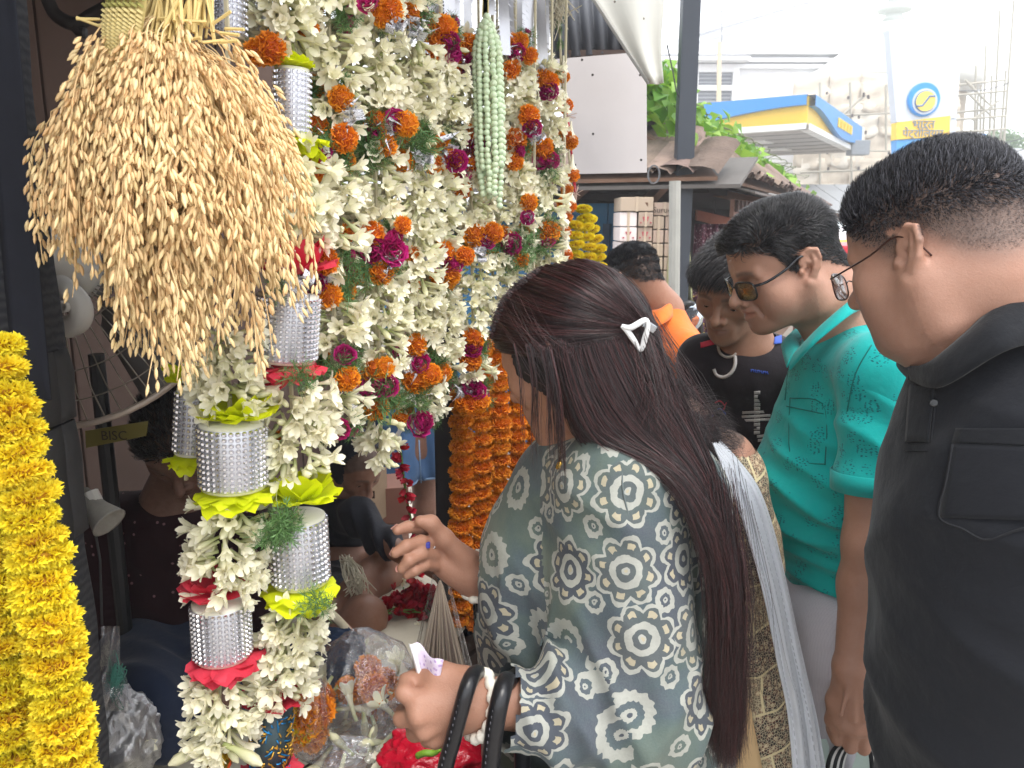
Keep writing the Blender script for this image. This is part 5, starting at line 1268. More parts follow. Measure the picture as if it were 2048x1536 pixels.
def trace(B,px,py,lo=.3,hi=4.0):
 """where the line of sight of a pixel meets a body (array of pixels)"""
 r=np.stack([ray(x,y)for x,y in zip(np.ravel(px),np.ravel(py))]);r/=np.linalg.norm(r,axis=1,keepdims=True);t=np.full(len(r),lo)
 for _ in range(70):t=t+np.clip(B.ev(CAMP+r*t[:,None]),-.02,.08)*.8
 hit=np.abs(B.ev(CAMP+r*t[:,None]))<.006
 return CAMP+r*t[:,None],hit
def patch(B,poly,parent,name,mat,off=.0015,th=.002,res=10,curved=None):
 """a flat-cut cloth piece (quad of pixel corners) laid on a body"""
 a,b,c,d=[np.array(q,float)for q in poly];U,W_=np.meshgrid(np.linspace(0,1,res),np.linspace(0,1,res),indexing='ij')
 P=(a*(1-U[...,None])+b*U[...,None])*(1-W_[...,None])+(d*(1-U[...,None])+c*U[...,None])*W_[...,None]
 X,hit=trace(B,P[...,0].ravel(),P[...,1].ravel());e=2e-3;g=np.stack([B.ev(X+np.eye(3)[k]*e)-B.ev(X-np.eye(3)[k]*e)for k in range(3)],1);g/=np.linalg.norm(g,axis=1,keepdims=True)+1e-9
 X=(X+g*off).reshape(res,res,3);m=MB();m.smooth=True;m.grid(X);o=m.part(name,mat,parent);solidify(o,th,1);return o
def line_on(B,pts,parent,name,mat,r=.0012,off=.0008,n=None,add=None):
 n=n or max(4,len(pts)*4);P=spline([(x,y,0)for x,y in pts],n)
 X,hit=trace(B,P[:,0],P[:,1]);X=X+np.array([nrm(CAMP-x)for x in X])*off
 m=add or MB();m.smooth=True;m.tube(X,r,5)
 return m if add is not None else m.part(name,mat,parent)
def build_body(B,h,parent,colfn,mat,name='body',it=1):
 v,f=B.surf(h);v=relax(v,f,it,.4);me=mesh_np(name,v-np.array(parent.location),f,mat);set_col(me,colfn(v));link(name,me,parent);return v,f
def cloth(B,h,parent,name,mat,fold=None,uv=None,it=2,cut=None):
 v,f=B.surf(h);v=relax(v,f,it,.5);n=vnormals(v,f)
 if fold is not None:v=v+n*fold(v)[:,None];v=relax(v,f,1,.3)
 if cut is not None:keep=cut(v);f=f[keep[f].all(1)]
 me=mesh_np(name,v-np.array(parent.location),f,mat)
 if uv is not None:set_uv_regions(me,f,*uv(v))
 o=link(name,me,parent);return v,f
def set_uv_regions(me,f,tabs,reg):
 u=me.uv_layers.new(name='UVMap');r=reg[f].max(1);out=tabs[r[:,None],f];u.data.foreach_set('uv',out.reshape(-1).astype(np.float32))
def folds(dirs):
 """soft creases: list of (centre, radius, direction across the creases, wavelength, depth)"""
 def fn(v):
  d=vnoise(v,9,3)*.002+vnoise(v,22,4)*.0012
  for c,r,ax,wl,dep in dirs:
   q=v-np.asarray(c);wgt=np.exp(-(q**2).sum(1)/(r*r));s=q@nrm(ax)/wl*2*math.pi+2.2*vnoise(v,5,7)+1.0*vnoise(v,13,8)
   d=d+dep*wgt*(1-np.abs(np.sin(s*.5))*2+.4)
  return d
 return fn
def fabric(name,col,rough=.85,weave=900,var=.08,bump=.25,sheen=.15,extra=None,coordscale=6):
 t=NT(name);o=t.obj();c=t.mix(t.noise(o,coordscale,4),tuple(x*(1-var)for x in col),tuple(min(1,x*(1+var))for x in col))
 c=t.mix(t.math('MULTIPLY',t.noise(o,weave,1),.35),c,tuple(x*.7 for x in col))
 if extra:c=extra(t,o,c)
 nb=t.bump(t.noise(o,weave,2),bump,.0006);nb=t.bump(t.noise(o,38,4),.4,.004,nb);nb=t.bump(t.noise(o,11,3),.35,.012,nb)
 return t.bsdf(c,rough,normal=nb,sheen=sheen,spec=.25)
EYE={}
def eyes(R,T,sc,parent,look=-.5):
 for s in(-1,1):
  bm=bmesh.new();bmesh.ops.create_uvsphere(bm,u_segments=14,v_segments=10,radius=.0131*sc);me=bpy.data.meshes.new('eye');bm.to_mesh(me);bm.free()
  me.polygons.foreach_set('use_smooth',[True]*len(me.polygons));P=T+R@(V(s*3.2,-6.78,.35)*.01*sc)
  t=_M.get('eye')
  if t is None:
   q=NT('eye');o=q.obj();sp=q.n('SeparateXYZ');q.l(o,sp.inputs[0])
   d=q.math('SQRT',q.math('ADD',q.math('POWER',sp.outputs[0],2),q.math('POWER',q.math('ADD',sp.outputs[2],.004),2)))
   fr_=q.math('MULTIPLY',q.math('LESS_THAN',d,.0056),q.math('LESS_THAN',sp.outputs[1],0));t=_M['eye']=q.bsdf(q.mix(fr_,rgb(206,190,182),rgb(28,18,14)),.15)
  me.materials.append(t);m4=Matrix([list(R[r])+[P[r]-parent.location[r]]for r in range(3)]+[[0,0,0,1]]);link('eye',me,parent,mat4=m4)
def skin_cols(R,T,sc,base,hairdark=(.02,.018,.018),hair=True,hl=0.0,lips=None,shave=.12,soft=.5,zmap=None,brows=.8):
 base=np.array(base);lips=np.array(lips if lips is not None else base*np.array([.75,.52,.55]))
 def fn(v):
  L=to_local(v,R,T,sc);c=np.tile(base,(len(v),1));near=(np.linalg.norm(L-V(0,0,1),axis=1)<16)
  x,y,z=L.T
  lm_=near*np.exp(-((np.abs(x)/2.3)**4+((z+5.2)/.95)**4))*(y<-7.4);c=c+(lips-c)*(lm_*.8)[:,None]
  bz=2.5+.25*np.sin((np.abs(x)-1)*.8);bw=near*np.exp(-((z-bz)/.5)**4)*sm(.8,1.3,np.abs(x))*(1-sm(4.6,5.4,np.abs(x)))*(y<-5);c=c+(np.array(hairdark)-c)*(bw*brows)[:,None]
  sh=near*sm(-2.5,-4.5,z)*sm(-12,-10.5,z)*(y<1)*(1-np.clip(lm_,0,1));c=c*(1-sh*shave)[:,None]
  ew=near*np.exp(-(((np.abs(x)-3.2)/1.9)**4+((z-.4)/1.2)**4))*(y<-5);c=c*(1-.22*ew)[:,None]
  if hair:m=hairmask(L,hl,soft,zmap=zmap)*near;c=c+(np.array(hairdark)-c)*(m*.96)[:,None]
  return c
 return fn
def person(label,loc,group=None):return thing('person',label,'person',loc,group)
def glasses(R,T,sc,parent,mat_f,mat_l,r_rim=.0016,r_arm=.0018,lensw=2.6,lensh=2.0,z0=.2,rimless=False,yf=-10.3,bottom_only=False,squared=3.0,arm_out=7.9):
 g=lambda p:T+R@(np.array(p)*.01*sc)
 gl=[]
 for s in(-1,1):
  pts=[]
  for a in np.linspace(0,2*math.pi,25):
   e=2/squared;cx=math.copysign(abs(math.cos(a))**e,math.cos(a))*lensw;cz=math.copysign(abs(math.sin(a))**e,math.sin(a))*lensh
   pts.append(g((s*3.4+cx,yf+.035*(s*3.4+cx)**2,z0+cz)))
  gl.append(pts)
  if not rimless:m=MB();m.smooth=True;m.tube(pts,r_rim,6,cap=False);yield_part(m,'rim',mat_f,parent)
  l=MB();l.smooth=True;c=g((s*3.4,yf+.035*11.5,z0));l._add([c]+pts[:-1],[(0,i+1,(i+1)%24+1)for i in range(24)]);o=yield_part(l,'lens',mat_l,parent);solidify(o,.0015)
  m=MB();m.smooth=True;m.tube(spline([g((s*6.1,yf+1.25,z0+lensh*.55)),g((s*7.3,yf+3.2,z0+lensh*.6)),g((s*arm_out,-3,1.6)),g((s*arm_out,.2,2.7)),g((s*(arm_out-.3),2.2,1.6)),g((s*(arm_out-.7),3.4,-.4))],26),r_arm,6);yield_part(m,'temple',mat_f,parent)
 m=MB();m.smooth=True;m.tube(spline([g((-.9,yf+.1,z0+.5)),g((0,yf-.15,z0+.8)),g((.9,yf+.1,z0+.5))],8),r_rim,6);yield_part(m,'bridge',mat_f,parent)
def yield_part(m,n,mat,parent):return m.part(n,mat,parent)
def glassmat(name,col,mixf=.75,rough=.05):
 t=NT(name);a=t.n('BsdfTransparent');a.inputs[0].default_value=col+(1,);b=t.n('BsdfGlossy',i_Roughness=rough);fr_=t.n('LayerWeight',i_Blend=.35)
 x=t.n('MixShader');f_=t.math('MULTIPLY_ADD',fr_.outputs['Fresnel'],.8,1-mixf-.15 if mixf<.85 else .04);t.l(f_,x.inputs[0]);t.l(a.outputs[0],x.inputs[1]);t.l(b.outputs[0],x.inputs[2]);t.l(x.outputs[0],t.out.inputs[0]);return t.m
def legs(B,hipL,hipR,z_hip,r=.085,ankle=.05,fwd=V(0,-1,0)):
 for hp in(hipL,hipR):
  k=hp*V(1,1,0)+UP*.48+fwd*.02;a=hp*V(1,1,0)+UP*.09;B.cap(hp*V(1,1,0)+UP*z_hip,k,r,r*.8,.06);B.cap(k,a,r*.8,ankle,.03)
def shoes(hips,parent,fwd,mat):
 for hp in hips:
  m=MB();m.smooth=True;c=hp*V(1,1,0)+fwd*.06;R=np.stack([np.cross(fwd,UP),fwd,UP],1);rows=[]
  for j,(t_,w_,h_)in enumerate(((-.10,.025,.06),(-.09,.035,.085),(-.04,.038,.085),(.03,.042,.07),(.1,.045,.045),(.14,.03,.03),(.15,.005,.02))):
   rows.append([c+R@V(w_*math.cos(a),t_,max(.004,h_*.5+h_*.5*math.sin(a)))for a in np.linspace(0,2*math.pi,13)])
  m.grid(rows);m.part('shoe',mat,parent)
rn=np.random.default_rng(5)
SK1=rgb(174,132,114);SK2=rgb(172,128,108);SK3=rgb(112,76,60);SKW=rgb(160,114,92)
m_skin=skin_mat('skin')
# ---- man in the black polo shirt
R1=frame(126,19,0);s1=.965
earP=Q(1812,515,.87);T1=earP-R1@(V(7.8,.8,0.2)*.01*s1)
p1=person('heavy-set man in black polo shirt and thin glasses, at the right edge, head bowed',V(.62,.92,0))
B1=Body();head(B1,R1,T1,s1,fat=.6,nose=1.05,age=1)
nk=T1+R1@(V(0,2.0,-3)*.01);nb_=V(.60,.93,T1[2]-.19)
B1.cap(nk,nb_,.062,.072,.035);B1.cap(nk+R1@V(0,.035,.0),nb_+V(.05,-.01,.02),.058,.068,.03)
B1.cap(nb_,nb_-UP*.12,.08,.12,.05)
B1.cap(T1+R1@V(.03,-.02,-.07),nb_+V(-.03,.0,.04),.028,.04,.04)
B1.cap(nb_-UP*.08,V(.70,.70,nb_[2]-.12),.06,.05,.05);B1.cap(V(.70,.70,nb_[2]-.12),V(.76,.68,1.02),.05,.04,.03);B1.cap(V(.76,.68,1.02),V(.72,.66,.82),.04,.032,.02);B1.cap(V(.72,.66,.82),V(.64,.68,.66),.034,.027,.02);B1.ell(V(.62,.68,.6),(.035,.03,.06),.02)
for k in range(4):B1.chain([V(.6+.012*k,.68,.57),V(.595+.013*k,.685,.51),V(.6+.013*k,.69,.465)],[.0095,.009,.007],.004)
B1.chain([V(.6,.66,.61),V(.575,.655,.57),V(.57,.66,.53)],[.012,.010,.008],.008)
HZ1=list(HL_Z);HZ1[6]=1.2;HZ1[7]=1.0;HZ1[8]=2.2;HZ1[9]=4.0;HZ1[10]=2.6;HZ1[11]=1.4;HZ1[12]=-.6;HZ1[13]=-1.6;HZ1[14]=-1.8
c1=skin_cols(R1,T1,s1,SK1,(.042,.039,.04),hl=-.4,soft=2.2,shave=.2,zmap=HZ1)
v1,f1=build_body(B1,.0026,p1,c1,m_skin)
L1=to_local(v1,R1,T1,s1);mk=hairmask(L1,-.1,.9,zmap=HZ1)*(np.linalg.norm(L1-V(0,1,3),axis=1)<15)
P_,N_=pick(v1,f1,mk**2.2,22000,rn);Lp_=to_local(P_,R1,T1,s1)
top=sm(3,10,Lp_[:,2]);Ln_=(.0024+.0070*sm(2,6,Lp_[:,2])+.007*sm(6,11,Lp_[:,2])+.008*top*sm(-2,-8,Lp_[:,1]))*rn.uniform(.75,1.2,len(P_))
dirf=lambda p:(R1@V(0,.25,.0))[None]+R1[:,2][None]*(-.35+.9*sm(4,9,to_local(p,R1,T1,s1)[:,2]))[:,None]+np.random.normal(0,.15,p.shape)
pa=grow(B1,P_,N_,dirf,Ln_,4,.95,None);sv_,sf_=strands(pa,.00012+.00042*sm(1.5,6.5,Lp_[:,2]))
tag(link('hair',mesh_np('hair',sv_-np.array(p1.location),sf_,hair_mat('salt and pepper hair',rgb(20,20,22),rgb(44,44,50),rgb(110,110,118))),p1),kind='stuff')
eyes(R1,T1,s1,p1)
m_thin=M('dark wire frame',rgb(70,44,40),.3,.6,bump=0)
glasses(R1,T1,s1,p1,m_thin,glassmat('clear lens',(.96,.96,.97),.9),.0009,.0011,2.5,1.7,-.3,arm_out=8.15,yf=-11.0)
S1=Body();vd=V(.89,-.45,0)
fl=[((x_+22,y_),r_,Y_)for(x_,y_),r_,Y_ in[((1796,790),.12,.935),((1768,900),.155,.95),((1744,1000),.17,.955),((1736,1200),.185,.955),((1740,1400),.185,.955),((1760,1560),.175,.955)]]
cen=[Q(*p,Y)+vd*r for p,r,Y in fl];S1.chain(cen,[r for _,r,_ in fl],.05)
S1.cap(cen[-1],cen[-1]-UP*.12,.175,.17,.05)
S1.cap(nb_-UP*.01,cen[1],.085,.15,.06)
S1.cap(nb_+V(.05,-.02,-.05),V(.70,.70,nb_[2]-.12),.07,.075,.07)
S1.cap(V(.70,.70,nb_[2]-.12),V(.76,.68,.98),.075,.06,.04)
S1.cap(nb_+V(.0,.05,-.05),V(.70,1.14,nb_[2]-.12),.07,.075,.07);S1.cap(V(.70,1.14,nb_[2]-.12),V(.74,1.2,.98),.07,.055,.04)
S1b=S1
m_black=fabric('black pique',rgb(26,28,34),.9,1400,.1,.35,.12)
cloth(S1,.006,p1,'polo_shirt',m_black,folds([(cen[1]+V(-.06,-.1,0),.13,(.4,.2,1),.07,.004),(Q(1780,1150,.93),.14,(.7,.3,.6),.10,.005),(Q(1790,1400,.93),.15,(.6,.3,-.7),.09,.006),(Q(1970,1360,.8),.14,(.6,0,.7),.11,.005)]),cut=lambda v:np.linalg.norm(v-(nb_+UP*.055),axis=1)>.074)
m_blackc=fabric('black collar',rgb(23,25,30),.9,1600,.1,.3,.12)
def collar(B,inner,outer,parent,mat,rise=.0,th=.003,n=40):
 """a turned-down collar from an upper edge line to a lower edge line (world points)"""
 a=spline(inner,n);b=spline(outer,n);rows=[]
 for j in range(7):
  t_=j/6;rows.append(a*(1-t_)+b*t_+(a-a.mean(0))*.06*math.sin(math.pi*t_)+UP*(.012*math.sin(math.pi*t_)))
 m=MB();m.smooth=True;m.grid(rows);o=m.part('collar',mat,parent);solidify(o,th);return o
cn_=nb_+UP*.05
inn=[Q(1826,742,.90),Q(1865,722,.855),Q(1930,668,.83),Q(1990,610,.835),Q(2048,570,.86),Q(2110,560,.92)]
out_=[Q(1822,760,.895),Q(1880,775,.825),Q(1990,712,.785),Q(2048,690,.785),Q(2110,680,.80),Q(2160,640,.87)]
collar(None,inn,out_,p1,m_blackc)
collar(None,[Q(1826,742,.905),Q(1812,700,.98),Q(1850,672,1.03),Q(1930,640,1.05)],[Q(1820,760,.90),Q(1795,726,.985),Q(1830,695,1.05),Q(1920,680,1.07)],p1,m_blackc)
patch(S1,[(1824,770),(1872,780),(1862,884),(1816,884)],p1,'placket',m_blackc,.002,.002)
m_seam=M('dark thread',rgb(26,27,32),.9,bump=0)
line_on(S1,[(1872,780),(1868,830),(1862,886)],p1,'seam',m_seam);line_on(S1,[(1812,886),(1860,887)],p1,'seam',m_seam);line_on(S1,[(1812,902),(1856,902)],p1,'seam',m_seam)
X,_h=trace(S1,[1868,1866],[806,722+60]);m=MB();m.smooth=True;m.lathe([(.0005,-.001),(.0048,-.001),(.005,.0012),(.0035,.0018),(.0005,.0014)],14,X[0]+nrm(CAMP-X[0])*.003,rot_to(nrm(CAMP-X[0])));m.part('button',M('black button',rgb(24,25,28),.25,bump=0),p1)
patch(S1,[(1916,858),(2070,858),(2070,893),(1908,885)],p1,'pocket_band',m_blackc,.0025,.0022)
patch(S1,[(1908,886),(2080,894),(2090,1040),(1880,1035)],p1,'pocket',m_black,.0022,.0015,14)
line_on(S1,[(1905,888),(1893,960),(1878,1033),(1925,1058),(1972,1080),(2030,1062),(2080,1048)],p1,'pocket_seam',m_seam,.0014,.0042)
mm=MB()
for pts in([(1914,862),(1926,882)],[(1926,862),(1914,882)],[(1920,862),(1920,872)],[(1930,864),(1936,882)],[(1936,864),(1928,882)]):line_on(S1,pts,p1,'x',m_seam,.0007,.003,4,mm)
mm.part('stitched_mark',M('grey stitch',rgb(92,94,102),.8,bump=0),p1)
LB=Body();hl_,hr_=V(.66,.84,0),V(.64,1.02,0);legs(LB,hl_,hr_,.85,.1);LB.cap(V(.65,.93,.92),V(.65,.93,.82),.15,.15,.05)
cloth(LB,.012,p1,'trousers',M('dark trousers',rgb(44,46,54),.9));shoes((hl_,hr_),p1,nrm(V(-1,.1,0)),M('black shoe',rgb(24,24,26),.4))
# ---- man in the teal polo shirt
PXO=8.0
R2=frame(190,22,0);s2=.95
T2=Q(1604,537,1.37)-R2@(V(7.6,.8,.2)*.01*s2)
p2=person('man in teal printed polo shirt and tinted glasses, stooping, plastic bag in his hand',V(.60,1.45,0))
B2=Body();head(B2,R2,T2,s2,fat=.25,mouth_open=.3,age=1)
nb2_=Q(1700,680,1.45)
B2.cap(T2+R2@V(0,.025,-.03),nb2_,.055,.066,.03);B2.cap(T2+R2@V(0,.055,.0),nb2_+V(.03,.0,.01),.045,.06,.03);B2.cap(nb2_,Q(1676,800,1.46),.06,.07,.05)
sh2,el2,wr2=Q(1752,745,1.285),Q(1732,1085,1.25),Q(1696,1335,1.23)
B2.cap(nb2_-UP*.08,sh2,.05,.046,.05);B2.cap(sh2,el2,.05,.041,.03);B2.cap(el2,Q(1722,1170,1.255),.041,.042,.02);B2.cap(Q(1722,1170,1.255),wr2,.041,.0285,.02)
def h2(px,py,Y):return Q(px,py,Y)
mc=[h2(1672,1440,1.235),h2(1697,1454,1.225),h2(1721,1455,1.225),h2(1744,1446,1.235)];pi=[h2(1667,1478,1.245),h2(1693,1494,1.235),h2(1719,1497,1.235),h2(1744,1488,1.24)]
for a,b in zip(mc,pi):
 B2.cap(wr2,a,.0215,.0145,.018);B2.chain([a,b,b+V(0,.024,.004),b+V(0,.032,.022)],[.0128,.0112,.0102,.009],.004)
 B2.sph(a+V(0,-.006,0),.0095,.008)
for(x0,y0,x1,y1)in((1690,1365,1674,1430),(1700,1370,1699,1440),(1712,1372,1722,1440)):B2.cap(Q(x0,y0,1.205),Q(x1,y1,1.208),.003,.0036,.008)
B2.chain([h2(1684,1350,1.24),h2(1664,1400,1.245),h2(1658,1440,1.25),h2(1666,1472,1.26)],[.019,.0155,.012,.0095],.012)
sh2r,el2r=Q(1640,735,1.66),Q(1640,1030,1.72);B2.cap(nb2_-UP*.08,sh2r,.05,.045,.05);B2.cap(sh2r,el2r,.05,.04,.03);B2.cap(el2r,Q(1620,1260,1.66),.038,.027,.02);B2.ell(Q(1615,1320,1.65),(.022,.04,.045),.02)
for k in range(4):B2.cap(Q(1600+12*k,1345,1.65),Q(1600+12*k,1400,1.66),.009,.007,.004)
HZ2=list(HL_Z);HZ2[2]=6.6;HZ2[3]=5.6;HZ2[4]=4.6;HZ2[5]=2.6;HZ2[6]=.6;HZ2[7]=.2;HZ2[11]=1.0;HZ2[12]=-.8;HZ2[13]=-2.6
c2=skin_cols(R2,T2,s2,SK2,(.02,.019,.02),soft=.5,shave=.26,zmap=HZ2)
v2,f2=build_body(B2,.0027,p2,c2,m_skin)
def hairdo(B,v,f,R,T,sc,parent,zmap,n,dirl,Lfn,mat,rad=.0006,m=7,lift=.55,wob=.05,soft=.5,hl=0.0,lim=15,curl=0.0):
 L=to_local(v,R,T,sc);mk=hairmask(L,hl,soft,zmap=zmap)*(np.linalg.norm(L-V(0,1,3),axis=1)<lim)
 P,N=pick(v,f,mk,n,rn);Lp=to_local(P,R,T,sc);ln=Lfn(Lp)*rn.uniform(.7,1.15,len(P))
 pa=grow(B,P,N,lambda p:dirl(to_local(p,R,T,sc))@R.T+np.random.normal(0,wob,p.shape),ln,m,lift,0.0,wob*.5)
 if curl:
  t_=np.linspace(0,1,m)[None,:,None];ph=rn.uniform(0,6,(len(P),1,1));ax=rn.normal(0,1,(len(P),1,3));pa=pa+ax*np.sin(t_*7+ph)*curl*t_
 sv,sf=strands(pa,rad);return tag(link('hair',mesh_np('hair',sv-np.array(parent.location),sf,mat),parent),kind='stuff')
m_hblack=hair_mat('black hair',rgb(14,13,14),rgb(30,29,32),rgb(58,56,60),.34)
def d2(L):
 d=np.zeros_like(L);top=sm(5,10,L[:,2]);d[:,0]=-top*.9+(1-top)*.15*np.sign(L[:,0]);d[:,1]=.55-.9*sm(-3,-7,L[:,1])*top+.5*(1-top);d[:,2]=-.8*(1-top)+.2*sm(-4,-8,L[:,1])
 return d+.35*np.stack([np.sin(L[:,1]*1.6+L[:,2]),np.sin(L[:,0]*1.4),np.sin(L[:,1]*1.2+1)],1)
hairdo(B2,v2,f2,R2,T2,s2,p2,HZ2,13000,d2,lambda L:.007+.018*sm(2,7,L[:,2])+.012*sm(-4,-8,L[:,1])*sm(5,8,L[:,2])-.012*np.exp(-((L[:,1]-2.5)**2+(L[:,2]-12)**2+(L[:,0]-1)**2)/8),m_hblack,.0007,7,.8,.08)
eyes(R2,T2,s2,p2)
m_bframe=M('black plastic frame',rgb(18,20,26),.2,bump=0)
glasses(R2,T2,s2,p2,m_bframe,glassmat('amber lens',(.86,.74,.42),.86),.0017,.0026,2.7,1.75,-.3,squared=3.2,yf=-9.9)
LAT2=nrm(V(.10,-1,0));S2=Body()
tc=[(Q(1690,740,1.46),.095),(Q(1688,850,1.46),.116),(Q(1646,965,1.46),.124),(Q(1690,1110,1.46),.115),(Q(1706,1215,1.46),.108)]
for(a,ra),(b,rb)in zip(tc[:-1],tc[1:]):S2.cap(a,b,ra,rb,.04,sq=(LAT2,1.22))
S2t=Body();S2t.P=list(S2.P);S2a=Body();S2a.cap(sh2,Q(1740,1010,1.265),.060,.064,.03)
S2.cap(nb2_+V(.02,0,-.02),tc[1][0],.078,.11,.05)
S2.cap(nb2_-UP*.06,sh2,.06,.062,.06);S2.cap(sh2,Q(1748,800,1.28),.060,.060,.03);SV=Body();SV.sph(sh2+V(-.004,.01,-.01),.058,.03);SV.cap(sh2,Q(1740,985,1.265),.0605,.064,.03);S2.cap(nb2_-UP*.06,sh2r,.06,.06,.06);S2.cap(sh2r,Q(1640,930,1.70),.06,.062,.03)
def teal_marks(t,o,c):
 v=t.n('TexVoronoi',i_Scale=26,i_Randomness=.75);t.l(o,v.inputs['Vector']);sub=t.n('VectorMath',operation='SUBTRACT');sc_=t.n('VectorMath',operation='SCALE');sc_.inputs['Scale'].default_value=1.0
 t.l(o,sub.inputs[0]);t.l(v.outputs['Position'],sub.inputs[1]);v2=t.n('TexVoronoi',i_Scale=190,i_Randomness=.5);mp_=t.n('Mapping');mp_.inputs['Scale'].default_value=(1,1,2.4);t.l(o,mp_.inputs[0]);t.l(mp_.outputs[0],v2.inputs['Vector'])
 near=t.math('LESS_THAN',v.outputs['Distance'],.42);cc=t.n('SeparateColor');t.l(v2.outputs['Color'],cc.inputs[0])
 dash=t.math('LESS_THAN',v2.outputs['Distance'],.40);mk=t.math('MULTIPLY',t.math('MULTIPLY',near,dash),t.math('GREATER_THAN',cc.outputs[1],.35))
 return t.mix(t.math('MULTIPLY',mk,.8),c,rgb(16,72,84))
m_teal=fabric('teal jersey',rgb(16,172,168),.85,1500,.12,.3,.15,teal_marks,26);m_tealp=fabric('teal collar',rgb(18,168,164),.85,1500,.08,.3,.15)
slv=nrm(Q(1737,1090,1.255)-Q(1745,850,1.275));cutp=Q(1740,974,1.265)
def cut2(v):return np.linalg.norm(v-(nb2_+UP*.045),axis=1)>.066
cloth(SV,.006,p2,'sleeve',m_teal,folds([(Q(1720,880,1.25),.1,(.6,0,.8),.06,.006)]),cut=lambda v:((v-cutp)@slv)<0)
cloth(S2,.006,p2,'polo_shirt',m_teal,folds([(Q(1600,1010,1.34),.15,(.5,0,1),.06,.009),(Q(1620,1180,1.36),.13,(.15,0,1),.05,.010),(Q(1700,900,1.3),.08,(1,0,.6),.05,.005),(Q(1640,760,1.35),.10,(.8,0,-.5),.06,.003)]),cut=cut2)
m=MB();m.smooth=True
rows=[[cutp+(rot_to(slv)@V(math.cos(a),math.sin(a),0))*(.0645+dr)+slv*dz for a in np.linspace(0,2*math.pi,33)]for dz,dr in((-.028,.002),(-.027,.0045),(.004,.004),(.004,-.004))]
m.grid(rows);m.part('sleeve_hem',m_tealp,p2)
collar(None,[Q(1592,700,1.40),Q(1640,652,1.375),Q(1690,608,1.38),Q(1716,592,1.44)],[Q(1570,742,1.375),Q(1618,690,1.325),Q(1690,632,1.33),Q(1728,612,1.41)],p2,m_tealp)
collar(None,[Q(1594,700,1.41),Q(1590,684,1.47),Q(1600,668,1.52)],[Q(1566,735,1.38),Q(1556,690,1.46),Q(1572,672,1.54)],p2,m_tealp)
m_ts=M('teal seam',rgb(8,110,104),.9,bump=0)
for pts in([(1735,690),(1706,740),(1690,800),(1680,880),(1680,950)],[(1572,796),(1640,812),(1642,930)],[(1572,796),(1572,905),(1605,925),(1642,928)],[(1568,742),(1562,800)],[(1565,812),(1640,828)]):line_on(S2,pts,p2,'seam',m_ts,.0011)
TR=Body();hA,hB=V(.615,1.38,0),V(.625,1.55,0);legs(TR,hA,hB,.86,.088,.055,V(-1,0,0));TR.cap(Q(1706,1200,1.46),V(.62,1.46,.82),.1,.105,.05,sq=(LAT2,1.4))
def tcheck(t,o,c):
 w_=t.n('TexBrick',i_Scale=60,i_Mortar_Size=.03);t.l(o,w_.inputs['Vector']);return t.mix(t.math('MULTIPLY',w_.outputs['Fac'],.3),c,rgb(176,172,182))
m_trs=fabric('pale lavender cotton',rgb(202,198,206),.85,1100,.05,.25,.1,tcheck)
cloth(TR,.009,p2,'trousers',m_trs,folds([(Q(1640,1340,1.36),.15,(1,0,.2),.09,.006)]));shoes((hA,hB),p2,V(-1,0,0),M('brown shoe',rgb(70,48,36),.45))
line_on(TR,[(1672,1240),(1672,1290),(1680,1320),(1694,1335)],p2,'pocket_seam',M('pocket edge',rgb(150,146,156),.9,bump=0),.0014)
bag=thing('carrier_bag','pale carrier bag with black striped handles held by the teal shirted man','bag',Q(1706,1500,1.25))
m_strap=NT('striped strap');oc=m_strap.obj();sx=m_strap.n('SeparateXYZ');m_strap.l(m_strap.n('UVMap').outputs[0],sx.inputs[0]);st_=m_strap.math('GREATER_THAN',m_strap.math('FRACT',m_strap.math('MULTIPLY',sx.outputs[0],3.0)),.62)
m_strap=m_strap.bsdf(m_strap.mix(st_,rgb(26,26,30),rgb(206,204,200)),.7)
for(pts)in([(1690,1486,1.262),(1672,1500,1.25),(1660,1540,1.24),(1654,1640,1.24)],[(1722,1488,1.262),(1744,1500,1.25),(1750,1540,1.24),(1756,1640,1.24)]):
 c_=spline([Q(*q_)for q_ in pts],16);m=MB();m.smooth=True;m.grid([[p+V(.016*s_,-.004*(1-s_*s_),0)for s_ in np.linspace(-1,1,7)]for p in c_]);me=m.mesh('handle',m_strap,np.array(bag.location),fix=False);set_uv(me,np.array([[(i%7)/6,i//7/16]for i in range(len(me.vertices))]));o=link('handle',me,bag);solidify(o,.002)
m=MB();m.smooth=True;b0=Q(1706,1540,1.25);m.grid([[b0+V(.15*(math.copysign(abs(math.cos(a))**.5,math.cos(a)))*(1+.04*math.sin(z*30+a*3)),.05*math.sin(a)*(1+.2*math.sin(a*5+z*20)),-z)for a in np.linspace(0,2*math.pi,41)]for z in np.linspace(-.02,.32,12)]);m.part('body',M('mint plastic',rgb(206,222,216),.4,var=.06),bag)
PXO=0.0
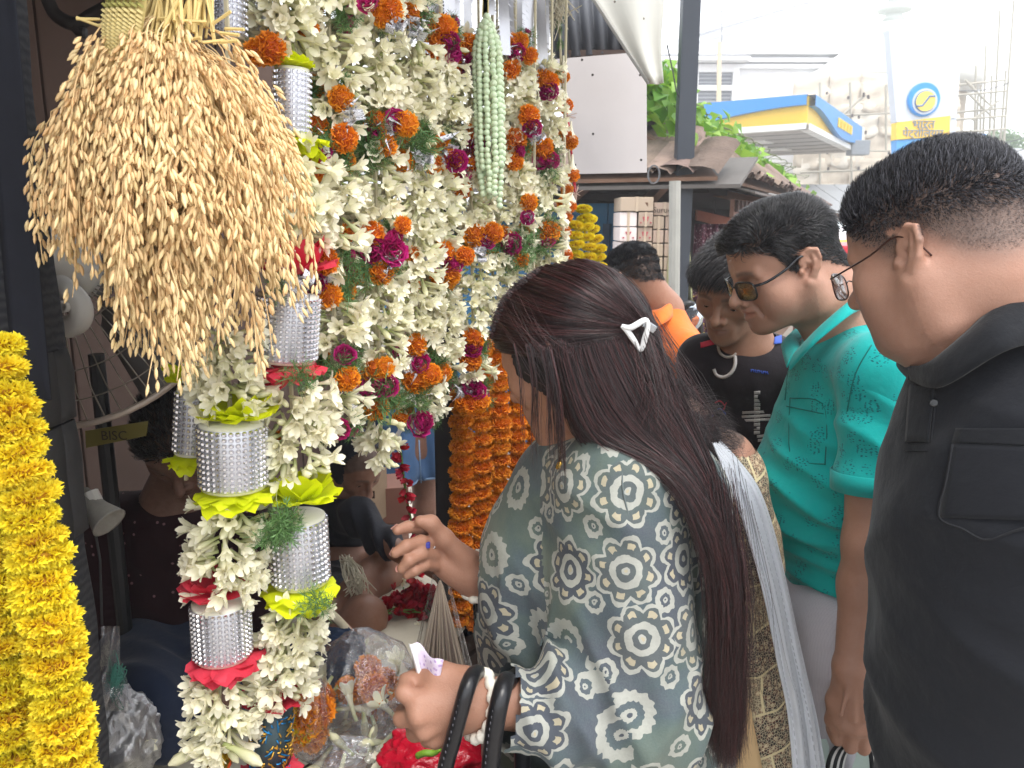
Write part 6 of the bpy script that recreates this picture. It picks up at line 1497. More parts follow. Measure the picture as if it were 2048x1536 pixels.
# ---- young man in the dark printed t-shirt
R3=frame(232,20,4);s3=.93;T3=Q(1466,588,1.76)
p3=person('young man with floppy fringe in dark printed t-shirt, behind the teal shirted man',V(.5,1.8,0))
B3=Body();head(B3,R3,T3,s3,lean=.6,nose=1.05,jaw=.95);nb3=Q(1492,700,1.80);tc3_=Q(1505,770,1.85)
B3.cap(T3+R3@V(0,.03,-.03),nb3,.05,.058,.03);B3.cap(nb3,tc3_,.055,.05,.04)
sh3,sh3b=Q(1408,722,1.84),Q(1620,730,1.88);el3,wr3=Q(1392,960,1.88),Q(1440,1120,1.80)
B3.cap(nb3-UP*.07,sh3,.045,.04,.05);B3.cap(sh3,el3,.045,.036,.03);B3.cap(el3,wr3,.035,.025,.02);B3.ell(Q(1452,1160,1.78),(.022,.035,.045),.02);B3.chain([Q(1440,1150,1.77),Q(1430,1180,1.765),Q(1432,1205,1.765)],[.012,.01,.008],.006)
B3.cap(nb3-UP*.07,sh3b,.045,.04,.05);B3.cap(sh3b,Q(1660,960,1.95),.045,.036,.03);B3.cap(Q(1660,960,1.95),Q(1640,1130,1.86),.035,.025,.02);B3.ell(Q(1635,1170,1.85),(.022,.035,.045),.02)
for k in range(4):B3.cap(Q(1445+9*k,1185,1.77),Q(1448+9*k,1225,1.77),.009,.007,.004);B3.cap(Q(1622+9*k,1190,1.85),Q(1622+9*k,1230,1.85),.009,.007,.004)
HZ3=list(HL_Z);c3=skin_cols(R3,T3,s3,SK3 if False else rgb(146,102,80),(.016,.015,.016),hl=-.5,soft=.5,shave=.1,lips=rgb(106,66,60))
v3,f3=build_body(B3,.0029,p3,c3,m_skin);eyes(R3,T3,s3,p3)
def d3(L):
 d=np.zeros_like(L);fr_=sm(1,-5,L[:,1]);d[:,0]=.35*np.sign(L[:,0])*(1-fr_)-.35*fr_;d[:,1]=-.9*fr_+.35*(1-fr_);d[:,2]=-.75+.8*sm(8,12,L[:,2]);return d
hairdo(B3,v3,f3,R3,T3,s3,p3,HZ3,9500,d3,lambda L:.016+.026*sm(4,9,L[:,2])+.004*sm(-2,-7,L[:,1]),hair_mat('dark fringe hair',rgb(16,15,17),rgb(34,32,36),rgb(84,78,80),.34),.0008,8,.9,.09,hl=-.4)
LAT3=nrm(V(.85,-.45,0));S3=Body();tc3=[(Q(1500,735,1.84),.085),(Q(1515,830,1.86),.10),(Q(1525,960,1.88),.10),(Q(1530,1130,1.90),.10)]
for(a,ra),(b,rb)in zip(tc3[:-1],tc3[1:]):S3.cap(a,b,ra,rb,.04,sq=(LAT3,1.5))
S3.cap(nb3-UP*.02,tc3[0][0],.062,.08,.05);S3.cap(nb3-UP*.06,sh3,.055,.056,.05);S3.cap(sh3,Q(1398,880,1.86),.056,.056,.03);S3.cap(nb3-UP*.06,sh3b,.055,.056,.05);S3.cap(sh3b,Q(1640,880,1.92),.056,.056,.03)
m_tee=fabric('dark maroon black jersey',rgb(38,32,37),.9,1300,.12,.3,.1)
cloth(S3,.007,p3,'t_shirt',m_tee,folds([(Q(1440,860,1.78),.12,(.8,0,.5),.06,.004),(Q(1500,900,1.78),.12,(.4,0,1),.07,.003)]),cut=lambda v:np.linalg.norm(v-(nb3+UP*.035),axis=1)>.064)
wht=M('white print',rgb(190,184,182),.8,var=.2,scale=90);
line_on(S3,[(1436,690),(1440,706),(1452,714),(1466,712),(1472,706)],p3,'neck_print',M('neck print',rgb(176,166,158),.8,var=.35,scale=160),.0032,.002)
line_on(S3,[(1470,712),(1470,730),(1462,746),(1448,754),(1434,750),(1428,738)],p3,'crescent_print',wht,.0042,.0015)
patch(S3,[(1401,687),(1428,680),(1430,690),(1402,697)],p3,'red_print',M('red print bright',rgb(196,44,66),.8,bump=0),.0025,.001,6)
for(y0,xa,xb)in[(782+8*i,1508,1520)for i in range(11)]:patch(S3,[(xa,y0),(xb,y0-1),(xb,y0+5),(xa,y0+6)],p3,'letter_bar',wht,.0022,.001,4)
for i,(y0,xa,xb)in enumerate(((822,1485,1541),(830,1484,1541),(838,1486,1540),(870,1514,1532),(878,1516,1534))):patch(S3,[(xa,y0),(xb,y0-2),(xb,y0+3),(xa,y0+5)],p3,'letter_bar',wht,.0022,.001,5)
line_on(S3,[(1430,806),(1440,802),(1450,812),(1446,820)],p3,'red_squiggle',M('red print bright',(0,0,0)),.0018,.002);line_on(S3,[(1450,810),(1458,798)],p3,'red_squiggle',M('red print bright',(0,0,0)),.0018,.002)
blue_=M('blue print',rgb(56,84,170),.8,bump=0);line_on(S3,[(1424,834),(1430,822),(1442,818),(1452,828)],p3,'blue_arc',blue_,.0022,.002)
mm=MB()
for pts in([(1508,918),(1509,906)],[(1509,906),(1516,917)],[(1516,917),(1519,904)]):line_on(S3,pts,p3,'n',blue_,.0014,.002,4,mm)
mm.part('letter_n',blue_,p3);mm=MB()
for i in range(9):x0=1502+i*4;line_on(S3,[(x0,738+i*.6),(x0+(i%2),744+i*.6)],p3,'n',blue_,.0009,.002,4,mm);line_on(S3,[(x0,(738 if i%3 else 744)+i*.6),(x0+2.6,738+3*(i%3)+i*.6)],p3,'n',blue_,.0009,.002,4,mm)
mm.part('small_lettering',blue_,p3)
patch(S3,[(1548,676),(1562,672),(1562,688),(1546,690)],p3,'blue_shoulder_print',blue_,.0025,.001,5)
TR3=Body();hA,hB=V(.5,1.88,0),V(.66,1.98,0);legs(TR3,hA,hB,.82,.08,.05,V(-.4,-.8,0));TR3.cap(Q(1530,1120,1.9),V(.58,1.93,.8),.1,.1,.05,sq=(LAT3,1.3));cloth(TR3,.012,p3,'trousers',M('dark jeans',rgb(40,44,58),.9));shoes((hA,hB),p3,nrm(V(-.5,-.8,0)),M('black shoe',(0,0,0))if 'black shoe' in _M else M('black shoe',rgb(24,24,26),.4))
# ---- man in the orange polo shirt, seen from behind
R4=frame(134,20,0);s4=.96;T4=Q(1240,566,2.62)-R4@(V(7.6,.8,.2)*.01*s4)
p4=person('man in an orange polo shirt seen from behind, by the yellow marigold garlands',V(.5,2.75,0))
B4=Body();head(B4,R4,T4,s4);nb4=Q(1318,625,2.72)
B4.cap(T4+R4@V(0,.025,-.02),nb4,.055,.064,.03);B4.cap(T4+R4@V(0,.05,.0),nb4+V(.02,0,.01),.045,.06,.03);B4.cap(nb4,Q(1326,730,2.76),.06,.06,.05)
shl,shr=Q(1375,710,2.55),Q(1262,690,2.98);B4.cap(nb4-UP*.07,shl,.048,.045,.05);B4.cap(shl,Q(1380,880,2.5),.048,.04,.03);B4.cap(Q(1380,880,2.5),Q(1310,980,2.5),.04,.027,.02);B4.cap(nb4-UP*.07,shr,.048,.045,.05);B4.cap(shr,Q(1240,880,3.0),.048,.04,.03);B4.cap(Q(1240,880,3.0),Q(1200,980,2.9),.04,.027,.02)
B4.ell(Q(1298,990,2.5),(.045,.03,.03),.02);B4.ell(Q(1190,990,2.9),(.045,.03,.03),.02)
c4=skin_cols(R4,T4,s4,rgb(150,104,82),(.018,.018,.019),soft=1.0,zmap=HZ1);v4,f4=build_body(B4,.004,p4,c4,m_skin);eyes(R4,T4,s4,p4)
def d4(L):d=np.zeros_like(L);d[:,1]=.6;d[:,2]=-.5+1.0*sm(3,10,L[:,2]);d+=.5*np.stack([np.sin(L[:,1]*1.9),np.sin(L[:,0]*2.1+1),np.sin(L[:,2]*2)],1);return d
hairdo(B4,v4,f4,R4,T4,s4,p4,HZ1,10000,d4,lambda L:.006+.016*sm(3,9,L[:,2]),hair_mat('black curly hair',rgb(16,16,18),rgb(36,36,40),rgb(70,70,76),.4),.0009,5,1.0,.12,soft=.8)
S4=Body();LAT4=nrm(V(.72,-.69,0));tc4=[(Q(1326,700,2.76),.11),(Q(1322,800,2.76),.125),(Q(1310,960,2.76),.125),(Q(1304,1040,2.76),.12)]
for(a,ra),(b,rb)in zip(tc4[:-1],tc4[1:]):S4.cap(a,b,ra,rb,.04,sq=(LAT4,1.5))
S4.cap(nb4,tc4[0][0],.078,.11,.05);S4.cap(nb4-UP*.05,shl,.065,.062,.06);S4.cap(shl,Q(1380,830,2.52),.062,.06,.03);S4.cap(nb4-UP*.05,shr,.065,.062,.06);S4.cap(shr,Q(1245,830,3.0),.062,.06,.03)
m_or=fabric('orange pique',rgb(238,122,48),.85,900,.07,.25,.15);cloth(S4,.009,p4,'polo_shirt',m_or,folds([(Q(1350,740,2.6),.16,(.7,0,.7),.09,.006),(Q(1330,800,2.6),.16,(.3,0,1),.1,.005)]),cut=lambda v:np.linalg.norm(v-(nb4+UP*.05),axis=1)>.07)
collar(None,[Q(1288,622,2.66),Q(1318,618,2.62),Q(1338,604,2.66),Q(1340,594,2.76)],[Q(1280,668,2.62),Q(1318,652,2.56),Q(1344,634,2.62),Q(1350,608,2.76)],p4,fabric('orange collar',rgb(240,128,56),.85,900,.06,.2))
TR4=Body();hA,hB=V(.48,2.68,0),V(.42,2.86,0);legs(TR4,hA,hB,.84,.09,.055,V(-.6,.7,0));TR4.cap(Q(1300,1100,2.76),V(.45,2.77,.8),.11,.11,.05);cloth(TR4,.014,p4,'trousers',M('khaki trousers',rgb(110,104,92),.9));shoes((hA,hB),p4,nrm(V(-.7,.7,0)),M('black shoe',rgb(24,24,26),.4))
# ---- woman in the batik tunic (foreground)
RW=frame(146,22,0);sw=.98;TW=Q(1140,722,1.08)
pw=person('woman with long dark reddish hair in a batik print tunic, reaching towards the garlands',V(.13,1.08,0))
BW=Body();head(BW,RW,TW,sw,lean=.5,nose=.9,jaw=.95)
nbw=Q(1190,915,1.08);BW.cap(TW+RW@V(0,.025,-.03),nbw,.05,.056,.03)
BW.cap(nbw,Q(1195,1020,1.10),.055,.06,.05)
shw,elw,wrw=Q(1240,985,.99),Q(1275,1425,.935),Q(962,1404,.885)
shr_,elr,wrr=Q(1130,990,1.24),Q(1150,1260,1.28),Q(968,1148,1.16)
BW.cap(nbw-UP*.05,shw,.05,.05,.05);BW.chain([shw,elw],[.05,.042],.03);BW.cap(elw,Q(1100,1410,.905),.042,.036,.03);BW.cap(Q(1100,1410,.905),wrw,.036,.029,.02)
BW.cap(nbw-UP*.05,shr_,.05,.048,.05);BW.chain([shr_,elr],[.048,.04],.03);BW.cap(elr,wrr,.038,.0265,.03)
H=lambda px,py,Y:Q(px,py,Y)
mcs=[H(836,1400,.868),H(838,1430,.858),H(851,1457,.862),H(872,1474,.872)]
fin=[[H(808,1386,.868),H(812,1362,.893),H(828,1352,.912)],[H(804,1437,.872),H(806,1424,.905),H(826,1412,.92)],[H(830,1466,.882),H(826,1452,.915),H(842,1440,.925)],[H(855,1480,.89),H(850,1468,.918),H(862,1456,.928)]]
for i,(a,fs)in enumerate(zip(mcs,fin)):
 BW.cap(wrw+V(-.012,0,(.014,.004,-.007,-.016)[i]),a,.0185,.0128,.014);BW.cap(wrw+V(-.03,-.014,(.010,.003,-.005,-.012)[i]),a+V(.006,-.009,0),.0026,.0030,.006);BW.chain([a]+fs,[.0120,.0108,.0096,.0084]if i<3 else[.0104,.0090,.0082,.0074],.0028);BW.sph(a+V(-.001,-.006,.001),.0098,.009)
BW.cap(wrw+V(-.01,.0,0),H(872,1416,.877),.024,.017,.02)
BW.chain([H(928,1366,.885),H(878,1352,.893),H(846,1358,.90),H(826,1376,.905)],[.021,.0165,.0125,.0095],.012)
m2=[H(880,1074,1.165),H(878,1094,1.15),H(880,1114,1.145),H(886,1132,1.145)]
f2_=[[H(842,1054,1.135),H(815,1054,1.115),H(795,1060,1.10)],[H(842,1083,1.11),H(812,1092,1.09),H(791,1106,1.085)],[H(842,1108,1.10),H(818,1121,1.085),H(804,1137,1.085)],[H(850,1130,1.105),H(830,1141,1.09),H(814,1150,1.09)]]
for i,(a,fs)in enumerate(zip(m2,f2_)):
 BW.cap(wrr+V(-.02,.0,(.012,.004,-.004,-.012)[i]),a,.0215,.0135,.02);BW.chain([a]+fs,[.0115,.0100,.0090,.0078]if i<3 else[.0098,.0086,.0078,.0068],.0035)
BW.ell(H(914,1142,1.145),(.032,.012,.02),.014,R=roty(.55));BW.ell(H(905,1110,1.15),(.03,.010,.02),.012,R=roty(.5))
BW.chain([H(930,1120,1.145),H(888,1076,1.13),H(862,1046,1.12),H(840,1042,1.112)],[.017,.0135,.0112,.0085],.008)
cw=skin_cols(RW,TW,sw,SKW,(.03,.018,.018),soft=.6,shave=0,hl=-.3,brows=.9)
vw,fw=build_body(BW,.0027,pw,cw,m_skin,it=1);eyes(RW,TW,sw,pw)
nails=M('nail',(0,0,0))if False else M('finger nail',rgb(214,160,146),.3,bump=0)
for P_,d_ in((H(793,1060,1.098),V(-.6,.3,.7)),(H(790,1106,1.084),V(-.9,.3,.3)),(H(803,1138,1.084),V(-.8,.4,-.2))):
 m=MB();m.smooth=True;R_=rot_to(nrm(d_),V(-1,0,0));m.grid([[P_+R_@V(.006*a_,.0045*b_,.0072-.0022*b_*b_)for b_ in np.linspace(-1,1,5)]for a_ in np.linspace(-1,.9,4)]);m.part('finger_nail',nails,pw)
 # ---- tunic
def batik():
 t=NT('batik cloth');uv=t.n('UVMap').outputs[0];o=t.obj()
 white=t.mix(t.math('MULTIPLY',t.noise(uv,240,3),.5),rgb(206,204,194),rgb(150,154,148));navy=t.mix(t.noise(uv,60,3),rgb(40,42,64),rgb(64,68,90))
 bg=t.ramp(t.noise(uv,7,4,.55,.4),[(.36,rgb(40,46,78)),(.46,rgb(46,70,88)),(.55,rgb(68,90,88)),(.65,rgb(98,110,98)),(.78,rgb(120,126,108))])
 bg=t.mix(t.math('MULTIPLY',t.noise(uv,500,2),.35),bg,rgb(140,148,140));cream=rgb(204,190,160)
 wob=t.n('VectorMath',operation='SCALE');nz=t.n('TexNoise',i_Scale=70,i_Detail=2);t.l(uv,nz.inputs['Vector']);t.l(nz.outputs['Color'],wob.inputs[0]);wob.inputs['Scale'].default_value=.009
 ad=t.n('VectorMath',operation='ADD');t.l(uv,ad.inputs[0]);t.l(wob.outputs[0],ad.inputs[1]);U=ad.outputs[0]
 def cell(scale,rnd,offs):
  a2=t.n('VectorMath',operation='ADD');t.l(U,a2.inputs[0]);a2.inputs[1].default_value=offs
  v=t.n('TexVoronoi',voronoi_dimensions='2D',i_Scale=scale,i_Randomness=rnd);t.l(a2.outputs[0],v.inputs['Vector'])
  sc_=t.n('VectorMath',operation='SCALE');sc_.inputs['Scale'].default_value=scale;t.l(a2.outputs[0],sc_.inputs[0])
  d=t.n('VectorMath',operation='SUBTRACT');t.l(a2.outputs[0],d.inputs[0]);t.l(v.outputs['Position'],d.inputs[1])
  sp=t.n('SeparateXYZ');t.l(d.outputs[0],sp.inputs[0]);r=t.math('SQRT',t.math('ADD',t.math('POWER',sp.outputs[0],2),t.math('POWER',sp.outputs[1],2)));th=t.math('ARCTAN2',sp.outputs[1],sp.outputs[0])
  cc=t.n('SeparateColor');t.l(v.outputs['Color'],cc.inputs[0]);return r,th,cc.outputs
 lt=lambda a,b:t.math('LESS_THAN',a,b)
 def between(x,a,b):return t.math('MULTIPLY',t.math('GREATER_THAN',x,a),t.math('LESS_THAN',x,b))
 def ringflower(c,r,th,R,n=14,fill=None):
  q=t.math('DIVIDE',r,t.math('MULTIPLY_ADD',t.math('COSINE',t.math('MULTIPLY',th,n)),R*.05,R));inside=fill if fill is not None else c
  c=t.mix(between(q,.56,1.0),c,white);c=t.mix(between(q,.26,.56),c,inside);c=t.mix(lt(q,.26),c,white);return t.mix(lt(q,.09),c,navy)
 r3,t3,c3_=cell(11.4,.3,(.046,.04,0));c=ringflower(bg,r3,t3,.0145,9)
 r1,t1,c1_=cell(11.4,.3,(0,0,0))
 big=t.math('GREATER_THAN',c1_[0],.42);cm=ringflower(c,r1,t1,.0290,15)
 th8=t.math('ADD',t.math('MULTIPLY',t1,8),t.math('MULTIPLY',c1_[1],6));wv=t.math('COSINE',th8);sharp=t.math('ABSOLUTE',t.math('COSINE',t.math('MULTIPLY',th8,.5)))
 R=t.math('MULTIPLY_ADD',sharp,.0108,.0345);q=t.math('DIVIDE',r1,R);qi=t.math('DIVIDE',r1,.044)
 blue_or_sage=t.mix(t.math('GREATER_THAN',c1_[2],.66),navy,t.mix(.5,bg,rgb(84,88,84)))
 cb=t.mix(lt(q,1.0),c,white);cb=t.mix(lt(q,.86),cb,blue_or_sage)
 dot=t.math('MULTIPLY',t.math('GREATER_THAN',wv,.35),between(q,.60,.76));cb=t.mix(dot,cb,cream)
 cb=t.mix(between(qi,.27,.46),cb,white);cb=t.mix(lt(qi,.27),cb,blue_or_sage);cb=t.mix(lt(qi,.11),cb,white);cb=t.mix(lt(qi,.05),cb,cream)
 c=t.mix(big,cm,cb)
 c=t.mix(t.math('MULTIPLY',t.noise(uv,26,4,.7),.55),c,t.mix(.5,bg,rgb(120,124,112)));c=t.mix(t.math('MULTIPLY',t.noise(uv,5,2),.25),c,rgb(92,100,92))
 wv_=t.n('TexWave',bands_direction='X',i_Scale=420,i_Distortion=1.5);t.l(uv,wv_.inputs['Vector']);c=t.mix(t.math('MULTIPLY',wv_.outputs['Fac'],.12),c,rgb(60,64,70))
 nb=t.bump(t.noise(uv,900,2),.25,.0006);nb=t.bump(t.noise(o,30,4),.35,.006,nb)
 return t.bsdf(c,.8,normal=nb,sheen=.12,spec=.25)
m_batik=batik()
KW=Body();LATW=nrm(V(.35,-.94,0));axW=[Q(1185,985,1.12),Q(1165,1110,1.13),Q(1150,1230,1.13),Q(1160,1380,1.13),Q(1190,1560,1.13)]
rW=[.105,.145,.142,.145,.165]
for i in range(4):KW.cap(axW[i],axW[i+1],rW[i],rW[i+1],.05,sq=(LATW,1.0))
KW.cap(Q(1300,1010,1.12),Q(1285,1300,1.14),.12,.125,.06);KW.cap(Q(1285,1300,1.14),Q(1260,1560,1.14),.125,.17,.05)
KW.cap(axW[-1],V(axW[-1][0]+.02,1.13,.5),.18,.24,.05)
KW.cap(nbw-UP*.005,axW[0]+UP*.01,.062,.09,.05)
KW.cap(nbw-UP*.04,shw,.06,.075,.06);KW.cap(shw,elw+V(.0,.0,.01),.082,.088,.035);KWs=[(shw,elw)]
KW.cap(elw,Q(1120,1420,.91),.080,.060,.035);KW.cap(Q(1120,1420,.91),Q(1030,1412,.895),.060,.050,.02)
KW.cap(nbw-UP*.04,shr_,.06,.07,.06);KW.cap(shr_,elr,.075,.068,.04);KW.cap(elr,Q(1010,1168,1.19),.064,.042,.04)
cuffdir=nrm(wrw-Q(1120,1420,.91));cuffp=Q(1008,1410,.89);cuff2d=nrm(wrr-elr);cuff2=Q(992,1158,1.17)
def cutw(v):
 a=((v-cuffp)@cuffdir<0)|(np.linalg.norm(v-cuffp,axis=1)>.1);b=((v-cuff2)@cuff2d<0)|(np.linalg.norm(v-cuff2,axis=1)>.09)
 return a&b&(np.linalg.norm(v-(nbw+UP*.045),axis=1)>.062)
def uvW(v):
 def seg(p,a,b):
  ab=b-a;t_=np.clip((p-a)@ab/(ab@ab),0,1);q=p-a-t_[:,None]*ab;return np.linalg.norm(q,axis=1),((p-a)@nrm(ab)),((p-a)-((p-a)@nrm(ab))[:,None]*nrm(ab))
 tabs=np.zeros((5,len(v),2));reg=np.zeros(len(v),int)
 d1,l1,q1=seg(v,shw,elw);d2_,l2,q2=seg(v,elw,wrw);d3,l3,q3=seg(v,shr_,elr);d4_,l4,q4=seg(v,elr,wrr)
 axc=V(*(Q(1225,1230,1.135)[:2]),0);q0=v-axc;tabs[0,:,0]=np.arctan2(q0[:,0]+.25*q0[:,1],-q0[:,1])*.17+.3;tabs[0,:,1]=v[:,2]
 for k,(d,l,q,off,a,b,rr)in enumerate(((d1,l1,q1,1.07,shw,elw,.085),(d2_,l2+.45,q2,1.07,elw,wrw,.06),(d3,l3,q3,2.13,shr_,elr,.07),(d4_,l4,q4,3.1,elr,wrr,.055))):
  s=d<rr+.022;ax_=nrm(b-a);e1=nrm(np.cross(ax_,V(0,-1,0)));e2=np.cross(ax_,e1)
  if k==1:s&=l2>.03
  reg[s]=k+1;tabs[k+1,:,0]=off+np.arctan2(-(q@e1),-(q@e2))*rr;tabs[k+1,:,1]=-l
 return tabs,reg
fw_=folds([(Q(1125,1260,.98),.10,(1,0,.1),.07,.012),(Q(1160,1400,.90),.10,(.9,0,.5),.05,.009),(elw,.11,(.8,0,-.6),.06,.010),(Q(1060,1420,.87),.07,(1,.1,0),.035,.005),(Q(1000,1250,1.0),.12,(.7,0,.7),.08,.004),(Q(1280,1200,.9),.16,(1,0,.25),.11,.005),(Q(1210,1010,.95),.09,(.5,0,1),.06,.004)])
cloth(KW,.006,pw,'tunic',m_batik,fw_,uvW,2,cutw)
line_on(KW,[(1245,930),(1246,980),(1262,1050)],pw,'shoulder_seam',M('seam grey',rgb(96,104,104),.9,bump=0),.0012)
LW=Body();hA,hB=V(.12,1.06,0),V(.16,1.22,0);legs(LW,hA,hB,.7,.085,.05,V(-1,.1,0));cloth(LW,.014,pw,'leggings',M('navy leggings',rgb(44,50,74),.9));shoes((hA,hB),pw,V(-1,.1,0),M('sandal',rgb(90,66,50),.6))
# ---- bangles, ring, earring
m_shell=M('shell white',rgb(240,234,220),.3,var=.06,scale=80,bump=.1);m_gold=M('gold',rgb(220,176,80),.22,.9,var=.08,bump=0)
def bangle(c,ax,r,th,mat,nm,lab=None,wave=0.0,squash=1.0,up=V(0,0,1)):
 R_=rot_to(ax,up);m=MB();m.smooth=True
 pts=[c+R_@V(r*math.cos(a),r*squash*math.sin(a),wave*math.sin(a*14))for a in np.linspace(0,2*math.pi,57)]
 m.tube(pts,[th*(1+.18*math.sin(k*1.6))for k in range(57)],8,cap=False);return m.part(nm,mat,pw)
d_=nrm(wrw-Q(1100,1410,.905))
bangle(Q(957,1409,.885),nrm(d_+V(.0,-.2,.15)),.0385,.0072,m_shell,'shell_bangle',wave=.0012);bangle(Q(974,1410,.888),nrm(d_+V(0,-.25,.0)),.0355,.0022,m_gold,'gold_bangle')
d2_=nrm(wrr-elr);bangle(Q(962,1152,1.158),nrm(d2_+V(.0,-.35,.1)),.0372,.0062,m_shell,'shell_bangle',wave=.0018);bangle(Q(985,1140,1.17),d2_,.0335,.002,m_gold,'gold_bangle')
bangle(H(858,1088,1.128),nrm(H(842,1083,1.11)-H(878,1094,1.15)),.0112,.0016,M('silver ring',rgb(210,206,206),.2,.8,bump=0),'ring')
m=MB();m.box(H(852,1090,1.106),(.0062,.003,.0045),bev=.0018);m.part('ring_stone',M('blue stone',rgb(58,62,150),.15,var=.2,bump=0),pw)
bangle(H(846,1462,.868),nrm(V(-.5,.2,-.4)),.0122,.0013,m_gold,'ring');bangle(H(826,1370,.893),nrm(V(-.6,.2,.7)),.0118,.0013,m_gold,'ring')
m=MB();m.smooth=True;m.lathe([(.001,.004),(.004,0),(.0062,-.006),(.003,-.010)],10,Q(1120,926,.985));m.lathe([(.0005,.02),(.0008,.004)],6,Q(1120,926,.985));m.part('earring',m_gold,pw)
# ---- hair
m_hw=hair_mat('dark reddish hair',rgb(24,16,17),rgb(46,28,29),rgb(88,50,50),.3)
CAPW=Body();CAPW.push(RW,TW,.01*sw);CAPW.ell((0,1.4,4.4),(8.1,10.1,8.8),1);CAPW.ell((0,-3.2,4.8),(7.1,5.6,6.2),3);CAPW.pop()
CAPW.chain([Q(1235,700,1.08),Q(1250,790,1.06),Q(1330,910,1.03),Q(1410,1060,.99)],[.06,.05,.035,.02],.05)
for s_ in(-1,1):CAPW.cap(TW+RW@V(s_*.062,-.012,.01),TW+RW@V(s_*.05,.05,-.07),.028,.04,.04)
faceL=lambda v:to_local(v,RW,TW,sw)
def cutcap(v):L=faceL(v);return~((L[:,1]<-3.2)&(L[:,2]<6.2-.2*np.maximum(0,np.abs(L[:,0])-3)))&~((L[:,1]<.4)&(L[:,2]<3.0)&(np.abs(L[:,0])<8.6))
cloth(CAPW,.005,pw,'hair_base',M('hair underside',rgb(24,15,16),.8,var=.3,scale=40,bump=.3,bscale=300),cut=cutcap)
def lay(pts,n=16,off=.004):
 P=spline([(p[0],p[1],0)for p in pts],n);X,hit=trace(CAPW,P[:,0],P[:,1]);Yd=np.where(hit,X[:,1],np.nan)
 if np.isnan(Yd).all():Yd=np.full(n,1.05)
 Yd=np.interp(np.arange(n),np.where(~np.isnan(Yd))[0],Yd[~np.isnan(Yd)]);return np.array([Q(P[i,0],P[i,1],Yd[i]-off)for i in range(n)])
def lay_Y(pts,n=16):P=spline(pts,n);return np.array([Q(*p)for p in P])
def sheet_hair(guides,n,jit,rad,parent,nm,mat,wave=.002,fly=0.0,ends=None):
 G_=np.stack(guides);k,m,_=G_.shape;u=np.sort(rn.uniform(0,k-1.001,n));i=u.astype(int);f=(u-i)[:,None,None];pa=G_[i]*(1-f)+G_[i+1]*f
 s=np.linspace(0,1,m)[None,:,None];pa=pa+rn.normal(0,jit,(n,1,3))*np.array([1,1,1])+wave*np.sin(s*rn.uniform(4,12,(n,1,1))+rn.uniform(0,6,(n,1,1)))*rn.normal(0,1,(n,1,3))*s
 clump=np.floor(u*9)[:,None,None];pa=pa+.0022*np.sin(clump*12.9898+s*3)*np.array([.6,1,.6])
 if fly:pa=pa+rn.normal(0,fly,(n,1,3))*s**2
 if ends is not None:
  tt=rn.uniform(ends,1,n);idx=np.linspace(0,1,m)[None]*tt[:,None]*(m-1);a=np.clip(idx.astype(int),0,m-2);fr_=(idx-a)[...,None];r_=np.arange(n)[:,None];pa=pa[r_,a]*(1-fr_)+pa[r_,a+1]*fr_
 sv,sf=strands(pa,rad);return tag(link(nm,mesh_np(nm,sv-np.array(parent.location),sf,mat),parent),kind='stuff')
A=[lay_Y(g)for g in([(1180,529,1.16),(1246,560,1.15),(1292,612,1.11),(1302,655,1.06)],[(1165,526,1.12),(1225,548,1.11),(1276,598,1.08),(1298,650,1.04)])]+[lay(g)for g in([(1150,527),(1205,545),(1250,590),(1292,648)],[(1110,531),(1180,555),(1240,605),(1285,650)],[(1070,545),(1150,575),(1220,615),(1280,652)],[(1035,568),(1120,600),(1200,630),(1276,655)],[(1008,598),(1090,630),(1180,645),(1272,658)],[(992,632),(1070,658),(1170,662),(1268,660)],[(985,665),(1060,682),(1160,680),(1264,664)],[(992,690),(1070,700),(1160,692),(1262,668)],[(1020,696),(1090,708),(1170,700),(1260,674)])]
sheet_hair(A,6500,.0022,.00042,pw,'hair',m_hw,.0015)
tail=[(1452,1490,1.02)]
Bg=[lay_Y(g)for g in([(1114,694,.985),(1130,780,.975),(1158,868,.985),(1208,902,.965),(1290,915,.94),(1365,975,.915),(1418,1090,.90),(1436,1250,.90),(1434,1420,.91),(1432,1475,.91)],[(1130,700,.975),(1155,790,.965),(1200,870,.955),(1270,905,.94),(1345,950,.925),(1400,1030,.91),(1440,1170,.90),(1450,1320,.90),(1446,1450,.91),(1442,1500,.91)],[(1175,700,.97),(1210,790,.96),(1265,865,.95),(1330,920,.935),(1390,1000,.915),(1430,1100,.905),(1448,1230,.905),(1452,1360,.91),(1450,1470,.915),(1446,1520,.92)],[(1220,690,.985),(1262,780,.97),(1320,870,.955),(1380,950,.94),(1425,1050,.925),(1446,1160,.915),(1458,1280,.915),(1460,1400,.92),(1456,1490,.925),(1452,1530,.93)],[(1262,680,1.0),(1305,770,.99),(1360,860,.975),(1404,950,.96),(1438,1060,.945),(1460,1170,.935),(1468,1290,.935),(1466,1400,.94),(1460,1480,.945),(1456,1520,.95)],[(1296,660,1.05),(1330,740,1.03),(1370,830,1.01),(1414,930,.99),(1450,1040,.97),(1470,1150,.96),(1474,1270,.96),(1470,1380,.965),(1464,1450,.97),(1460,1480,.97)])]
Bg=[spline(g,30)for g in Bg]
def spread_end(G_,s):return G_
sheet_hair(Bg,9500,.0034,.00042,pw,'hair',m_hw,.007,.008,.78)
Cg=[lay_Y(g)for g in([(1018,690,.985),(1034,760,.975),(1040,840,.975),(1040,930,.98)],[(1050,690,.96),(1062,760,.95),(1064,850,.95),(1068,960,.955)],[(1078,694,.945),(1094,770,.935),(1098,860,.935),(1104,960,.94)],[(1100,698,.94),(1116,780,.93),(1124,870,.93),(1128,985,.94)])]
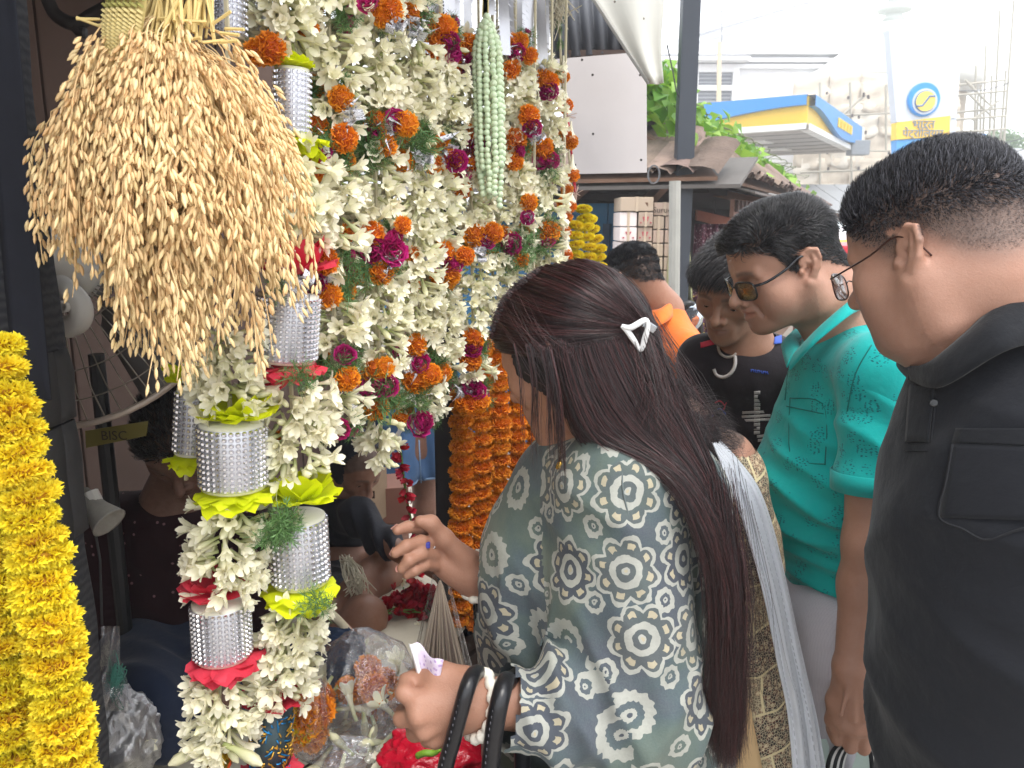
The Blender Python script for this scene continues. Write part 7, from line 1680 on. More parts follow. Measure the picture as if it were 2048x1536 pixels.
for q_ in((0.35,8),(1.1,24),(1.4,10),(2.15,34),(2.7,30),(2.95,40)):
 i0=int(q_[0]);f0=q_[0]-i0;base_=Cg[i0]*(1-f0)+Cg[min(3,i0+1)]*f0;sheet_hair([base_-V(.003,0,0),base_,base_+V(.003,.001,0)],q_[1],.0008,.0004,pw,'hair_wisp',m_hw,.0015,.003,.7)
fl_=[lay(g,12,.008)for g in([(1000,640),(1060,700),(1110,800),(1130,870)],[(1040,580),(1090,680),(1150,740),(1280,715)],[(1100,720),(1160,750),(1240,735),(1290,700)],[(1010,600),(1070,650),(1130,760),(1140,860)])]
sheet_hair(fl_,130,.012,.0003,pw,'flyaway_hair',m_hw,.006,.012)
tf_=[lay_Y(g,12)for g in([(1270,690,1.0),(1300,800,.96),(1290,880,.95)],[(1280,660,1.02),(1340,760,1.0),(1400,880,.98)],[(1440,1000,.95),(1475,1180,.93),(1478,1400,.93)],[(1420,960,.95),(1450,1200,.90),(1440,1420,.91)])]
for g_ in tf_:sheet_hair([g_,g_+V(.01,0,.004)],120,.012,.0003,pw,'flyaway_hair',m_hw,.006,.02)
# ---- hair clip: a white triangular frame with a metal hinge
cl=thing('hair_clip','white triangular claw clip with a silver hinge holding the woman\'s hair','hair clip',Q(1280,665,.985))
Yc_=.985;m=MB();m.smooth=True;m.tube(spline([Q(1244,652,Yc_),Q(1262,655,Yc_-.004),Q(1290,640,Yc_-.004),Q(1296,652,Yc_-.004),Q(1290,676,Yc_),Q(1282,700,Yc_+.002),Q(1270,684,Yc_),Q(1256,664,Yc_),Q(1244,652,Yc_)],40),[.0028+.0012*math.sin(k/39*math.pi*3)**2 for k in range(40)],8,cap=False);m.part('frame',M('white plastic',rgb(244,244,244),.25,var=.02,bump=0),cl)
m=MB();m.box(Q(1298,652,Yc_+.006),(.0085,.005,.006),rot_to(V(0,-1,0),V(.8,0,-.5)),bev=.0015);m.tube([Q(1290,640,Yc_+.006),Q(1308,662,Yc_+.006)],.0028,8);m.part('hinge',M('clip metal',rgb(170,172,176),.25,.8,bump=0),cl)
# ---- banknote in the fist
nt_=thing('banknote','folded lavender banknote held in the woman\'s left fist','banknote',H(845,1350,.895))
m=MB();m.smooth=True;a_,b_,c_,e_=H(823,1290,.895),H(888,1316,.880),H(872,1396,.885),H(840,1372,.895)
rows=[[(a_*(1-u)+b_*u)*(1-v)+(e_*(1-u)+c_*u)*v+V(0,.008*math.sin(u*6)*(1-v)-.004*u,.003*math.sin(u*9))for u in np.linspace(0,1,13)]for v in np.linspace(0,1,7)]
t=NT('note paper');uvn=t.obj();n_=t.noise(uvn,160,3);v_=t.n('TexVoronoi',i_Scale=150);t.l(uvn,v_.inputs['Vector']);m_note=t.bsdf(t.mix(t.math('LESS_THAN',v_.outputs['Distance'],.3),t.mix(n_,rgb(214,196,226),rgb(236,224,240)),rgb(186,160,206)),.7)
m.grid(rows);o=m.part('front_fold',m_note,nt_);solidify(o,.0004)
m=MB();m.smooth=True;f_=[H(822,1289,.893),H(829,1314,.891),H(838,1348,.890),H(845,1376,.888)];m.grid([[p+V(.0035*s2,.003*s2*s2,0)for s2 in(-1,0,1)]for p in f_]);o=m.part('rolled_edge',M('note edge',rgb(240,234,240),.7,bump=0),nt_);solidify(o,.0005)
# ---- handbag on the forearm
hb=thing('handbag','black leather handbag hanging by two handles from the woman\'s forearm','handbag',Q(960,1536,.89))
m_lea=M('black leather',rgb(24,24,28),.32,var=.2,scale=30,bump=.35,bscale=260,bdist=.001)
for pts,r_ in(([(962,1346,.905),(948,1348,.872),(936,1372,.845),(922,1420,.838),(906,1480,.84),(890,1540,.845),(880,1620,.85)],.0098),([(1025,1368,.915),(1012,1362,.872),(1002,1392,.845),(992,1440,.838),(984,1500,.84),(980,1560,.845),(978,1640,.85)],.0112)):
 c_=spline([Q(*q_)for q_ in pts],28);back=spline([Q(*pts[0]),Q(pts[0][0]+12,pts[0][1]+60,.945),Q(pts[0][0]+20,pts[0][1]+160,.95),Q(pts[0][0]+10,pts[0][1]+260,.94)],14)[1:]
 m=MB();m.smooth=True;m.tube(list(back[::-1])+list(c_),r_,12);m.part('handle',m_lea,hb)
 st_=MB()
 for k in range(3,27):p=c_[k];st_.tube([p+V(-.6*r_,-.82*r_,0),p+V(-.6*r_,-.82*r_,-.003)],.0006,4)
 tag(st_.part('stitch',M('stitch grey',rgb(110,110,116),.8,bump=0),hb),kind='stuff')
z0=Q(930,1620,.87)[2];m=MB();m.box(V(Q(930,1600,.87)[0],.90,z0-.12),(.15,.055,.12),bev=.03);m.part('body',m_lea,hb)
# ---- second woman, behind, white dupatta
p5=person('woman in a patchwork print tunic and white scarf behind the batik tunic woman, head hidden',V(.36,1.25,0))
R5=frame(160,30,0);T5=Q(1346,905,1.30);B5=Body();head(B5,R5,T5,.76,lean=.5);nb5=Q(1440,930,1.30);B5.cap(T5+R5@V(0,.03,-.03),nb5,.048,.055,.03);B5.cap(nb5,Q(1450,1010,1.31),.05,.05,.04)
sh5,el5,wr5=Q(1450,985,1.22),Q(1440,1250,1.17),Q(1300,1300,1.14)
sh5b=Q(1455,985,1.42);B5.cap(nb5-UP*.04,sh5b,.045,.042,.04);B5.cap(sh5b,Q(1450,1240,1.46),.042,.036,.03);B5.cap(Q(1450,1240,1.46),Q(1340,1290,1.42),.034,.026,.02);B5.ell(Q(1310,1300,1.41),(.05,.03,.03),.02)
v5,f5=build_body(B5,.0042,p5,skin_cols(R5,T5,.76,SK2,(.018,.016,.017)),m_skin)
H5=Body();H5.push(R5,T5,.0072);H5.ell((0,1.5,4.2),(8.4,10.2,9.0),1);H5.ell((0,6.5,-2),(6.5,5.5,7),3);H5.pop()
cloth(H5,.006,p5,'hair_base',M('dark hair underside',rgb(28,24,26),.6,bump=.3,bscale=300))
P_,N_=pick(*H5.surf(.007),np.ones(200000),2600,rn);pa=grow(H5,P_,N_,lambda p:np.tile(R5@V(0,.8,-.5),(len(p),1))+np.random.normal(0,.5,p.shape),rn.uniform(.02,.055,len(P_)),7,.9,None,.15);sv,sf=strands(pa,.00042)
tag(link('hair',mesh_np('hair',sv-np.array(p5.location),sf,hair_mat('frizzy brown black hair',rgb(20,15,16),rgb(38,29,31),rgb(64,52,54),.6)),p5),kind='stuff')
K5=Body();t5=[(Q(1424,985,1.29),.085),(Q(1436,1100,1.29),.100),(Q(1446,1250,1.29),.104),(Q(1462,1400,1.30),.105),(Q(1474,1560,1.30),.12)]
for(a,ra),(b,rb)in zip(t5[:-1],t5[1:]):K5.cap(a,b,ra,rb,.04,sq=(V(.1,-1,0),1.0))
K5.cap(t5[-1][0],V(t5[-1][0][0],1.3,.4),.14,.2,.05);K5.cap(nb5-UP*.01,t5[0][0],.06,.085,.05);K5.cap(nb5-UP*.04,sh5b,.055,.055,.05);K5.cap(sh5b,Q(1450,1230,1.46),.055,.052,.03)
def patchwork():
 t=NT('patchwork print');o=t.obj();mp=t.n('Mapping');t.l(o,mp.inputs[0]);mp.inputs['Rotation'].default_value=(math.pi/2,.25,.2)
 b=t.n('TexBrick',i_Scale=8.0,i_Mortar_Size=.018,i_Brick_Width=.8,i_Row_Height=.62,offset=.37);t.l(mp.outputs[0],b.inputs['Vector'])
 b.inputs['Color1'].default_value=(0,0,0,1);b.inputs['Color2'].default_value=(1,1,1,1);b.inputs['Mortar'].default_value=(.5,.5,.5,1)
 v=t.n('TexVoronoi',i_Scale=85);t.l(o,v.inputs['Vector']);v2=t.n('TexVoronoi',i_Scale=210,feature='DISTANCE_TO_EDGE');t.l(o,v2.inputs['Vector'])
 base=t.ramp(b.outputs[0],[(0,rgb(52,44,40)),(.3,rgb(70,56,48)),(.62,rgb(196,178,142)),(1,rgb(150,118,92))])
 orn=t.ramp(v.outputs['Distance'],[(0,rgb(214,196,158)),(.3,rgb(120,78,62)),(.5,rgb(44,38,36)),(1,rgb(200,184,146))],'CONSTANT');c=t.mix(.62,base,orn)
 c=t.mix(t.math('MULTIPLY',t.math('LESS_THAN',v2.outputs[0],.08),.6),c,rgb(224,210,176));c=t.mix(b.outputs['Fac'],c,rgb(214,200,158));return t.bsdf(c,.85,normal=t.bump(t.noise(o,40,4),.3,.005))
cloth(K5,.007,p5,'tunic',patchwork(),folds([(Q(1500,1300,1.18),.14,(1,0,.3),.07,.006),(Q(1500,1150,1.18),.12,(.4,0,1),.07,.004)]),cut=lambda v:np.linalg.norm(v-(nb5+UP*.04),axis=1)>.056)
m=MB();m.smooth=True;m.grid([[Q(1470+(i*9)+26*(1-j/5)*(i/5),1395+38*j,1.165+.002*i)if False else Q(1478-6*j+i*(4+5.5*j/2),1400+40*j,1.165)for i in range(6)]for j in range(6)]);o=m.part('beige_panel',M('beige cloth',rgb(206,174,130),.9,var=.1),p5);solidify(o,.003)
LW5=Body();hA,hB=V(.36,1.24,0),V(.36,1.38,0);legs(LW5,hA,hB,.6,.085,.05,V(-1,.1,0));cloth(LW5,.016,p5,'leggings',M('dark leggings',rgb(48,46,50),.9));shoes((hA,hB),p5,V(-1,.1,0),M('sandal',rgb(90,66,50),.6))
def dup():
 t=NT('white scarf');uv=t.n('UVMap').outputs[0];sp=t.n('SeparateXYZ');t.l(uv,sp.inputs[0]);o=t.obj()
 st_=t.math('LESS_THAN',t.math('ABSOLUTE',t.math('SUBTRACT',t.math('FRACT',t.math('MULTIPLY',sp.outputs[0],4)),.5)),.045);dsh=t.math('GREATER_THAN',t.math('FRACT',t.math('MULTIPLY',sp.outputs[1],70)),.4)
 c=t.mix(t.noise(o,30,3),rgb(226,228,232),rgb(204,208,216));c=t.mix(t.math('MULTIPLY',t.math('MULTIPLY',st_,dsh),.6),c,rgb(150,152,158))
 return t.bsdf(c,.85,normal=t.bump(t.noise(o,60,4),.5,.004),trans=.2)
L_=spline([(1424,885,1.20),(1440,925,1.14),(1470,1000,1.115),(1500,1090,1.11),(1530,1200,1.105),(1556,1330,1.105),(1578,1440,1.11),(1592,1600,1.11)],40)
R_=spline([(1440,880,1.26),(1476,920,1.22),(1516,975,1.18),(1548,1060,1.175),(1578,1180,1.17),(1606,1310,1.17),(1632,1430,1.17),(1658,1600,1.18)],40)
m=MB();m.smooth=True;rows=[]
for i in range(40):
 a,b=Q(*L_[i]),Q(*R_[i]);f_=[]
 for u in np.linspace(0,1,25):f_.append(a*(1-u)+b*u+V(0,-.012*math.sin(math.pi*u)-.007*math.sin(u*15+.12*i)*(.4+i/60)-.003*math.sin(u*31+i*.2),.0))
 rows.append(f_)
m.grid(rows);me=m.mesh('scarf',dup(),np.array(p5.location));set_uv(me,np.array([[(k%25)/24,(k//25)/39]for k in range(len(me.vertices))]));o=link('scarf',me,p5);solidify(o,.002)
m=MB();m.smooth=True;cb=spline([(1440,925,1.30),(1442,935,1.36),(1446,960,1.41),(1455,1010,1.46),(1450,1120,1.5)],20);m.grid([[Q(*p)+V(.0,.0,0)+V(.035*s2,0,.02*(1-s2*s2))for s2 in np.linspace(-1,1,7)]for p in cb]);o=m.part('scarf',M('scarf white',rgb(220,222,228),.85),p5);solidify(o,.002)
# ==== inside the stall
# ---- seated seller in the shade behind the jewelled garlands
p6=person('seller in a dark maroon dotted shirt seated in the shade behind the jewelled garlands',ST(.25,.55,PZ))
R6=frame(272,46,0);T6=Q(372,880,1.50);B6=Body();head(B6,R6,T6,.95,lean=.3);nb6=Q(350,1010,1.56)
B6.cap(T6+R6@V(0,.03,-.03),nb6,.055,.062,.03);B6.cap(nb6,Q(345,1080,1.58),.055,.06,.04)
sl6,sr6=Q(480,1050,1.60),Q(232,1050,1.55);B6.cap(nb6-UP*.07,sl6,.05,.045,.05);B6.cap(nb6-UP*.07,sr6,.05,.045,.05)
er6,hr6=Q(222,1310,1.52),Q(385,1372,1.36);B6.chain([sr6,er6],[.046,.042],.03);B6.cap(er6,hr6,.042,.03,.03);B6.ell(hr6+V(.035,-.02,.0),(.045,.032,.028),.02)
for k in range(4):B6.chain([hr6+V(.05,-.03,.018-.013*k),hr6+V(.085,-.05,.012-.013*k),hr6+V(.1,-.045,-.01-.012*k)],[.01,.009,.0075],.004)
B6.chain([hr6+V(.02,-.035,.02),hr6+V(.055,-.06,.02),hr6+V(.08,-.065,.008)],[.012,.0105,.008],.008)
el6,hl6=Q(520,1300,1.56),Q(470,1380,1.40);B6.chain([sl6,el6],[.046,.042],.03);B6.cap(el6,hl6,.042,.03,.03);B6.ell(hl6+V(-.03,-.02,0),(.045,.032,.028),.02)
for k in range(4):B6.cap(hl6+V(-.045,-.03,.018-.013*k),hl6+V(-.09,-.045,.006-.013*k),.0095,.007,.004)
v6,f6=build_body(B6,.0042,p6,skin_cols(R6,T6,.95,rgb(78,50,40),(.012,.015,.016),soft=.7),m_skin);eyes(R6,T6,.95,p6)  # skin colour lowered to stand in for the stall's shade
hairdo(B6,v6,f6,R6,T6,.95,p6,HZ1,3500,d4,lambda L:.008+.02*sm(2,8,L[:,2]),m_hblack,.001,5,1.0,.12)
S6=Body();t6=[(Q(348,1080,1.60),.10),(Q(345,1200,1.60),.118),(Q(345,1330,1.62),.125),(Q(345,1420,1.63),.13)]
LAT6=nrm(V(1,.12,0))
for(a,ra),(b,rb)in zip(t6[:-1],t6[1:]):S6.cap(a,b,ra,rb,.04,sq=(LAT6,1.35))
S6.cap(nb6-UP*.02,t6[0][0],.07,.09,.05);S6.cap(nb6-UP*.06,sl6,.058,.058,.05);S6.cap(nb6-UP*.06,sr6,.058,.058,.05);S6.cap(sr6,Q(224,1230,1.525),.06,.058,.03);S6.cap(sl6,Q(510,1230,1.57),.06,.058,.03)
def dots(t,o,c):
 v=t.n('TexVoronoi',i_Scale=46,i_Randomness=.5);t.l(o,v.inputs['Vector']);return t.mix(t.math('LESS_THAN',v.outputs['Distance'],.13),c,rgb(130,96,100))
cloth(S6,.008,p6,'shirt',fabric('dark maroon cotton',rgb(38,15,20),.9,900,.15,.3,.05,dots),folds([(Q(300,1200,1.5),.15,(.6,0,1),.07,.004)]),cut=lambda v:np.linalg.norm(v-(nb6+UP*.04),axis=1)>.062)  # maroon made darker too, shade put into the cloth colour
J6=Body();kn1,kn2=Q(300,1440,1.30),Q(470,1450,1.42);hp1,hp2=Q(300,1420,1.64),Q(400,1420,1.66)
hp1[2]=hp2[2]=PZ+.11;kn1[2]=PZ+.13;kn2[2]=PZ+.12
J6.cap(hp1,kn1,.095,.07,.05);J6.cap(hp2,kn2,.095,.07,.05);a1,a2=Q(420,1500,1.36),Q(330,1500,1.30);a1[2]=a2[2]=PZ+.06;J6.cap(kn1,a1,.07,.05,.03);J6.cap(kn2,a2,.07,.05,.03);J6.cap(hp1,hp2,.11,.11,.05)
cloth(J6,.008,p6,'jeans',fabric('dark navy denim',rgb(34,44,66),.9,1200,.2,.3),folds([(kn1,.15,(.3,1,.2),.07,.006)]))
# ---- boy in a black hooded jacket sitting cross legged on the platform
p7=person('boy in a black hooded jacket and shorts sitting cross legged among the flowers',V(-.45,2.05,PZ))
R7=frame(318,28,0);T7=Q(708,938,2.22);B7=Body();head(B7,R7,T7,.86,lean=.8);nb7=Q(688,1010,2.24);B7.cap(T7+R7@V(0,.03,-.03),nb7,.045,.05,.03);B7.cap(nb7,Q(680,1060,2.24),.05,.05,.04)
s7a=Q(716,1030,2.12);e7=Q(770,1085,2.02);h7=Q(822,1120,1.92);B7.cap(nb7-UP*.05,s7a,.045,.04,.04);B7.cap(s7a,e7,.04,.034,.03);B7.cap(e7,h7,.032,.024,.02);B7.ell(h7+V(.025,-.02,-.005),(.038,.026,.024),.015)
for k in range(4):B7.chain([h7+V(.045,-.03,.012-.011*k),h7+V(.072,-.04,.0-.011*k),h7+V(.075,-.035,-.02-.01*k)],[.008,.0075,.006],.003)
B7.chain([h7+V(.02,-.03,.014),h7+V(.05,-.05,.01),h7+V(.06,-.052,-.008)],[.01,.008,.0065],.006)
hipA,hipB=Q(650,1180,2.15),Q(690,1170,2.28);kA=Q(730,1236,1.78);fA=Q(640,1310,1.72);kB=Q(800,1128,2.1);fB=Q(690,1192,1.86)
B7.cap(hipA,kA,.075,.052,.04);B7.cap(kA,fA,.05,.032,.02);B7.cap(hipB,kB,.075,.052,.04);B7.cap(kB,(kB+fB)/2,.050,.052,.03);B7.cap((kB+fB)/2,fB,.050,.030,.03);B7.ell(fB+V(-.05,-.05,-.01),(.075,.034,.028),.02);B7.ell(fA+V(-.06,.0,-.01),(.075,.034,.028),.02)
for k in range(5):B7.sph(fA+V(-.13,.02-.012*k,-.012),.010,.004);B7.sph(fB+V(-.12,-.035-.012*k,-.012),.010,.004)
B7.cap(hipA,nb7-UP*.1,.09,.07,.05)
v7,f7=build_body(B7,.0042,p7,skin_cols(R7,T7,.86,rgb(134,92,72),(.016,.015,.016),soft=.6),m_skin);eyes(R7,T7,.86,p7)
m_jk=fabric('black jacket',rgb(34,35,44),.75,900,.2,.35,.1);S7=Body();S7.cap(Q(684,1050,2.25),Q(668,1180,2.24),.085,.10,.05,sq=(V(.7,.7,0),1.25));S7.cap(nb7-UP*.02,Q(684,1050,2.25),.065,.08,.05);S7.cap(nb7-UP*.05,s7a,.055,.052,.05);S7.cap(s7a,e7,.044,.039,.03);S7.cap(e7,Q(798,1103,1.965),.036,.026,.02)
s7b=Q(630,1030,2.34);S7.cap(nb7-UP*.05,s7b,.055,.05,.05);S7.cap(s7b,Q(610,1160,2.3),.05,.045,.03);S7.cap(Q(610,1160,2.3),Q(660,1190,2.08),.045,.04,.03)
cloth(S7,.007,p7,'jacket',m_jk,folds([(e7,.12,(.8,0,.5),.04,.009),(Q(690,1080,2.15),.12,(.3,0,1),.06,.006)]),cut=lambda v:np.linalg.norm(v-(nb7+UP*.045),axis=1)>.05)
HD=Body();HD.push(R7,T7,.0086);HD.ell((0,1.8,4.0),(9.0,10.8,9.4),1);HD.ell((0,3.5,-3),(8.2,7.5,9),3);HD.pop();cloth(HD,.006,p7,'hood',m_jk,folds([(T7,.14,(.5,.5,1),.06,.006)]),cut=lambda v:to_local(v,R7,T7,.86)[:,1]>-3.6)
SH7=Body();SH7.cap(hipA,hipA*.35+kA*.65,.088,.070,.05);SH7.cap(hipB,hipB*.5+kB*.5,.088,.075,.05);SH7.cap(hipA,hipB,.1,.1,.05);cloth(SH7,.008,p7,'shorts',fabric('charcoal shorts',rgb(52,54,62),.9,900,.15,.3),folds([(hipA,.2,(.4,1,0),.07,.007)]))
# ---- child in denim shorts standing beyond the stall
p8=person('child in blue denim shorts standing on the paving beyond the stall',V(Q(810,1000,3.3)[0],3.3,0))
x8=Q(808,900,3.3)[0];B8=Body();hA,hB=V(x8-.04,3.24,0),V(x8+.075,3.36,0)
for hp in(hA,hB):B8.cap(hp+UP*.62,hp+UP*.36,.066,.047,.04);B8.cap(hp+UP*.36,hp+UP*.26+V(0,.015,0),.048,.05,.03);B8.cap(hp+UP*.26+V(0,.015,0),hp+UP*.06,.05,.03,.03);B8.ell(hp+V(.01,-.05,.03),(.035,.09,.03),.02)
B8.cap((hA+hB)/2+UP*.65,(hA+hB)/2+UP*1.0,.09,.10,.06);nb8=(hA+hB)/2+UP*1.1;B8.cap((hA+hB)/2+UP*1.0,nb8,.09,.05,.05);R8=frame(250,5,0);T8=nb8+UP*.13;head(B8,R8,T8,.88,lean=.6);B8.cap(nb8,T8,.045,.05,.03)
for s_ in(-1,1):B8.chain([nb8+V(s_*.13,0,-.04),nb8+V(s_*.17,0,-.26),nb8+V(s_*.16,-.06,-.44)],[.036,.03,.022],.03);B8.cap(nb8-UP*.03,nb8+V(s_*.13,0,-.04),.04,.036,.03);B8.ell(nb8+V(s_*.16,-.07,-.49),(.018,.03,.045),.015)
v8,f8=build_body(B8,.005,p8,skin_cols(R8,T8,.88,rgb(104,68,54),(.016,.015,.016)),m_skin);eyes(R8,T8,.88,p8)
D8=Body();
for hp in(hA,hB):D8.cap(hp+UP*.80,hp+UP*.56,.098,.105,.035)
D8.cap(hA+UP*.86,hB+UP*.86,.10,.10,.06);D8.plane((hA+hB)/2+UP*.515,-UP,.004)
cloth(D8,.008,p8,'denim_shorts',fabric('blue denim',rgb(72,104,146),.9,700,.25,.4,.1,None,14),folds([(hA+UP*.6,.15,(1,0,.1),.06,.007),(hB+UP*.6,.15,(1,0,.1),.05,.007)]))
m_dh=M('denim hem',rgb(120,146,178),.9);m=MB();m.smooth=True
for hp in(hA,hB):m.tube([hp+V(.100*math.cos(a),.100*math.sin(a),.522)for a in np.linspace(0,6.2832,29)],.005,6,cap=False)
m.part('hem',m_dh,p8);m=MB();m.smooth=True;m.tube([Q(838,880,3.16),Q(842,966,3.14)],.003,5);m.part('side_seam',m_dh,p8)
K8=Body();K8.cap((hA+hB)/2+UP*.9,(hA+hB)/2+UP*1.05,.125,.115,.05);
for s_ in(-1,1):K8.cap(nb8-UP*.04,nb8+V(s_*.15,0,-.14),.06,.055,.04)
cloth(K8,.01,p8,'t_shirt',M('off white jersey',rgb(214,210,200),.9),cut=lambda v:np.linalg.norm(v-(nb8+UP*.02),axis=1)>.06)
# ---- man at the right edge of the photo, far
p9=person('dark haired man in a yellow shirt at the far right edge',V(Q(2062,600,2.9)[0],2.9,0))
R9=frame(120,10,0);T9=Q(2056,505,2.9);B9=Body();head(B9,R9,T9,.95);nb9=T9+V(.02,-.01,-.15);B9.cap(T9,nb9,.055,.06,.03);B9.cap(nb9,nb9-UP*.12,.06,.07,.04);v9,f9=build_body(B9,.0046,p9,skin_cols(R9,T9,.95,rgb(140,98,78),(.02,.02,.02),zmap=HZ1),m_skin)
hairdo(B9,v9,f9,R9,T9,.95,p9,HZ1,3000,d4,lambda L:.007+.014*sm(3,9,L[:,2]),m_hblack,.0011,5,1.0,.1)
S9=Body();S9.cap(nb9-UP*.12,nb9-UP*.66,.13,.15,.05,sq=(V(.5,.5,0),1.3));S9.cap(nb9-UP*.01,nb9-UP*.12,.066,.10,.05);
for s_ in(-1,1):S9.cap(nb9-UP*.06,nb9+V(s_*.17,s_*.08,-.1),.06,.06,.05);S9.cap(nb9+V(s_*.17,s_*.08,-.1),nb9+V(s_*.2,s_*.1,-.5),.055,.045,.03)
cloth(S9,.01,p9,'shirt',M('pale yellow shirt',rgb(220,190,120),.9));L9=Body();L9.cap(nb9*V(1,1,0)+UP*.92,nb9*V(1,1,0)+UP*.84,.11,.11,.05);hA,hB=nb9*V(1,1,0)+V(-.08,-.03,0),nb9*V(1,1,0)+V(.08,.03,0);legs(L9,hA,hB,.9,.09);cloth(L9,.016,p9,'trousers',M('dark trousers',rgb(44,46,54),.9));shoes((hA,hB),p9,V(-.4,.9,0),M('black shoe',rgb(24,24,26),.4))
# ---- pedestal fan seen from behind
fan=thing('pedestal_fan','old white and grey pedestal fan seen from behind in the dark left of the stall','fan',Q(150,900,1.3))
fc=Q(168,605,1.38);fx=nrm(V(.05,-.78,.62));RF=rot_to(fx,V(0,0,1));Rr_=.235;m_wire=M('cage wire',rgb(150,142,130),.35,.5,bump=0)
m=MB();m.smooth=True;m.tube([fc+RF@V(Rr_*math.cos(a),Rr_*math.sin(a),0)for a in np.linspace(0,6.2832,65)],.0058,8,cap=False);m.part('cage_ring',M('cage ring',rgb(196,180,166),.4,.3,bump=0),fan)
for k in range(56):
 a=k*2*math.pi/56;m=MB();m.tube([fc+RF@V(r*math.cos(a),r*math.sin(a),z)for r,z in((.045,.085),(.12,.075),(.2,.045),(Rr_,0))],.0012,4);m.part('cage_wire',m_wire,fan)
for r,z in((.1,.079),(.17,.058),(.21,.035)):m=MB();m.tube([fc+RF@V(r*math.cos(a),r*math.sin(a),z)for a in np.linspace(0,6.2832,49)],.0012,4,cap=False);m.part('cage_hoop',m_wire,fan)
m_fw=M('yellowed white enamel',rgb(214,210,204),.4,var=.12,scale=14,bump=.05);m=MB();m.smooth=True;m.lathe([(.02,.21),(.05,.205),(.064,.17),(.068,.10),(.06,.07),(.03,.06)],28,fc,RF);m.part('motor',m_fw,fan)
for k in range(5):m=MB();a=-.6+k*.3;m.box(fc+RF@V(.066*math.cos(a),.066*math.sin(a),.14),(.002,.006,.024),RF@rotz(a));m.part('vent_slot',M('vent black',rgb(24,22,22),.8,bump=0),fan)
m=MB();m.smooth=True;m.tube(spline([Q(118,570,1.2),Q(140,585,1.19),Q(160,610,1.19),Q(160,640,1.19),Q(134,655,1.2)],18),.017,10);m.lathe([(.009,-.01),(.009,.012),(.005,.012),(.005,.0)],12,Q(132,612,1.178),rotx(math.pi/2));m.part('neck_bracket',m_fw,fan)
for k in range(3):
 b=MB();b.smooth=True;a0=k*2.094;b.grid([[fc+RF@V(r*math.cos(a0+d),r*math.sin(a0+d),-.02+.05*d)for d in np.linspace(-.45,.45,7)]for r in(.03,.1,.17,.21)]);o=b.part('blade',M('blade grey',rgb(110,106,104),.5,bump=0),fan);solidify(o,.003)
m=MB();m.tube([fc+V(-.02,.06,-.1),V(fc[0]-.02,fc[1]+.06,PZ+.02)],.014,10);m.lathe([(.13,0),(.12,.02),(.03,.035)],24,V(fc[0]-.02,fc[1]+.06,PZ));m.part('stand',M('black enamel',rgb(26,26,28),.5),fan)
tg=thing('yellow_tag','yellow handwritten card hung under the fan cage','card',Q(235,868,1.26));m=MB();m.prism([Q(170,862,1.27),Q(296,842,1.27),Q(292,872,1.27),Q(172,896,1.27)],(0,.002,0));m.part('card',M('shaded yellow card',rgb(112,102,46),.8,var=.2),tg)  # yellow card coloured dark: the shadow it hangs in is put into the colour
letters('BISC',Q(228,872,1.262),.022,M('pen',rgb(60,50,30),.8),tg,depth=.0004)
sk_=thing('lamp_holder','dusty white conical lamp holder sticking out beside the wrapped post','lamp holder',Q(195,1020,1.15));m=MB();m.smooth=True;dd=nrm(V(.7,-.3,-.55));m.lathe([(.013,-.04),(.015,-.016),(.018,.0),(.026,.024),(.027,.027),(.023,.026),(.009,.0)],20,Q(196,1022,1.15),rot_to(dd));m.part('shade',M('grimy enamel',rgb(150,146,138),.6,var=.35,scale=60,bump=.3,bscale=150),sk_)
m=MB();m.tube([Q(180,985,1.16),Q(190,1005,1.155)],.012,10);m.part('cap',m_fw,sk_);m=MB();m.tube([Q(188,1050,1.16),Q(200,1120,1.16),Q(204,1250,1.165)],.002,5);m.part('cord',M('cable',rgb(50,50,52),.6),sk_)
def plastic(name,tint=(.93,.94,.95),mixv=.62,rough=.12):
 t=NT(name);o=t.obj();n_=t.noise(o,34,4,.65,1.5);n2=t.noise(o,120,3,.6,2.0);nb=t.bump(n_,.55,.010);nb=t.bump(n2,.25,.003,nb)
 tr_=t.n('BsdfTransparent');tr_.inputs[0].default_value=tint+(1,);gl_=t.n('BsdfGlossy',i_Roughness=rough);gl_.inputs[0].default_value=(.95,.95,.97,1);df=t.n('BsdfDiffuse');df.inputs[0].default_value=(.72,.72,.74,1)
 t.l(nb,gl_.inputs['Normal']);t.l(nb,df.inputs['Normal']);x=t.n('MixShader',i_0=.16);t.l(gl_.outputs[0],x.inputs[1]);t.l(df.outputs[0],x.inputs[2])
 lw=t.n('LayerWeight',i_Blend=.3);t.l(nb,lw.inputs['Normal']);f_=t.math('MULTIPLY_ADD',lw.outputs['Facing'],.62,.70-mixv);y=t.n('MixShader');t.l(f_,y.inputs[0]);t.l(tr_.outputs[0],y.inputs[1]);t.l(x.outputs[0],y.inputs[2]);t.l(y.outputs[0],t.out.inputs[0]);return t.m
m_plas=plastic('clear plastic');m_plasl=plastic('milky plastic',(.9,.9,.93),.5)
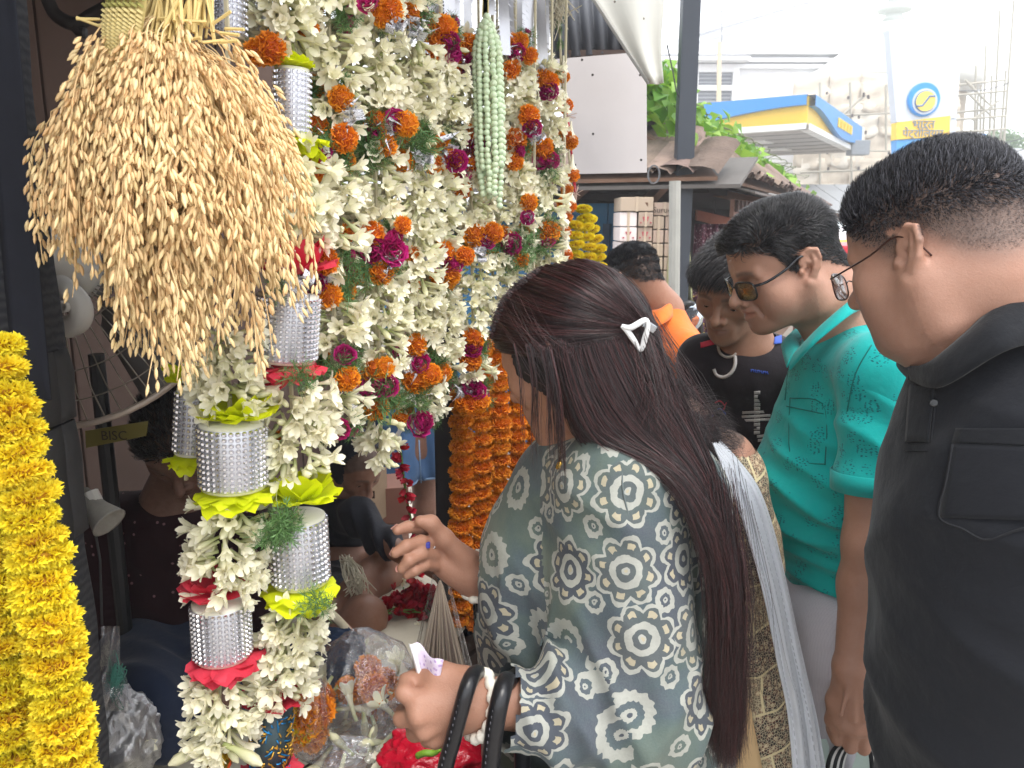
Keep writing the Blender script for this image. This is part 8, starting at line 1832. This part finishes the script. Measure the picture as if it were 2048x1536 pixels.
def bagmesh(c,r,seed,top=None,h=.01,sq=(1,1,1)):
 """a crumpled plastic bag: a lumpy skin drawn in to a gathered neck"""
 rows=[];nu,nv=88,50
 for j in range(nv+1):
  v=j/nv;el=-math.pi/2+math.pi*v;row=[]
  for i in range(nu+1):
   a=2*math.pi*i/nu;d=V(math.cos(a)*math.cos(el),math.sin(a)*math.cos(el),math.sin(el));row.append(d)
  rows.append(row)
 D=np.array(rows).reshape(-1,3);n_=vnoise(D,2.2,seed)*.16+vnoise(D,5.5,seed+1)*.09+(.5-np.abs(vnoise(D,6,seed+2)))*.10+(.5-np.abs(vnoise(D,12,seed+3)))*.07;P=D*(1+n_)[:,None]*r*np.array(sq);P[:,2]=np.maximum(P[:,2],-r*.7*sq[2])
 P[(nu+1)*0::(nu+1)]=P[nu::(nu+1)]
 P=P+c
 if top is not None:
  f_=sm(.25,1,D[:,2]);P=P*(1-f_[:,None])+(top+D*np.array([.02,.02,0])+(P-c)*.12)*f_[:,None]
 return P.reshape(nv+1,nu+1,3)
def flower_bag(nm,lab,c,r,seed,fills,top=None,mat=None,sq=(1,1,.85),nf=26,group='bags of loose flowers on the platform'):
 t=thing(nm,lab,'bag',c,group);m=MB();m.smooth=True;m.grid(list(bagmesh(np.array(c),r,seed,top,sq=sq)));m.part('film',mat or m_plas,t)
 rr_=random.Random(seed)
 for k in range(nf):
  d=np.array([rr_.gauss(0,1),rr_.gauss(0,1),rr_.gauss(0,.8)]);d=nrm(d)*rr_.random()**.4*r*.78*np.array(sq);d[2]=max(d[2]-.1*r,-r*.55)
  me=rr_.choice({'o':MO,'w':TUB,'r':[RB],'y':MYd,'m':RO}[rr_.choice(fills)]);put(me,t,np.array(c)+d,nrm(np.array([rr_.gauss(0,1),rr_.gauss(0,1)-.6,rr_.gauss(0,1)])),None,2.0 if me is RB else(1.5 if 'tube' in me.name else 1.2))
 return t
flower_bag('flower_bag','big clear plastic bag of white blooms and orange marigolds in the lower middle',Q(722,1410,1.34),.125,5,'wwwo',Q(715,1275,1.36),nf=40,sq=(1.05,.9,.9))
flower_bag('flower_bag','plastic bag of orange marigolds beside the blue brocade cylinder',Q(612,1440,1.16),.05,9,'oooy',sq=(.7,.8,1.5),nf=22)
flower_bag('flower_bag','clear plastic bag of orange marigolds at the bottom, under the big bag',Q(740,1540,1.25),.09,12,'ooow',nf=24)
flower_bag('flower_bag','milky plastic bag of whitish flowers just below the fist with the banknote',Q(842,1470,1.22),.075,15,'www',mat=m_plasl,nf=20)
flower_bag('flower_bag','small crumpled lilac plastic bag lying on the marigold bag',Q(690,1510,1.18),.045,21,'w',mat=m_plasl,sq=(1.2,.8,.6),nf=4)
rp=thing('red_packet','shiny red plastic packet with a green strip under the woman\'s fist','packet',Q(880,1500,1.12));m=MB();m.smooth=True;P=bagmesh(Q(875,1515,1.12),.075,31,sq=(1.15,.8,.6));m.grid(list(P));m.part('film',M('red foil',rgb(196,20,48),.22,var=.3,scale=40,bump=.9,bscale=60,bdist=.006),rp)
m=MB();m.smooth=True;m.tube(spline([Q(835,1512,1.035),Q(850,1506,1.03),Q(866,1506,1.03),Q(880,1496,1.03)],12),.005,7);m.part('green_strip',M('green strip',rgb(140,186,60),.5),rp)
sb=thing('stick_bundle','bundle of pale incense sticks wrapped in clear film, standing before the black cloth','bundle',Q(870,1330,1.45));m=MB()
for k in range(110):
 u=random.uniform(-1,1);v=random.uniform(-1,1);a=Q(880+6*u,1160+14*abs(u),1.5+.01*v);b=Q(882+52*u,1345+random.uniform(-4,4),1.45+.03*v);m.tube([a,b],.0016,4)
tag(m.part('stick',leafmat('stick tan',rgb(206,190,170),rgb(150,130,120),.0),sb),kind='stuff');m=MB();m.smooth=True;rows=[]
for j in range(12):
 v=j/11;c=Q(880+3*v,1150+196*v,1.49-.04*v);r=.012+.040*v;rows.append([c+V(r*1.15*math.cos(a)*(1+.08*math.sin(a*9)),r*.8*math.sin(a)*(1+.08*math.sin(a*9)),0)for a in np.linspace(0,6.2832,45)])
m.grid(rows);m.part('film',plastic('pleated film',(.95,.95,.95),.7,.1),sb)
cl_=thing('platform_cloth','crumpled off white sacking cloth spread over the selling platform','cloth',ST(.5,.6,PZ));m=MB();m.smooth=True;rows=[]
for j in range(34):
 rows.append([ST(-.2+1.32*i/39,.16+1.1*j/33,PZ+.014+.012*math.sin(i*.7+j*.3)*math.sin(j*.55)+.006*math.sin(i*1.7-j*1.1))for i in range(40)])
m.grid(rows);o=m.part('cloth',M('off white sacking',rgb(206,198,180),.95,var=.18,scale=14,bump=.5,bscale=120),cl_);solidify(o,.004)
pt=thing('rose_heap','heap of red rose buds and petals on the off white cloth below the reaching hand','flowers',QZ(828,1210,PZ+.03))
cP=np.array(pt.location)
for k in range(120):q_=np.random.normal(0,.035,3)*V(1,1.1,.0);put(RB,pt,cP+q_+UP*(.0+.05*random.random()*max(0,1-np.linalg.norm(q_)/.07)),nrm(np.random.normal(0,1,3)+UP*.4-V(0,.4,0)),None,random.uniform(1.1,1.9))
stm=MB()
for k in range(40):q_=cP+np.random.normal(0,.04,3)*V(1,1,0)+UP*.012;stm.tube([q_,q_+np.random.normal(0,.02,3)*V(1,1,.4)],.0018,4)
tag(stm.part('stem',M('green stem',rgb(90,130,60),.7),pt),kind='stuff')
for k in range(60):q_=ST(random.uniform(.3,1.0),random.uniform(.2,1.0),PZ+.028);put(random.choice(TUB+[RB]),cl_,q_,nrm(np.random.normal(0,1,3)*V(1,1,.3)),None,.8,'scattered_flower')
js=thing('jute_strings','tangle of pale jute strings hanging over the cross legged boy\'s knee','string',Q(715,1150,1.85));m=MB()
for k in range(60):
 p=Q(690+random.gauss(0,6),1118+random.gauss(0,5),1.93);m.tube(spline([p,Q(708+random.gauss(0,12),1150+random.gauss(0,10),1.84),Q(716+random.gauss(0,16),1182+random.gauss(0,14),1.80)],8),.0014,4)
tag(m.part('fibre',M('jute fibre',rgb(206,198,176),.9),js),kind='stuff')
fb_=thing('cloth_bag_edge','rolled striped cloth edge curving beside the cross legged boy','cloth',Q(680,1280,1.55));m=MB();m.smooth=True
for k in range(4):m=MB();m.smooth=True;m.tube(spline([Q(640+5*k,1215+4*k,1.6),Q(672+5*k,1236+5*k,1.56),Q(700+5*k,1275+4*k,1.54),Q(712+4*k,1330,1.53)],16),.009,8);m.part('fold',M('cream fold',rgb(222,208,178),.85)if k!=2 else M('red stripe',rgb(170,60,60),.85),fb_)
nv_=thing('navy_bundle','dark navy cloth bundle beside the big plastic bag','cloth',Q(660,1340,1.5));m=MB();m.smooth=True;m.grid(list(bagmesh(Q(650,1330,1.5),.085,44,sq=(1,.8,.8))));m.part('cloth',M('navy cloth',rgb(30,48,76),.9,var=.25),nv_)
bx_=thing('biscuit_carton','printed brown biscuit carton standing behind the cross legged boy','carton',Q(765,1010,2.5));c_=Q(763,1012,2.55);m=MB();m.box(c_+V(.02,.08,0),(.052,.08,.062),rotz(.25),bev=.003);m.part('box',M('brown print',rgb(150,104,88),.7,var=.12),bx_)
Rb=rotz(.25);letters('Brita',c_+Rb@V(.005,-.003,.022)+V(.0,0,0),.046,M('cream print',rgb(226,208,190),.7,bump=0),bx_,R=np.stack([Rb@V(1,0,0),UP,np.cross(Rb@V(1,0,0),UP)],1)@rotz(.15),depth=.0006)
bx_=thing('biscuit_carton','worn open carton with torn flaps between the boy and the denim shorts','carton',Q(732,1010,2.45));c_=Q(738,1005,2.45);m=MB();m.box(c_+V(0,.06,0),(.026,.06,.085),rotz(-.3),bev=.003);m.part('box',M('worn carton',rgb(150,128,104),.85,var=.25,scale=20),bx_)
for k in range(3):m=MB();m.box(c_+V(.0,-.004,-.05+.04*k),(.022,.002,.012),rotz(-.3));m.part('printed_band',M('dark band',rgb(80,60,50),.8),bx_)
hb_=thing('hanging_bag','clear plastic bag with green twine hung low beside the wrapped post','bag',Q(232,1330,1.12));m=MB();m.smooth=True;m.grid([[Q(208+26*u+(6+16*sm(.35,.7,v))*(u*2-1)*1.0,1252+170*v,1.12+.015*math.sin(u*7+v*5)-.012*math.sin(v*9))for u in np.linspace(0,1,14)]for v in np.linspace(0,1,22)]);m.part('film',m_plasl,hb_)
m=MB()
for k in range(30):m.tube(spline([Q(232+random.gauss(0,8),1360+random.gauss(0,22),1.13+.008*random.random())for _ in range(4)],10),.0009,4)
tag(m.part('twine',M('green twine',rgb(70,130,116),.7),hb_),kind='stuff')
flower_bag('flower_bag','grey dusty plastic sack at the foot of the wrapped post',Q(240,1480,1.2),.075,51,'w',mat=plastic('dusty plastic',(.5,.5,.54),.3,.3),nf=2,sq=(.8,.8,1.1))
# ---- motorbike mirror and red rickshaw in the lane
mb=thing('motorcycle','parked motorcycle with a round mirror and orange lamp between the two young men','motorcycle',V(Q(1392,640,3.6)[0],3.6,0));cM=Q(1385,640,3.6)
m=MB();m.smooth=True;m.lathe([(.001,.012),(.05,.01),(.066,.0),(.062,-.012),(.001,-.02)],24,Q(1378,634,3.58),rot_to(V(-.5,-.8,.1)));m.part('mirror',M('mirror glass',rgb(200,210,220),.06,.9,bump=0),mb)
m=MB();m.smooth=True;m.tube(spline([Q(1362,612,3.58),Q(1384,608,3.58),Q(1398,640,3.6),Q(1404,690,3.62)],16),.014,8);m.part('mirror_rim',M('black plastic',rgb(22,22,24),.25),mb)
m=MB();m.smooth=True;m.lathe([(.001,.03),(.02,.02),(.026,0),(.02,-.02)],14,Q(1384,655,3.58),rot_to(V(-.4,-.9,0)));m.part('turn_lamp',M('orange lamp',rgb(236,110,50),.2),mb)
base=V(cM[0]+.05,3.75,0)
for dy in(0,1.25):m=MB();m.smooth=True;m.tube([base+V(.1*dy,dy,.3)+V(.28*math.cos(a)*.25,.28*math.cos(a),.28*math.sin(a))for a in np.linspace(0,6.2832,33)],.045,8,cap=False);m.part('wheel',M('tyre',rgb(30,30,32),.8),mb)
m=MB();m.smooth=True;m.tube(spline([base+V(0,0,.3),base+V(0,.25,.95),base+V(.05,.5,.85),base+V(.1,1.0,.82),base+V(.12,1.45,.86)],20),[.05]*6+[.11]*8+[.09]*6,10);m.part('body',M('bike paint',rgb(30,30,36),.25),mb);m=MB();m.tube([base+V(-.32,.25,1.02),base+V(0,.3,1.0),base+V(.32,.25,1.02)],.015,8);m.part('handlebar',M('chrome',rgb(190,190,194),.2,.9),mb)
rk=thing('red_rickshaw','red three wheeled rickshaw with a clear windscreen beyond the two men with glasses','rickshaw',V(Q(1692,600,5.2)[0],5.2,0));xr=Q(1694,560,5.2)[0];zr=lambda py:Q(1690,py,5.2)[2]
m=MB();m.smooth=True;m.prism([V(xr-.12,5.2,.3),V(xr+.75,5.3,.3),V(xr+.75,5.3,zr(600)),V(xr+.02,5.2,zr(600)),V(xr-.1,5.2,zr(548))],(.1,.9,0));m.part('body',M('red paint',rgb(196,34,50),.3,var=.1),rk)
m=MB();m.prism([V(xr-.08,5.19,zr(552)),V(xr+.05,5.19,zr(604)),V(xr+.4,5.25,zr(604)),V(xr+.3,5.25,zr(520)),V(xr-.02,5.2,zr(530))],(.0,.012,0));m.part('windscreen',glassmat('windscreen',(.85,.88,.9),.6),rk)
m=MB();m.box(V(xr+.35,5.7,zr(500)),(.5,.55,.03),bev=.015);m.part('roof',M('red paint',(0,0,0)),rk)
for dx,dy in((-.05,5.3),(.6,5.35),(.7,6.1)):m=MB();m.tube([V(xr+dx,dy,.3),V(xr+dx,dy,zr(500))],.015,8);m.part('post',M('chrome',(0,0,0)),rk)
for dx,dy in((.2,5.25),(.05,6.0),(.75,6.0)):m=MB();m.smooth=True;m.tube([V(xr+dx,dy,.22)+V(0,.2*math.cos(a),.2*math.sin(a))for a in np.linspace(0,6.2832,25)],.05,8,cap=False);m.part('wheel',M('tyre',(0,0,0)),rk)
# ==== the hazy air of the lane
hz=MB();hz.box((50,135,6.4),(212,207,7.6));t=NT('hazy air');vs=t.n('VolumePrincipled');vs.inputs['Color'].default_value=(.96,.97,1,1);vs.inputs['Density'].default_value=.0085;vs.inputs['Anisotropy'].default_value=.2
t.l(vs.outputs[0],t.out.inputs['Volume']);hz_o=link('haze',hz.mesh('haze',t.m));tag(hz_o,kind='stuff')
